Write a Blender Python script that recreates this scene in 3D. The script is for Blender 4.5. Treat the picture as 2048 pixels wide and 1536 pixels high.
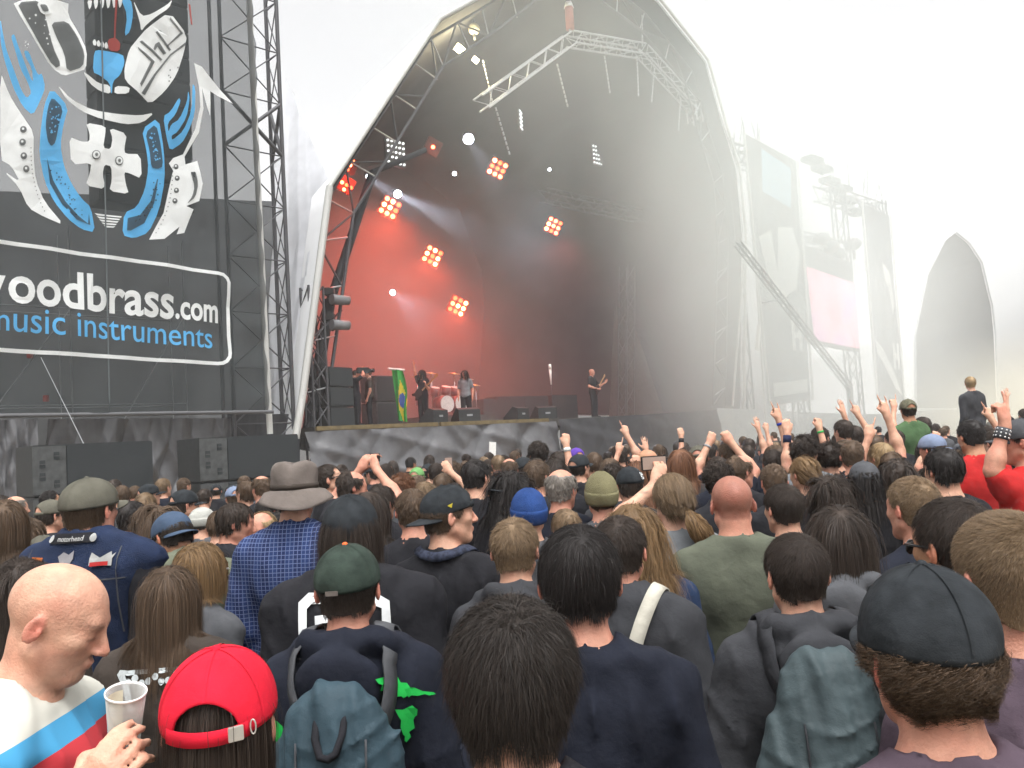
import bpy, bmesh, math, random
import numpy as np
from mathutils import Vector, Matrix

random.seed(7)
RNG = np.random.default_rng(7)
for o in list(bpy.data.objects):
    bpy.data.objects.remove(o, do_unlink=True)
scene = bpy.context.scene
COL = scene.collection

# ------------------------------------------------------------------ camera
F, CZ = 1700.0, 1.98            # focal length in pixels of the 2048 wide photograph, eye height
PITCH, ROLL = math.radians(3.9), math.radians(3.4)
_f = np.array([0, math.cos(PITCH), math.sin(PITCH)])
_u = np.array([0, -math.sin(PITCH), math.cos(PITCH)])
_x = np.array([1.0, 0, 0])
CR = _x * math.cos(ROLL) - _u * math.sin(ROLL)
CU = _u * math.cos(ROLL) + _x * math.sin(ROLL)
CP = np.array([0, 0, CZ])
camd = bpy.data.cameras.new('camera')
camd.sensor_width = 36.0
camd.lens = 36.0 * F / 2048
camd.clip_start = 0.05
camd.clip_end = 3000
cam = bpy.data.objects.new('camera', camd)
COL.objects.link(cam)
m = Matrix.Identity(4)
for i in range(3):
    m[i][0], m[i][1], m[i][2], m[i][3] = CR[i], CU[i], -_f[i], CP[i]
cam.matrix_world = m
scene.camera = cam

# ------------------------------------------------------------------ sky, sun, exposure
world = bpy.data.worlds.new('World')
scene.world = world
world.use_nodes = True
nt = world.node_tree
nt.nodes.clear()
sky = nt.nodes.new('ShaderNodeTexSky')
sky.sky_type = 'NISHITA'
sky.sun_disc = False
sky.sun_elevation = math.radians(70)
sky.sun_rotation = math.radians(165)
sky.air_density = 1.0
sky.dust_density = 6.0
sky.ozone_density = 1.0
hs = nt.nodes.new('ShaderNodeHueSaturation')      # cloud cover: the sky light is close to white
hs.inputs['Saturation'].default_value = 0.05
bg = nt.nodes.new('ShaderNodeBackground')
bg.inputs['Strength'].default_value = 0.15
wo = nt.nodes.new('ShaderNodeOutputWorld')
nt.links.new(sky.outputs[0], hs.inputs['Color'])
nt.links.new(hs.outputs[0], bg.inputs['Color'])
nt.links.new(bg.outputs[0], wo.inputs['Surface'])
sund = bpy.data.lights.new('sun', 'SUN')
sund.energy = 0.75
sund.angle = math.radians(50)
sund.color = (1.0, 0.99, 0.975)
sun = bpy.data.objects.new('sun', sund)
COL.objects.link(sun)
_el, _az = math.radians(70), math.radians(165)
_sd = Vector((math.sin(_az) * math.cos(_el), math.cos(_az) * math.cos(_el), math.sin(_el)))
sun.rotation_euler = _sd.to_track_quat('Z', 'Y').to_euler()
sun.location = (10, -40, 60)
vs = scene.view_settings
vs.view_transform = 'Standard'
vs.look = 'None'
vs.exposure = 1.12
vs.gamma = 1.0
vs.use_curve_mapping = False
scene.render.engine = 'CYCLES'
cy = scene.cycles
cy.use_denoising = True
try:
    cy.denoiser = 'OPENIMAGEDENOISE'
    cy.denoising_input_passes = 'RGB_ALBEDO_NORMAL'
except Exception:
    pass
cy.max_bounces = 6
cy.diffuse_bounces = 3
cy.glossy_bounces = 2
cy.transmission_bounces = 4
cy.transparent_max_bounces = 24
cy.volume_bounces = 2
cy.volume_step_rate = 1
cy.sample_clamp_indirect = 6
cy.use_adaptive_sampling = True
cy.adaptive_threshold = 0.03

# ------------------------------------------------------------------ pixel helpers (2048 x 1536 photograph -> points of the place)
def ray(x, y):
    return F * _f + (x - 1024) * CR - (y - 768) * CU
def at(x, y, depth):
    """point seen at a pixel, at a given distance along the ground (y axis)"""
    v = ray(x, y)
    return CP + v * (depth / v[1])
SO = np.array([-5.5, 22.0, 0.0])                 # foot of the stage arch; the whole stage line runs along SU
SU = np.array([0.734, 0.679, 0.0]); SU /= np.linalg.norm(SU)
SN = np.array([-SU[1], SU[0], 0.0])              # away from the audience
def S(t, d, z):
    return SO + SU * t + SN * d + np.array([0, 0, z])
def pl(x, y, d=0.0):
    """pixel -> (t, z) on the vertical plane d metres behind the stage line"""
    v = ray(x, y)
    k = ((SO + SN * d - CP) @ SN) / (v @ SN)
    P = CP + v * k
    return float((P - SO) @ SU), float(P[2])
def Spx(x, y, d=0.0):
    t, z = pl(x, y, d)
    return S(t, d, z)

# ------------------------------------------------------------------ object helpers
def link(o, parent=None):
    COL.objects.link(o)
    if parent is not None:
        o.parent = parent
    return o
def tag(o, label=None, cat=None, group=None, kind=None):
    if label: o['label'] = label
    if cat: o['category'] = cat
    if group: o['group'] = group
    if kind: o['kind'] = kind
    return o
def empty(name, loc=(0, 0, 0), label=None, cat=None, group=None):
    o = bpy.data.objects.new(name, None)
    o.empty_display_size = 0.1
    link(o)
    o.location = Vector(loc)
    return tag(o, label, cat, group)
def mesh_np(name, V, quads, smooth=True, tris=None):
    """fast mesh from numpy arrays of vertices and quads (and triangles)"""
    me = bpy.data.meshes.new(name)
    V = np.asarray(V, dtype=np.float32).reshape(-1, 3)
    q = np.asarray(quads, dtype=np.int32).reshape(-1, 4)
    t = np.zeros((0, 3), np.int32) if tris is None else np.asarray(tris, dtype=np.int32).reshape(-1, 3)
    me.vertices.add(len(V)); me.vertices.foreach_set('co', V.ravel())
    nl = q.size + t.size
    me.loops.add(nl)
    me.loops.foreach_set('vertex_index', np.concatenate([q.ravel(), t.ravel()]).astype(np.int32))
    nf = len(q) + len(t)
    me.polygons.add(nf)
    st = np.concatenate([np.arange(len(q)) * 4, len(q) * 4 + np.arange(len(t)) * 3]).astype(np.int32)
    me.polygons.foreach_set('loop_start', st)
    me.polygons.foreach_set('use_smooth', np.full(nf, smooth))
    me.update(calc_edges=True)
    me.validate()
    return me
def obj(name, me, mat, parent=None, world=False):
    o = bpy.data.objects.new(name, me)
    link(o, parent)
    if mat is not None:
        if len(me.materials) == 0:
            me.materials.append(None)
        o.material_slots[0].link = 'OBJECT'
        o.material_slots[0].material = mat
    if world and parent is not None:
        o.matrix_parent_inverse = Matrix.Translation(-parent.location)
    return o
def pym(name, verts, faces, smooth=False):
    me = bpy.data.meshes.new(name)
    me.from_pydata([tuple(map(float, v)) for v in verts], [], faces)
    if smooth:
        for p in me.polygons: p.use_smooth = True
    me.update()
    return me
def box_mesh(name, hx, hy, hz, bev=0.0):
    bm = bmesh.new()
    bmesh.ops.create_cube(bm, size=1)
    for v in bm.verts: v.co = Vector((v.co.x * 2 * hx, v.co.y * 2 * hy, v.co.z * 2 * hz))
    if bev:
        bmesh.ops.bevel(bm, geom=bm.edges[:], offset=bev, segments=2, affect='EDGES')
    me = bpy.data.meshes.new(name); bm.to_mesh(me); bm.free()
    return me
def cyl_mesh(name, n=8, r=1.0, r2=None, z0=0.0, z1=1.0, smooth=True):
    r2 = r if r2 is None else r2
    V = []
    for z, rr in ((z0, r), (z1, r2)):
        for i in range(n):
            a = 2 * math.pi * i / n
            V.append((rr * math.cos(a), rr * math.sin(a), z))
    fs = [[i, (i + 1) % n, n + (i + 1) % n, n + i] for i in range(n)] + [list(range(n))[::-1], list(range(n, 2 * n))]
    me = pym(name, V, fs)
    if smooth:
        for p in me.polygons: p.use_smooth = len(p.vertices) == 4
    return me
BAR = cyl_mesh('bar', 6)
def seg_matrix(a, b, r):
    a, b = Vector(a), Vector(b)
    d = b - a
    q = d.to_track_quat('Z', 'Y')
    return Matrix.LocRotScale(a, q, Vector((r, r, d.length)))
def bar(name, a, b, r, mat, parent, mesh=None):
    """one round bar between two world points, a part of parent"""
    o = obj(name, mesh or BAR, mat, parent)
    o.matrix_parent_inverse = Matrix.Translation(-parent.location)
    o.matrix_basis = seg_matrix(a, b, r)
    return o
def frame(origin, ex, ey, ez):
    m = Matrix.Identity(4)
    for i in range(3):
        m[i][0], m[i][1], m[i][2], m[i][3] = ex[i], ey[i], ez[i], origin[i]
    return m
STAGE_R = frame((0, 0, 0), SU, SN, (0, 0, 1)).to_3x3()
def place(o, mat4):
    o.matrix_world = mat4
    return o

# ------------------------------------------------------------------ procedural materials
def mat(name, col, rough=0.7, var=0.12, scale=8.0, bump=0.0, bscale=60.0, metal=0.0, spec=0.4, coat=0.0, sheen=0.0):
    m = bpy.data.materials.new(name)
    m.use_nodes = True
    nt = m.node_tree
    b = nt.nodes['Principled BSDF']
    tc = nt.nodes.new('ShaderNodeTexCoord')
    nz = nt.nodes.new('ShaderNodeTexNoise')
    nz.inputs['Scale'].default_value = scale
    nz.inputs['Detail'].default_value = 4
    nt.links.new(tc.outputs['Object'], nz.inputs['Vector'])
    rp = nt.nodes.new('ShaderNodeValToRGB')
    c = np.array(col[:3])
    lo, hi = c * (1 - var), np.clip(c * (1 + var), 0, 0.95)
    rp.color_ramp.elements[0].position = 0.3
    rp.color_ramp.elements[1].position = 0.7
    rp.color_ramp.elements[0].color = (*lo, 1)
    rp.color_ramp.elements[1].color = (*hi, 1)
    nt.links.new(nz.outputs['Fac'], rp.inputs['Fac'])
    nt.links.new(rp.outputs['Color'], b.inputs['Base Color'])
    b.inputs['Roughness'].default_value = rough
    b.inputs['Metallic'].default_value = metal
    b.inputs['Specular IOR Level'].default_value = spec
    if sheen:
        b.inputs['Sheen Weight'].default_value = sheen
    if bump:
        n2 = nt.nodes.new('ShaderNodeTexNoise')
        n2.inputs['Scale'].default_value = bscale
        n2.inputs['Detail'].default_value = 3
        nt.links.new(tc.outputs['Object'], n2.inputs['Vector'])
        bp = nt.nodes.new('ShaderNodeBump')
        bp.inputs['Strength'].default_value = bump
        bp.inputs['Distance'].default_value = 0.01
        nt.links.new(n2.outputs['Fac'], bp.inputs['Height'])
        nt.links.new(bp.outputs['Normal'], b.inputs['Normal'])
    return m
def emat(name, col, strength):
    m = bpy.data.materials.new(name)
    m.use_nodes = True
    b = m.node_tree.nodes['Principled BSDF']
    b.inputs['Base Color'].default_value = (*[c * 0.5 for c in col], 1)
    b.inputs['Emission Color'].default_value = (*col, 1)
    b.inputs['Emission Strength'].default_value = strength
    return m
def scrim(name, col, see, rough=0.8, var=0.1, scale=3.0):
    """open-weave mesh fabric: part of the light passes straight through the holes"""
    m = mat(name, col, rough, var, scale)
    nt = m.node_tree
    b = nt.nodes['Principled BSDF']
    out = nt.nodes['Material Output']
    tr = nt.nodes.new('ShaderNodeBsdfTransparent')
    tl = nt.nodes.new('ShaderNodeBsdfTranslucent')
    tl.inputs['Color'].default_value = (*col, 1)
    mx0 = nt.nodes.new('ShaderNodeMixShader'); mx0.inputs[0].default_value = 0.3
    mx = nt.nodes.new('ShaderNodeMixShader'); mx.inputs[0].default_value = see
    nt.links.new(b.outputs[0], mx0.inputs[1]); nt.links.new(tl.outputs[0], mx0.inputs[2])
    nt.links.new(mx0.outputs[0], mx.inputs[1]); nt.links.new(tr.outputs[0], mx.inputs[2])
    nt.links.new(mx.outputs[0], out.inputs['Surface'])
    return m
def vol(name, col, density, aniso=0.0):
    m = bpy.data.materials.new(name)
    m.use_nodes = True
    nt = m.node_tree
    nt.nodes.clear()
    v = nt.nodes.new('ShaderNodeVolumePrincipled')
    v.inputs['Color'].default_value = (*col, 1)
    v.inputs['Density'].default_value = density
    v.inputs['Anisotropy'].default_value = aniso
    out = nt.nodes.new('ShaderNodeOutputMaterial')
    nt.links.new(v.outputs[0], out.inputs['Volume'])
    return m

M = {}
M['dirt'] = mat('trampled_dirt', (0.16, 0.13, 0.09), 0.95, 0.35, 1.5, 0.6, 12)
M['steel_dark'] = mat('dark_steel', (0.075, 0.075, 0.08), 0.5, 0.3, 5, metal=0.5)
M['steel'] = mat('galvanised_steel', (0.36, 0.37, 0.38), 0.45, 0.2, 5, metal=0.6)
M['alu'] = mat('aluminium_truss', (0.75, 0.76, 0.77), 0.35, 0.1, 5, metal=0.7)
M['pole_white'] = mat('pale_pole', (0.46, 0.46, 0.44), 0.6, 0.15, 4)
M['roof_white'] = mat('white_roof_fabric', (0.78, 0.79, 0.80), 0.6, 0.04, 1.2, 0.25, 1.2)
M['roof_in'] = mat('dark_roof_lining', (0.045, 0.045, 0.048), 0.9, 0.2, 1)
M['black_cloth'] = mat('black_stage_cloth', (0.03, 0.03, 0.034), 0.85, 0.3, 2, 0.3, 30)
M['skirt'] = mat('black_stage_skirt', (0.075, 0.075, 0.08), 0.38, 0.35, 2.5, 0.2, 20, spec=0.6)
M['deck'] = mat('stage_deck', (0.06, 0.055, 0.05), 0.7, 0.3, 3)
M['yellow_edge'] = mat('yellow_stage_lip', (0.13, 0.095, 0.04), 0.7, 0.25, 6)
M['cab'] = mat('black_cabinet_paint', (0.018, 0.020, 0.021), 0.55, 0.25, 12, 0.3, 90)
M['cab_grey'] = mat('worn_dark_grey_cabinet', (0.055, 0.058, 0.058), 0.6, 0.3, 9)
M['grille'] = mat('speaker_grille', (0.018, 0.022, 0.024), 0.6, 0.3, 200)
M['scrim_black'] = scrim('black_mesh_banner', (0.028, 0.036, 0.038), 0.33)
M['print_white'] = scrim('white_banner_print', (0.80, 0.82, 0.81), 0.03)
M['print_blue'] = scrim('blue_banner_print', (0.10, 0.43, 0.78), 0.03)
M['print_dark'] = scrim('dark_banner_print', (0.028, 0.036, 0.038), 0.28)
M['print_red'] = scrim('red_banner_print', (0.35, 0.05, 0.04), 0.1)
M['drape'] = scrim('black_backing_drape', (0.05, 0.055, 0.06), 0.12)
M['wing_cloth'] = mat('grey_black_wing_cloth', (0.085, 0.085, 0.09), 0.5, 0.35, 2.5, 0.3, 14)
M['haze'] = vol('pale_air', (0.98, 0.98, 0.98), 0.0016)
def puff_mat(name, col, density):
    """smoke that thins out towards its edge, with slow wisps"""
    m = vol(name, col, density)
    nt = m.node_tree
    v = [n for n in nt.nodes if n.type == 'PRINCIPLED_VOLUME'][0]
    tc = nt.nodes.new('ShaderNodeTexCoord')
    ln = nt.nodes.new('ShaderNodeVectorMath'); ln.operation = 'LENGTH'
    nt.links.new(tc.outputs['Object'], ln.inputs[0])
    mr = nt.nodes.new('ShaderNodeMapRange'); mr.interpolation_type = 'SMOOTHSTEP'
    mr.inputs['From Min'].default_value = 1.0; mr.inputs['From Max'].default_value = 0.15
    nt.links.new(ln.outputs['Value'], mr.inputs['Value'])
    nz = nt.nodes.new('ShaderNodeTexNoise'); nz.inputs['Scale'].default_value = 2.2; nz.inputs['Detail'].default_value = 2
    nt.links.new(tc.outputs['Object'], nz.inputs['Vector'])
    m2 = nt.nodes.new('ShaderNodeMapRange'); m2.inputs['From Min'].default_value = 0.3; m2.inputs['From Max'].default_value = 0.7
    m2.inputs['To Min'].default_value = 0.55 * density; m2.inputs['To Max'].default_value = 1.4 * density
    nt.links.new(nz.outputs['Fac'], m2.inputs['Value'])
    mu = nt.nodes.new('ShaderNodeMath'); mu.operation = 'MULTIPLY'
    nt.links.new(mr.outputs[0], mu.inputs[0]); nt.links.new(m2.outputs[0], mu.inputs[1])
    nt.links.new(mu.outputs[0], v.inputs['Density'])
    return m
M['smoke'] = puff_mat('stage_smoke', (0.95, 0.95, 0.94), 0.032)
M['smoke_thick'] = puff_mat('drifting_smoke', (0.96, 0.99, 0.97), 0.115)
M['smoke_far'] = puff_mat('far_smoke', (0.975, 0.99, 0.97), 0.004)
M['glare_veil'] = puff_mat('added_glare_veil', (0.91, 0.97, 0.93), 0.085)  # smoke added before the stage opening, standing in for veiling lens glare
M['dust'] = puff_mat('yellow_dust', (0.93, 0.90, 0.76), 0.10)
# ------------------------------------------------------------------ the ground
n = 40
gv, gf = [], []
for j in range(n + 1):
    for i in range(n + 1):
        gv.append((-150 + 300 * i / n, -60 + 240 * j / n, 0.03 * math.sin(i * 1.7) * math.cos(j * 1.3)))
for j in range(n):
    for i in range(n):
        a = j * (n + 1) + i
        gf.append([a, a + 1, a + n + 2, a + n + 1])
tag(obj('ground', pym('ground', gv, gf, True), M['dirt']), kind='structure')

# ------------------------------------------------------------------ helpers for cloth and lattices
def cloth(name, corners, nu, nv, fold, mat_, parent=None, seed=0, freq=9.0, gather=0.0, normal=None, droop=0.0):
    """a hanging sheet between four world corners (bl, br, tr, tl) with real folds"""
    bl, br, tr, tl = [np.array(c, float) for c in corners]
    nrm = np.cross(br - bl, tl - bl) if normal is None else np.array(normal, float)
    nrm = nrm / np.linalg.norm(nrm)
    r = np.random.default_rng(seed)
    ph = r.uniform(0, 6.28, 6); fq = freq * r.uniform(0.5, 1.7, 6); sl = r.uniform(-3.0, 3.0, 6)
    U_, V_ = np.meshgrid(np.linspace(0, 1, nu + 1), np.linspace(0, 1, nv + 1))
    P = ((1 - U_)[..., None] * ((1 - V_)[..., None] * bl + V_[..., None] * tl) + U_[..., None] * ((1 - V_)[..., None] * br + V_[..., None] * tr))
    w = sum(((1 - np.abs(np.sin(fq[k] * U_ * 3.14 + sl[k] * V_ * 2.5 + ph[k] + 0.8 * np.sin(3 * V_ + ph[k])))) ** 1.6 - 0.3) * (1 if k % 2 else -0.8) for k in range(6)) / 2.0
    amp = fold * (1 - gather * V_)
    P = P + nrm * (amp * w)[..., None]
    P[..., 2] -= droop * np.abs(np.sin(U_ * 6.28 * 2.5)) * (1 - V_)
    idx = np.arange((nu + 1) * (nv + 1)).reshape(nv + 1, nu + 1)
    q = np.stack([idx[:-1, :-1], idx[:-1, 1:], idx[1:, 1:], idx[1:, :-1]], -1).reshape(-1, 4)
    me = mesh_np(name, P.reshape(-1, 3), q)
    o = obj(name, me, mat_, parent)
    if parent is not None:
        o.matrix_parent_inverse = Matrix.Translation(-parent.location)
    return o
def truss(root, a, b, side, upv, nseg, rc, rb, mat_, tri=False):
    """box truss between two points: four chords and zigzag braces, each bar a part of root"""
    a, b, s, w = [np.array(v, float) for v in (a, b, side, upv)]
    off = [s + w, s - w, -s - w, -s + w]
    if tri: off = [w, s - w, -s - w]
    k = len(off)
    for o_ in off:
        bar('chord', a + o_, b + o_, rc, mat_, root)
    for i in range(nseg):
        p, q = a + (b - a) * i / nseg, a + (b - a) * (i + 1) / nseg
        for j in range(k):
            o1, o2 = off[j], off[(j + 1) % k]
            if i % 2: o1, o2 = o2, o1
            bar('brace', p + o1, q + o2, rb, mat_, root)

# ------------------------------------------------------------------ the main stage roof
ARCH = [(-0.25, 2.4), (0.0, 3.5), (1.08, 9.19), (5.26, 15.18), (7.6, 16.9), (10.4, 19.0), (13.4, 20.2), (16.8, 19.5), (19.96, 17.8), (20.94, 15.26), (21.78, 13.41), (21.85, 10.5), (20.6, 2.6)]
def roof_skin(name, poly, d0, d1, shrink, inset, mat_, root, base=(0, 0), wrinkle=0.0, nd=24):
    P = np.array(poly)
    pts = [P[0]]
    for a, b in zip(P[:-1], P[1:]):
        L = np.linalg.norm(b - a)
        k = max(2, int(L / 0.6))
        for i in range(1, k + 1): pts.append(a + (b - a) * i / k)
    pts = np.array(pts)
    c = np.array([10.5, 6.0])
    v = c - pts
    pts = pts + v / np.linalg.norm(v, axis=1)[:, None] * inset
    V = []
    for j in range(nd + 1):
        s = j / nd
        sc = 1 - shrink * s ** 1.4
        q = c + (pts - c) * np.array([sc, sc])
        q[:, 1] = np.maximum(q[:, 1], 0.0)
        d = d0 + (d1 - d0) * s
        for i, (t, z) in enumerate(q):
            wv = wrinkle * (math.sin(i * 0.55 + 3.0 * s) * math.sin(s * 9 + i * 0.35) + 0.7 * math.sin(i * 1.3 + 14 * s) * s)
            wv = -abs(wv) * min(1.0, s * 3.5)
            dirv = (c - q[i]) / np.linalg.norm(c - q[i])
            V.append(S(t + base[0] + dirv[0] * wv, d + base[1], z + dirv[1] * wv))
    m_ = len(pts)
    q = [[j * m_ + i, j * m_ + i + 1, (j + 1) * m_ + i + 1, (j + 1) * m_ + i] for j in range(nd) for i in range(m_ - 1)]
    o = obj(name, mesh_np(name, V, q), mat_, root)
    o.matrix_parent_inverse = Matrix.Translation(-root.location)
    return o, pts
def stage_roof(base, label, near=True):
    root = empty('stage_roof', S(10.5 + base[0], 6 + base[1], 0), label, 'stage roof')
    roof_skin('roof_skin', ARCH, 0, 14, 0.30, 0.0, M['roof_white'], root, base, 0.16 if near else 0.05)
    o, pts = roof_skin('roof_lining', ARCH, 0.05, 13.7, 0.30, 0.07, M['roof_in'], root, base)
    c = np.array([10.5, 6.0])
    bw = c + (pts - c) * 0.70
    bw[:, 1] = np.maximum(bw[:, 1], 0)
    V = [S(t + base[0], 13.6 + base[1], z) for t, z in bw] + [S(10.5 + base[0], 13.6 + base[1], 2.0)]
    k = len(bw)
    o = obj('back_wall', pym('back_wall', V, [[i, i + 1, k] for i in range(k - 1)]), M['roof_in'], root)
    o.matrix_parent_inverse = Matrix.Translation(-root.location)
    for a, b in zip(ARCH[:-1], ARCH[1:]):
        bar('edge_tube', S(a[0] + base[0], -0.12 + base[1], a[1]), S(b[0] + base[0], -0.12 + base[1], b[1]), 0.10 if a[1] < 9 else 0.07, M['pole_white'] if near else M['steel'], root)
    return root
roof = stage_roof((0, 0), 'arched white stage roof with dark lining over the near stage')
# dark lattice arch just inside the opening
arch_truss = empty('arch_truss', S(10.5, 0.6, 0), 'dark lattice arch truss just inside the near stage opening', 'truss')
cc = np.array([10.5, 6.0])
AP = np.array(ARCH)
for i in range(1, len(AP) - 1):
    a, b = AP[i], AP[i + 1]
    va, vb = (cc - a) / np.linalg.norm(cc - a), (cc - b) / np.linalg.norm(cc - b)
    L = np.linalg.norm(b - a)
    for off in (0.35, 1.25):
        bar('chord', S(*(a + va * off)[[0]], 0.6, (a + va * off)[1]), S(*(b + vb * off)[[0]], 0.6, (b + vb * off)[1]), 0.05, M['steel_dark'], arch_truss)
    k = max(1, int(L / 1.3))
    for j in range(k):
        p0, p1 = a + (b - a) * j / k, a + (b - a) * (j + 1) / k
        f0, f1 = (0.35, 1.25) if j % 2 else (1.25, 0.35)
        q0, q1 = p0 + va * f0, p1 + vb * f1
        bar('brace', S(q0[0], 0.6, q0[1]), S(q1[0], 0.6, q1[1]), 0.03, M['steel_dark'], arch_truss)
        r0, r1 = p0 + va * 0.35, p0 + va * 1.25
        bar('brace', S(r0[0], 0.6, r0[1]), S(r1[0], 0.6, r1[1]), 0.025, M['steel'], arch_truss)

# pale lighting truss hung under the roof
lt = empty('lighting_truss', Spx(1140, 75, 0.9), 'bright aluminium lighting truss bent in four sections under the roof', 'truss')
TP = [Spx(962, 208, 0.9), Spx(1140, 78, 0.9), Spx(1285, 102, 0.9), Spx(1388, 214, 0.9), Spx(1391, 245, 0.9)]
for i in range(4):
    d = TP[i + 1] - TP[i]
    d = d / np.linalg.norm(d)
    w = np.cross(d, SN); w /= np.linalg.norm(w)
    truss(lt, TP[i], TP[i + 1], SN * 0.24, w * 0.22, (10, 9, 8, 2)[i], 0.038, 0.016, M['steel'])
bt = empty('rear_truss', Spx(1200, 410, 5), 'dim grey truss low across the back of the near stage', 'truss')
truss(bt, Spx(1085, 390, 5), Spx(1320, 442, 5), SN * 0.25, (0, 0, 0.25), 11, 0.035, 0.016, M['steel_dark'])
for k, (x0, y0, x1, y1, dd) in enumerate([(991, 215, 1020, 312, 1), (1114, 128, 1136, 216, 1.2), (1209, 112, 1220, 188, 1), (1274, 116, 1277, 194, 1), (1309, 136, 1303, 206, 1), (1361, 196, 1357, 262, 1), (1141, 0, 1139, 66, 0.9), (1284, 30, 1285, 95, 0.9), (966, 120, 985, 205, 3.2), (947, 20, 947, 60, 3)]):
    o = empty('hanging_chain', Spx(x0, y0, dd), ['chain hanging from the outer end of the bright truss', 'chain hanging below the apex of the bright truss', 'first of two chains hanging under the level truss section', 'second of two chains hanging under the level truss section', 'short chain just past the level truss section', 'chain hanging near the far end of the bright truss', 'hoist chain holding up the apex of the bright truss', 'hoist chain above the far corner of the bright truss', 'chain beside the two warm floodlights', 'chain carrying the round paper lantern'][k], 'chain', 'chains hanging from the lighting truss')
    a, b = Spx(x0, y0, dd), Spx(x1, y1, dd)
    nl = max(4, int(np.linalg.norm(b - a) / 0.16))
    for i in range(nl):
        p, q = a + (b - a) * i / nl, a + (b - a) * (i + 0.72) / nl
        bar('link', p, q, 0.035, M['steel'], o)
o = empty('chain_hoist', Spx(1139, 36, 0.9), 'red and white chain hoist above the truss apex', 'hoist')
h_ = obj('motor', cyl_mesh('motor', 12, 0.16, 0.16, -0.45, 0.4), mat('hoist_red', (0.3, 0.08, 0.05), 0.6), o)
h2 = obj('cap', cyl_mesh('cap', 12, 0.19, 0.12, 0.4, 0.62), M['alu'], o)

# ------------------------------------------------------------------ stage deck, skirts
DZ = 2.68
deck = empty('stage_deck', S(10, 0, 0), 'dark stage platform with a yellowish front lip and black skirts', 'stage')
me = box_mesh('platform', 9.9, 6.6, 0.12)
o = obj('platform', me, M['deck'], deck); o.matrix_world = Matrix.Translation(Vector(S(10.3, 6.65, DZ - 0.12))) @ STAGE_R.to_4x4(); o.matrix_parent_inverse = Matrix.Identity(4)
deck_inv = Matrix.Translation(-Vector(deck.location))
o.matrix_parent_inverse = deck_inv
for t0, t1 in ((0.4, 4.4), (4.5, 9.0)):
    o = obj('front_lip', box_mesh('front_lip', (t1 - t0) / 2, 0.05, 0.06, 0.01), M['yellow_edge'], deck)
    o.matrix_parent_inverse = deck_inv
    o.matrix_basis = Matrix.Translation(Vector(S((t0 + t1) / 2, -0.02, DZ - 0.05))) @ STAGE_R.to_4x4()
def skirt(t0, t1, d, ztop0, ztop1, seed, fold, mat_, gather, fq=5):
    return cloth('skirt', [S(t0, d - 0.5, 0.05), S(t1, d - 0.5, 0.05), S(t1, d, ztop1), S(t0, d, ztop0)], 160, 30, fold, mat_, deck, seed, fq, gather, -SN)
skirt(0.1, 9.3, -0.1, DZ - 0.12, DZ - 0.10, 3, 0.30, M['skirt'], 0.45, 4.5)
skirt(9.1, 18.6, -0.35, DZ - 0.06, DZ + 0.1, 5, 0.22, M['black_cloth'], 0.5, 4)
skirt(17.6, 20.6, -0.8, DZ + 0.15, DZ + 0.05, 8, 0.07, mat('pale_grey_sheet', (0.36, 0.37, 0.36), 0.6, 0.1, 3), 0.3, 1.5)
o = obj('paper_notice', box_mesh('paper_notice', 0.13, 0.01, 0.24), mat('white_notice', (0.7, 0.7, 0.68), 0.8, 0.08, 12))
o.matrix_world = Matrix.Translation(Vector(Spx(985, 900, -0.62))) @ STAGE_R.to_4x4() @ Matrix.Rotation(math.radians(6), 4, 'Y')
tag(o, 'small white paper notice pinned to the black stage skirt', 'notice')

# ------------------------------------------------------------------ left lattice tower, banner, wing
tw = empty('lattice_tower', S(-0.9, 0.4, 0), 'tall dark steel lattice tower beside the left banner edge', 'tower')
tl_, tr_ = pl(452, 250)[0], pl(568, 250)[0]
D0, D1 = 0.15, 0.75
ZT = 15.5
for t_ in (tl_, tr_):
    for d_ in (D0, D1):
        bar('leg', S(t_, d_, 0), S(t_, d_, ZT), 0.055 if t_ == tr_ else 0.05, M['steel_dark'], tw)
nb = 11
hb = ZT / nb
for i in range(nb):
    z0, z1 = i * hb, (i + 1) * hb
    big = abs((z0 + z1) / 2 - 10.6) < 0.75
    rb = 0.055 if big else 0.018
    faces_ = [((tl_, D0), (tr_, D0)), ((tr_, D0), (tr_, D1))]
    for (p, q) in faces_:
        bar('brace', S(*p, z0), S(*q, z1), rb, M['steel_dark'], tw)
        bar('brace', S(*q, z0), S(*p, z1), rb, M['steel_dark'], tw)
        bar('ring_bar', S(*p, z1), S(*q, z1), 0.018, M['steel_dark'], tw)
bp = empty('banner_pole', S(-0.95, -0.3, 0), 'pale upright pole along the edge of the printed banner', 'pole')
bar('pole', Spx(540, 868, -0.32), Spx(496, -10, -0.32) + np.array([0, 0, 2.5]), 0.075, M['pole_white'], bp, cyl_mesh('pole', 12))

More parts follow.
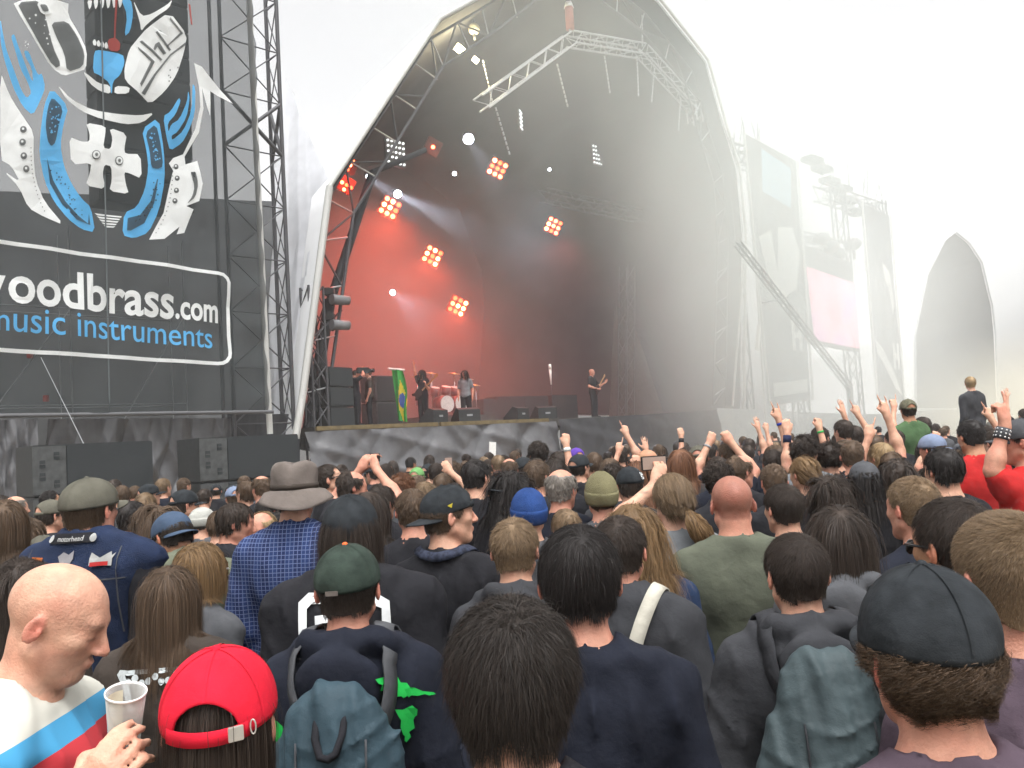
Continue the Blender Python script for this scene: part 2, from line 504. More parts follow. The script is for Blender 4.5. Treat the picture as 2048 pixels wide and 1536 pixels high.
BD = -0.5                                       # the banner hangs half a metre in front of the stage line
TB0, TB1 = pl(-260, 800, BD)[0], pl(533, 700, BD)[0]
ZB0, ZB1 = 3.12, 14.2
banner = empty('printed_banner', S((TB0 + TB1) / 2, BD, ZB0), 'huge black mesh banner with blue and white artwork and shop lettering', 'banner')
binv = Matrix.Translation(-Vector(banner.location))
def banner_depth(t, z):
    e = (t - TB0) / (TB1 - TB0)
    return 0.035 * math.sin(t * 2.3 + z * 1.1) + 0.03 * math.sin(t * 5.1 - z * 2.3) + 0.025 * math.sin(z * 3.1 + t * 0.7) + 0.05 * (e ** 8) * math.sin(z * 7.0)
nu, nv = 90, 110
V = [S(TB0 + (TB1 - TB0) * i / nu, BD + banner_depth(TB0 + (TB1 - TB0) * i / nu, ZB0 + (ZB1 - ZB0) * j / nv), ZB0 + (ZB1 - ZB0) * j / nv) for j in range(nv + 1) for i in range(nu + 1)]
o = obj('mesh_cloth', mesh_np('mesh_cloth', V, [[j * (nu + 1) + i, j * (nu + 1) + i + 1, (j + 1) * (nu + 1) + i + 1, (j + 1) * (nu + 1) + i] for j in range(nv) for i in range(nu)]), M['scrim_black'], banner)
o.matrix_parent_inverse = binv
bar('hem', S(TB0, BD - 0.02, ZB0), S(TB1 + 0.1, BD - 0.02, ZB0 - 0.05), 0.05, M['wing_cloth'], banner)
bar('seam', S(pl(215, 700, BD)[0], BD - 0.03, ZB0), S(pl(205, 100, BD)[0], BD - 0.03, ZB1), 0.016, mat('grey_seam', (0.09, 0.105, 0.11), 0.7), banner)
def poly_tri(pts2, maxlen):
    """triangulate a 2D polygon and split it until its edges are short, so it can follow the cloth"""
    bm = bmesh.new()
    vs_ = [bm.verts.new((p[0], p[1], 0)) for p in pts2]
    try:
        bm.faces.new(vs_)
    except Exception:
        bm.free(); return None
    bmesh.ops.triangulate(bm, faces=bm.faces[:])
    for _ in range(6):
        es = [e for e in bm.edges if e.calc_length() > maxlen]
        if not es: break
        bmesh.ops.subdivide_edges(bm, edges=es, cuts=1)
        bmesh.ops.triangulate(bm, faces=bm.faces[:])
    bm.verts.index_update()
    V = [(v.co.x, v.co.y) for v in bm.verts]
    Fc = [[v.index for v in f.verts] for f in bm.faces]
    bm.free()
    return V, Fc
def on_banner(name, V2, Fc, mat_, lift, parent=None):
    V = [S(t, BD - lift + banner_depth(t, z), z) for t, z in V2]
    o = obj(name, pym(name, V, Fc), mat_, parent or banner)
    o.matrix_parent_inverse = binv
    return o
def c1(p):                                      # zoomed tracing units (3.2 per photograph pixel) -> banner plane
    return pl(p[0] / 3.2, p[1] / 3.2, BD)
def smooth_poly(pts, it=2):
    P = [np.array(p, float) for p in pts]
    for _ in range(it):
        Q = []
        for i in range(len(P)):
            a, b = P[i], P[(i + 1) % len(P)]
            Q += [a * 0.8 + b * 0.2, a * 0.2 + b * 0.8]
        P = Q
    return P
def bprint(name, pts, mat_, lift=0.02, sm=1):
    r = poly_tri([c1(p) for p in smooth_poly(pts, sm)] if sm else [c1(p) for p in pts], 0.45)
    if r: return on_banner(name, r[0], r[1], M[mat_], lift)
def circ(cx, cy, r, k=14):
    return [(cx + r * math.cos(6.283 * i / k), cy + r * 1.08 * math.sin(6.283 * i / k)) for i in range(k)]
# emblem
bprint('cross_emblem', [(548, 785), (672, 812), (668, 860), (650, 955), (700, 962), (715, 890), (695, 822), (815, 855), (795, 950), (800, 985), (900, 985), (900, 1150), (820, 1110), (790, 1105), (800, 1180), (820, 1247), (698, 1222), (712, 1160), (706, 1070), (660, 1060), (650, 1120), (675, 1213), (545, 1190), (570, 1110), (575, 1050), (455, 1055), (440, 875), (520, 912), (565, 912), (570, 860)], 'print_white')
for cx, cy in ((605, 1000), (757, 1033)):
    bprint('rivet_ring', circ(cx, cy, 28), 'print_dark', 0.034, 0); bprint('rivet_ring', circ(cx, cy, 22), 'print_white', 0.048, 0); bprint('rivet_ring', circ(cx, cy, 10), 'print_dark', 0.062, 0)
# curved blue bands
LB = [(325, 565), (435, 690), (402, 800), (385, 930), (410, 1060), (460, 1180), (520, 1270), (585, 1325), (612, 1487), (520, 1465), (430, 1400), (350, 1290), (290, 1150), (250, 990), (255, 850), (280, 680)]
RB = [(915, 820), (1015, 750), (1050, 960), (1055, 1150), (1020, 1350), (950, 1490), (850, 1530), (775, 1510), (790, 1365), (870, 1330), (920, 1220), (945, 1080), (940, 960)]
bprint('blue_band', LB, 'print_blue'); bprint('blue_band', RB, 'print_blue')
bprint('band_panel', [(330, 625), (400, 700), (372, 800), (352, 915), (325, 940), (300, 905), (285, 800), (305, 680)], 'print_dark', 0.034)
bprint('band_panel', [(935, 845), (1000, 790), (1030, 930), (1042, 1068), (1000, 1085), (962, 1075), (958, 960)], 'print_dark', 0.034)
bprint('band_line', [(300, 1010), (345, 1150), (420, 1290), (500, 1380), (565, 1430), (570, 1360), (580, 1440), (490, 1405), (400, 1310), (325, 1170)], 'print_dark', 0.034, 0)
bprint('band_line', [(810, 1400), (890, 1380), (960, 1290), (1000, 1150), (1008, 1150), (985, 1300), (920, 1430), (830, 1480), (805, 1480)], 'print_dark', 0.034, 0)
r_ = random.Random(3)
for k in range(26):
    x_, y_ = r_.uniform(310, 385), r_.uniform(690, 880)
    bprint('dot', circ(x_, y_, r_.uniform(3, 7), 7), 'print_blue', 0.048, 0)
    a_ = r_.uniform(0, 1)
    bprint('dot', circ(975 + 30 * a_ + r_.uniform(-18, 18), 850 + 190 * a_, r_.uniform(3, 7), 7), 'print_blue', 0.048, 0)
    bprint('dot', circ(345 + 170 * a_ + r_.uniform(-20, 30), 1080 + 310 * a_ + r_.uniform(-20, 20), r_.uniform(3, 6), 7), 'print_dark', 0.034, 0)
    bprint('dot', circ(1000 - 150 * a_ ** 2 + r_.uniform(-25, 25), 1170 + 270 * a_, r_.uniform(3, 6), 7), 'print_dark', 0.034, 0)
# forked blue shapes
bprint('blue_fork', [(0, 110), (18, 230), (40, 330), (95, 460), (140, 570), (175, 625), (205, 590), (180, 520), (130, 440), (90, 320), (65, 240), (85, 225), (110, 300), (160, 410), (200, 500), (215, 520), (205, 440), (160, 370), (148, 330), (180, 335), (215, 420), (245, 480), (268, 470), (290, 560), (255, 650), (210, 738), (150, 680), (80, 540), (25, 380), (0, 260)], 'print_blue')
bprint('blue_fork', [(1225, 540), (1243, 560), (1238, 740), (1200, 850), (1165, 915), (1090, 965), (1065, 885), (1042, 745), (1085, 720), (1135, 632), (1146, 655), (1115, 740), (1070, 790), (1075, 850), (1090, 800), (1140, 770), (1185, 660), (1195, 585), (1203, 640), (1185, 760), (1130, 850), (1095, 870), (1100, 900), (1170, 840), (1215, 720)], 'print_blue')
# white torn leather flaps
bprint('white_flap', [(0, 450), (60, 600), (150, 745), (212, 850), (213, 1010), (232, 1150), (290, 1290), (407, 1445), (285, 1390), (180, 1330), (120, 1200), (20, 1095), (130, 1170), (70, 1060), (0, 1020)], 'print_white')
bprint('white_flap', [(1240, 405), (1290, 430), (1420, 570), (1490, 665), (1400, 610), (1350, 580), (1342, 745), (1320, 680), (1290, 560), (1297, 700), (1270, 850), (1185, 1000), (1190, 1050), (1262, 1030), (1290, 1180), (1270, 1290), (1190, 1320), (1235, 1342), (1180, 1490), (1130, 1500), (1150, 1450), (1050, 1530), (952, 1535), (1050, 1360), (1082, 1210), (1110, 1090), (1082, 1045), (1110, 1010), (1175, 985), (1245, 830), (1275, 690), (1270, 560)], 'print_white', 0.02, 0)
for cx, cy in ((1128, 1065), (1135, 1140), (1130, 1218), (1120, 1285)):
    bprint('eyelet', circ(cx, cy, 16), 'print_dark', 0.034, 0); bprint('eyelet', circ(cx - 3, cy - 3, 6, 8), 'print_white', 0.048, 0)
for cx, cy in ((148, 830), (142, 912), (150, 1000), (167, 1082)):
    bprint('eyelet', circ(cx, cy, 21), 'print_dark', 0.034, 0); bprint('eyelet', circ(cx - 3, cy - 3, 8, 8), 'print_white', 0.048, 0)
for k in range(16):
    a_ = k / 15
    bprint('stitch', circ(195 + 30 * a_ ** 2 * 3, 950 + 400 * a_, 4, 6), 'print_dark', 0.034, 0)
    bprint('stitch', circ(1108 - 20 * a_ - 90 * a_ ** 3, 1070 + 420 * a_, 4, 6), 'print_dark', 0.034, 0)
bprint('crease', [(1215, 1090), (1240, 1200), (1225, 1260), (1190, 1310), (1245, 1265), (1262, 1180), (1245, 1090), (1240, 1150)], 'print_dark', 0.034)
# wrist straps and mouth of the figure
bprint('white_strap', [(75, 0), (442, 0), (440, 90), (500, 200), (552, 330), (545, 450), (480, 470), (400, 495), (330, 440), (200, 240), (130, 120)], 'print_white')
bprint('strap_panel', [(105, 20), (255, 10), (290, 130), (335, 310), (385, 425), (345, 445), (230, 265), (150, 125)], 'print_dark', 0.034)
bprint('strap_panel', [(322, 150), (432, 130), (490, 225), (536, 350), (522, 440), (420, 472), (405, 350), (352, 230)], 'print_dark', 0.034)
for k in range(18):
    bprint('dot', circ(150 + r_.uniform(0, 170) * 1.0, 60 + r_.uniform(0, 290), r_.uniform(3, 7), 7), 'print_white', 0.048, 0)
bprint('buckle', [(225, 25), (300, 20), (330, 90), (260, 105)], 'print_white', 0.048); bprint('buckle', [(245, 40), (290, 38), (310, 80), (270, 88)], 'print_dark', 0.062)
bprint('white_strap', [(930, 190), (1075, 85), (1198, 222), (1180, 330), (1130, 480), (1050, 590), (960, 667), (890, 600), (797, 520), (795, 440), (830, 310), (880, 250)], 'print_white')
for ln in ([(890, 270), (1025, 395), (1035, 385), (905, 262)], [(985, 215), (1080, 330), (1092, 322), (998, 208)], [(1195, 265), (1085, 350), (980, 480), (900, 600), (925, 612), (990, 490), (1090, 360), (1192, 285)], [(880, 300), (985, 400), (900, 560), (890, 540), (960, 400), (885, 320)], [(1080, 120), (1170, 215), (1060, 310), (1065, 295), (1150, 212), (1075, 135)], [(985, 290), (1010, 275), (1060, 345), (1040, 355), (1000, 305), (985, 330), (975, 320)]):
    bprint('strap_line', ln, 'print_dark', 0.034, 0)
for k in range(12):
    bprint('dot', circ(1070 + r_.uniform(0, 90), 410 + r_.uniform(0, 150), 5, 7), 'print_dark', 0.034, 0)
bprint('collar', [(360, 545), (450, 640), (600, 705), (750, 732), (900, 735), (992, 718), (920, 780), (800, 795), (650, 765), (520, 710), (420, 640)], 'print_white')
bprint('collar', [(525, 465), (570, 490), (630, 532), (705, 545), (708, 602), (640, 582), (570, 535)], 'print_white'); bprint('collar', [(735, 550), (828, 560), (820, 602), (730, 602)], 'print_white')
bprint('drool', [(600, 330), (640, 318), (790, 340), (800, 400), (770, 480), (722, 520), (714, 615), (703, 530), (640, 482), (590, 465)], 'print_blue')
bprint('drool', [(765, 0), (830, 0), (850, 90), (835, 200), (800, 230), (812, 100)], 'print_blue')
bprint('mouth', [(645, 60), (660, 0), (740, 0), (790, 80), (795, 240), (770, 330), (700, 325), (650, 250)], 'print_dark', 0.02)
bprint('tongue', [(690, 250), (740, 235), (775, 270), (768, 325), (700, 322)], 'print_red', 0.034)
for k in range(6):
    bprint('tooth', [(560 + k * 37, 0), (590 + k * 37, 0), (585 + k * 37, 50 - 3 * abs(k - 3)), (572 + k * 37, 62)], 'print_white', 0.034)
    bprint('tooth', [(590 + k * 26, 268 + k * 5), (604 + k * 26, 250 + k * 5), (616 + k * 26, 270 + k * 5), (612 + k * 26, 295 + k * 5), (594 + k * 26, 292 + k * 5)], 'print_white', 0.034)
bprint('jaw_line', [(840, 0), (900, 110), (960, 100), (1060, 40), (1100, 0), (1075, 60), (985, 120), (925, 170), (900, 205), (890, 140)], 'print_white', 0.034)
bprint('red_line', [(728, 0), (742, 0), (740, 285), (731, 280)], 'print_red', 0.048, 0); bprint('red_line', [(1208, 20), (1222, 30), (1232, 160), (1222, 155)], 'print_red', 0.034, 0)
for k in range(5):
    bprint('under_line', [(608 + k * 14, 1362 + k * 20), (775 - k * 10, 1388 + k * 16), (770 - k * 12, 1396 + k * 16), (625 + k * 14, 1376 + k * 20)], 'print_white', 0.02, 0)
# lettering
def text_mesh(s, offset=0.0):
    c = bpy.data.curves.new('lettering', 'FONT')
    c.body = s; c.size = 1; c.offset = offset; c.resolution_u = 4
    o = bpy.data.objects.new('lettering', c)
    COL.objects.link(o)
    bpy.context.view_layer.update()
    me = bpy.data.meshes.new_from_object(o.evaluated_get(bpy.context.evaluated_depsgraph_get()))
    V = np.array([v.co[:2] for v in me.vertices]); Fc = [list(p.vertices) for p in me.polygons]
    bpy.data.objects.remove(o); bpy.data.meshes.remove(me)
    return V, Fc
def fit(V, quad, zref):
    """bilinear: text box (x range, baseline..zref) onto bl, br, tr, tl"""
    x0, x1 = V[:, 0].min(), V[:, 0].max()
    a = (V[:, 0] - x0) / (x1 - x0); b = V[:, 1] / zref
    bl, br, tr, tl = [np.array(q, float) for q in quad]
    return ((1 - a) * (1 - b))[:, None] * bl + (a * (1 - b))[:, None] * br + (a * b)[:, None] * tr + ((1 - a) * b)[:, None] * tl
def btext(name, s, mat_, offset, pxq, zref):
    V, Fc = text_mesh(s, offset)
    return on_banner(name, fit(V, [pl(x, y, BD) for x, y in pxq], zref), Fc, M[mat_], 0.045)
ASC, XH = 0.73, 0.53
btext('lettering', 'w', 'print_white', 0.021, [(-66, 596), (11, 602), (11, 545), (-66, 537)], XH)
btext('lettering', 'oodbrass', 'print_white', 0.021, [(16, 603), (347, 637), (347, 566), (16, 523)], ASC)
btext('lettering', '.com', 'print_white', 0.025, [(350, 636), (436, 645), (436, 609), (350, 599)], XH)
btext('lettering', 'm', 'print_blue', 0.004, [(-26, 659), (17, 662), (17, 627), (-26, 623)], XH)
btext('lettering', 'usic', 'print_blue', 0.004, [(25, 663), (128, 671), (128, 617), (25, 608)], ASC)
btext('lettering', 'instruments', 'print_blue', 0.004, [(152, 673), (424, 697), (424, 652), (152, 620)], ASC)
# rounded frame round the lettering
fr = [(-250, 452), (0, 485)] + [(220, 516)] + [(435, 547)] + [(435 + 22 * math.sin(a), 569 - 22 * math.cos(a)) for a in (0.5, 1.0, 1.4)] + [(457, 640)] + [(458, 706)] + [(436 + 22 * math.cos(a), 706 + 22 * math.sin(a)) for a in (0.4, 0.9, 1.3)] + [(432, 728), (220, 714), (0, 700), (-250, 684)]
ft = [np.array(pl(x, y, BD)) for x, y in fr]
fine = [ft[0]]
for a, b in zip(ft[:-1], ft[1:]):
    k = max(1, int(np.linalg.norm(b - a) / 0.3))
    fine += [a + (b - a) * i / k for i in range(1, k + 1)]
V2, Fc = [], []
for i, p in enumerate(fine):
    d = fine[min(i + 1, len(fine) - 1)] - fine[max(i - 1, 0)]
    d = d / np.linalg.norm(d); nn = np.array([-d[1], d[0]]) * 0.042
    V2 += [p + nn, p - nn]
    if i: Fc.append([2 * i - 2, 2 * i - 1, 2 * i + 1, 2 * i])
on_banner('frame_line', V2, Fc, M['print_white'], 0.045)

# behind the banner: hung loudspeaker column, dark drape and scaffold
pa_t0, pa_t1 = pl(196, 250, 0.6)[0], pl(384, 250, 0.6)[0]
for k in range(9):
    z0 = 8.15 + 0.66 * k
    r = empty('line_array_cabinet', S((pa_t0 + pa_t1) / 2, 0.6, z0), f'{["lowest", "second", "third", "fourth", "fifth", "sixth", "seventh", "eighth", "topmost"][k]} cabinet of the black speaker column hung behind the banner', 'speaker', 'speaker column behind the banner')
    b_ = obj('cabinet', box_mesh('cabinet', (pa_t1 - pa_t0) / 2, 0.4, 0.32, 0.02), M['cab'], r); b_.matrix_local = STAGE_R.to_4x4() @ Matrix.Translation((0, 0.41, 0.32))
    g_ = obj('front_grille', box_mesh('front_grille', (pa_t1 - pa_t0) / 2 * 0.95, 0.008, 0.29), M['grille'], r); g_.matrix_local = STAGE_R.to_4x4() @ Matrix.Translation((0, 0.0, 0.32))
dr = cloth('backing_drape', [S(TB0 - 1, 2.2, 0.2), S(pl(552, 600, 2.2)[0], 2.2, 0.2), S(pl(552, 600, 2.2)[0], 2.2, pl(560, 405, 2.2)[1]), S(TB0 - 1, 2.2, pl(0, 420, 2.2)[1])], 60, 30, 0.08, M['drape'], None, 4, 6)
tag(dr, 'black drape hung low behind the printed mesh banner', 'drape')
sc = empty('scaffold', S(-4.5, 1.3, 0), 'grey scaffold frame showing faintly through the banner', 'scaffold')
for t_ in (-8.2, -5.2, -2.6):
    for d_ in (0.9, 1.8):
        bar('upright', S(t_, d_, 0), S(t_, d_, 7.5), 0.016, M['steel'], sc)
for z_ in (1.2, 3.4, 5.6):
    for d_ in (0.9, 1.8):
        bar('ledger', S(-8.2, d_, z_), S(-2.6, d_, z_), 0.014, M['steel'], sc)
for a, b in ((-8.2, -5.2), (-5.2, -2.6)):
    bar('diagonal', S(a, 0.85, 1.2), S(b, 0.85, 5.6), 0.014, M['steel'], sc)
red_clamp = mat('red_clamp', (0.5, 0.05, 0.03), 0.5)
for x_, y_ in ((60, 710), (92, 797)):
    o = obj('clamp', box_mesh('clamp', 0.05, 0.05, 0.07, 0.01), red_clamp, sc)
    o.matrix_parent_inverse = Matrix.Translation(-sc.location); o.matrix_basis = Matrix.Translation(Vector(Spx(x_, y_, 0.8)))
guy = empty('guy_wire', Spx(80, 720, -0.7), 'thin slanting guy wire across the lower banner', 'wire')
bar('wire', Spx(82, 715, -0.75), Spx(176, 905, -3.5), 0.007, M['steel'], guy)
w1 = cloth('wing_cloth', [Spx(85, 1000, 0.2), Spx(480, 990, 0.2), Spx(462, 836, 0.2), Spx(95, 838, 0.2)], 150, 40, 0.22, M['skirt'], None, 11, 5, 0.3)
tag(w1, 'wrinkled dark plastic sheet hung under the banner behind the subwoofers', 'sheet')
w2 = cloth('striped_curtain', [Spx(-40, 1010, -1.5), Spx(72, 1010, -1.5), Spx(76, 838, -1.5), Spx(-40, 840, -1.5)], 80, 16, 0.09, M['wing_cloth'], None, 17, 4)
tag(w2, 'dark folded curtain at the far left below the banner', 'curtain')
w3 = cloth('gap_cloth', [Spx(455, 1000, 0.5), Spx(600, 1000, 0.5), Spx(600, 828, 0.5), Spx(455, 828, 0.5)], 40, 10, 0.05, M['black_cloth'], None, 19, 3)
tag(w3, 'black cloth closing the gap beside the lattice tower foot', 'cloth')

sh = cloth('side_sheet', [Spx(536, 862, 1.6), Spx(600, 812, 0.25), Spx(660, 372, 0.25), Spx(556, 120, 3.0)], 50, 90, 0.16, scrim('pale_translucent_sheet', (0.66, 0.67, 0.70), 0.06), None, 23, 2.2)
tag(sh, 'pale translucent sheet sloping from the roof edge to the lattice tower', 'sheet')
# ------------------------------------------------------------------ subwoofer stacks
def sub_stack(x0, x1, ytop, d, nlev, stack_name):
    t0, z1 = pl(x0, ytop, d); t1, _ = pl(x1, ytop, d)
    w = t1 - t0; h = z1 / nlev
    for k in range(nlev):
        z0 = h * k
        lab = f'{["lowest", "middle", "top"][k]} black subwoofer cabinet of the stack {stack_name}'
        root = empty('subwoofer', S((t0 + t1) / 2, d, z0), lab, 'subwoofer', 'subwoofers before the wing')
        mw = Matrix.Translation(Vector(S((t0 + t1) / 2, d + 0.5, z0 + h / 2))) @ STAGE_R.to_4x4()
        inv = Matrix.Translation(-Vector(root.location))
        def part(nm, me, mt, off, par=root):
            o = obj(nm, me, mt, par)
            o.matrix_parent_inverse = inv
            o.matrix_basis = mw @ Matrix.Translation(Vector(off))
            return o
        part('cabinet', box_mesh('cabinet', w / 2 - 0.012, 0.5, h / 2 - 0.008, 0.012), M['cab'], (0, 0, 0))
        gw = w * 0.36
        part('grille', box_mesh('grille', gw, 0.012, h / 2 - 0.03, 0.006), M['grille'], (w * 0.13, -0.508, 0))
        part('side_panel', box_mesh('side_panel', w * 0.13, 0.012, h / 2 - 0.03, 0.006), M['cab_grey'], (-w * 0.365, -0.508, 0))
        for hx, hz in ((-0.42, 0.12), (-0.42, -0.12), (-0.31, 0.27), (-0.31, -0.27)):
            part('handle_recess', box_mesh('handle_recess', w * 0.022, 0.006, h * 0.075, 0.003), M['grille'], (w * hx, -0.522, h * hz))
            part('handle_bar', box_mesh('handle_bar', w * 0.022, 0.006, h * 0.01, 0.002), M['cab_grey'], (w * hx, -0.53, h * hz))
sub_stack(62, 306, 890, -5.6, 3, 'below the shop lettering')
sub_stack(396, 597, 875, -5.2, 3, 'beside the lattice tower')

# ------------------------------------------------------------------ lamps on the stage
red_es = [emat('red_lamp_glass', (1.0, 0.10, 0.03), 14), emat('bright_red_lamp_glass', (1.0, 0.16, 0.05), 24), emat('dull_red_lamp_glass', (1.0, 0.07, 0.02), 5)]
lamp_rng = random.Random(12)
white_e = emat('white_lamp_glass', (0.85, 0.9, 1.0), 30)
warm_e = emat('warm_flood_glass', (1.0, 0.86, 0.55), 7)
led_e = emat('pale_led', (0.9, 0.93, 0.95), 0.8)
house = mat('lamp_housing', (0.03, 0.03, 0.03), 0.5)
red_glow_house = mat('housing_with_red_glow_in_colour', (0.08, 0.02, 0.016), 0.5)  # red glow of the lenses put into the housing colour
LENS = cyl_mesh('lens', 12, 1, 1, 0, 0.3)
def aim(loc, target):
    d = Vector(target) - Vector(loc)
    return Matrix.Translation(Vector(loc)) @ d.to_track_quat('-Z', 'Y').to_matrix().to_4x4()
AUD = (3.0, 6.0, 2.0)
def blinder(x, y, d, label, nx=3, ny=3, size=0.42, power=900, skip=()):
    """square red blinder of nine lamps, aimed at the audience, with its own light"""
    loc = Spx(x, y, d)
    root = empty('red_blinder', loc, label, 'stage light', 'red blinders on the near stage')
    mw = Matrix.Translation(-Vector(loc)) @ aim(loc, AUD) @ Matrix.Rotation(math.radians(28), 4, 'Z')
    b = obj('housing', box_mesh('housing', size, size, 0.14, 0.03), red_glow_house, root)
    b.matrix_local = mw @ Matrix.Translation((0, 0, 0.16))
    for i in range(nx):
        for j in range(ny):
            if (i, j) in skip: continue
            l = obj('lens', LENS, lamp_rng.choice(red_es), root)
            l.matrix_local = mw @ Matrix.Translation(((i - 1) * size * 0.62, (j - 1) * size * 0.62, -0.03)) @ Matrix.Diagonal((size * 0.22, size * 0.22, 0.06, 1))
    ld = bpy.data.lights.new('blinder_light', 'SPOT'); ld.spot_size = math.radians(168); ld.spot_blend = 0.9
    ld.energy = power * (0.62 if d > 7.5 else 0.34); ld.color = (1.0, 0.09, 0.04); ld.shadow_soft_size = 0.3
    lo = bpy.data.objects.new('blinder_light', ld); link(lo, root)
    p_ = np.array((mw @ Matrix.Translation((0, 0, -0.75))).translation)
    lo.matrix_local = aim(p_, p_ - SU * 0.12 + SN * 0.35 + np.array([0, 0, -1.0]))
    return root
blinder(865, 512, 9, 'upper of two full red blinders over the drum riser', power=1300)
blinder(916, 612, 9, 'lower of two full red blinders above the singer', power=1300)
blinder(780, 415, 8, 'red blinder below the white spot at the left of the stage', power=2200)
blinder(995, 337, 7, 'red blinder under the end of the bright truss', power=320)
blinder(866, 294, 6, 'dim red blinder right of the grid of pale lamps', size=0.32, power=350, skip=((0, 0), (0, 1), (1, 0), (2, 2), (0, 2), (2, 0), (1, 2), (2, 1)))
blinder(1107, 452, 9, 'red blinder alone in the middle of the dark stage', power=300)
blinder(700, 330, 3, 'red blinder half hidden by the white roof edge', size=0.26, power=1100, skip=((0, 0), (0, 1), (0, 2)))
blinder(693, 370, 3, 'red blinder lowest beside the roof edge', size=0.26, power=1100, skip=((0, 0), (2, 2), (1, 2), (0, 2), (2, 0)))
def spot(x, y, d, label, target, r=0.2, power=2500, cone=16):
    loc = Spx(x, y, d)
    root = empty('white_spot', loc, label, 'stage light', 'white spots on the near stage')
    mw = Matrix.Translation(-Vector(loc)) @ aim(loc, target)
    b = obj('housing', cyl_mesh('housing', 14, r * 1.15, r * 0.7, 0.02, r * 3), house, root); b.matrix_local = mw
    l = obj('lens', LENS, white_e, root); l.matrix_local = mw @ Matrix.Diagonal((r, r, 0.06, 1)) @ Matrix.Translation((0, 0, -0.35))
    if power:
        ld = bpy.data.lights.new('spot_light', 'SPOT'); ld.energy = power; ld.color = (0.72, 0.8, 1.0); ld.spot_size = math.radians(cone); ld.spot_blend = 0.7; ld.shadow_soft_size = 0.12
        lo = bpy.data.objects.new('spot_light', ld); link(lo, root)
        lo.matrix_local = mw @ Matrix.Translation((0, 0, -0.15))
    return root
spot(937, 278, 7, 'brightest white spot high above the stage with a blue beam', Spx(1010, 390, 1.5), 0.22, 6500, 14)
spot(795, 388, 7.5, 'white spot above the left red blinder with a long beam', Spx(960, 470, 1.0), 0.15, 12000, 12)
spot(738, 354, 6, 'small white spot by the roof edge', Spx(830, 420, 2), 0.12, 5000, 14)
spot(785, 585, 9, 'small white spot low on the left of the stage', Spx(830, 620, 5), 0.11, 1500, 16)
spot(909, 347, 8, 'tiny white spot left of the truss-end blinder', Spx(920, 420, 0), 0.08, 0)
spot(1099, 339, 8, 'tiny white spot in the middle of the roof', Spx(1110, 420, 0), 0.06, 0)
def flood(x, y, d, s, label):
    loc = Spx(x, y, d)
    root = empty('warm_floodlight', loc, label, 'stage light', 'warm floods high in the roof')
    mw = Matrix.Translation(-Vector(loc)) @ aim(loc, (4, 8, 2)) @ Matrix.Rotation(0.6, 4, 'Z')
    b = obj('housing', box_mesh('housing', s * 1.1, s * 0.9, 0.12, 0.03), house, root); b.matrix_local = mw @ Matrix.Translation((0, 0, 0.14))
    g = obj('glass', box_mesh('glass', s, s * 0.8, 0.02, 0.01), warm_e, root); g.matrix_local = mw
    ld = bpy.data.lights.new('flood_light', 'POINT'); ld.energy = 160; ld.color = (1, 0.85, 0.5); ld.shadow_soft_size = 0.25
    lo = bpy.data.objects.new('flood_light', ld); link(lo, root); lo.matrix_local = mw @ Matrix.Translation((0, 0, -0.5))
flood(919, 98, 3, 0.17, 'larger warm floodlight high in the roof')
flood(951, 120, 3.4, 0.12, 'smaller warm floodlight high in the roof')
lan = empty('round_lantern', Spx(948, 58, 3), 'pale round lantern hanging above the warm floodlights', 'lantern')
bm = bmesh.new(); bmesh.ops.create_uvsphere(bm, u_segments=16, v_segments=12, radius=0.22)
me = bpy.data.meshes.new('globe'); bm.to_mesh(me); bm.free()
obj('globe', me, mat('cream_globe', (0.6, 0.57, 0.42), 0.5), lan)
o = obj('cap', cyl_mesh('cap', 10, 0.08, 0.05, 0.2, 0.36), M['steel'], lan)
o = obj('tail', cyl_mesh('tail', 10, 0.03, 0.07, -0.42, -0.2), M['steel'], lan)
DISC = cyl_mesh('lamp', 10, 1, 1, -0.5, 0.5)
def led_grid(x, y, d, w, h, nx, ny, label, yaw=0):
    loc = Spx(x, y, d)
    root = empty('lamp_grid', loc, label, 'stage light', 'grids of pale round lamps')
    mw = STAGE_R.to_4x4() @ Matrix.Rotation(yaw, 4, 'Z') @ Matrix.Rotation(math.radians(90), 4, 'X')
    b = obj('panel', box_mesh('panel', w / 2, h / 2, 0.06, 0.02), house, root); b.matrix_local = mw @ Matrix.Translation((0, 0, -0.08))
    for i in range(nx):
        for j in range(ny):
            l = obj('lamp', DISC, led_e, root)
            l.matrix_local = mw @ Matrix.Translation(((i + 0.5) / nx * w - w / 2, (j + 0.5) / ny * h - h / 2, 0)) @ Matrix.Diagonal((w / nx * 0.25, w / nx * 0.25, 0.06, 1))
led_grid(792, 305, 5, 0.85, 1.0, 5, 5, 'grid of pale lamps at the left of the roof by the truss')
led_grid(1195, 310, 6, 0.7, 1.0, 4, 5, 'grid of pale lamps in the middle under the roof')
led_grid(1042, 240, 6, 0.55, 0.9, 4, 5, 'grid of pale lamps close below the bright truss', 0.6)
led_grid(1313, 476, 9, 0.5, 0.7, 4, 4, 'faint grid of pale lamps below the rear truss')
mh_mat = mat('grey_moving_head', (0.16, 0.16, 0.165), 0.5, 0.15, 6)
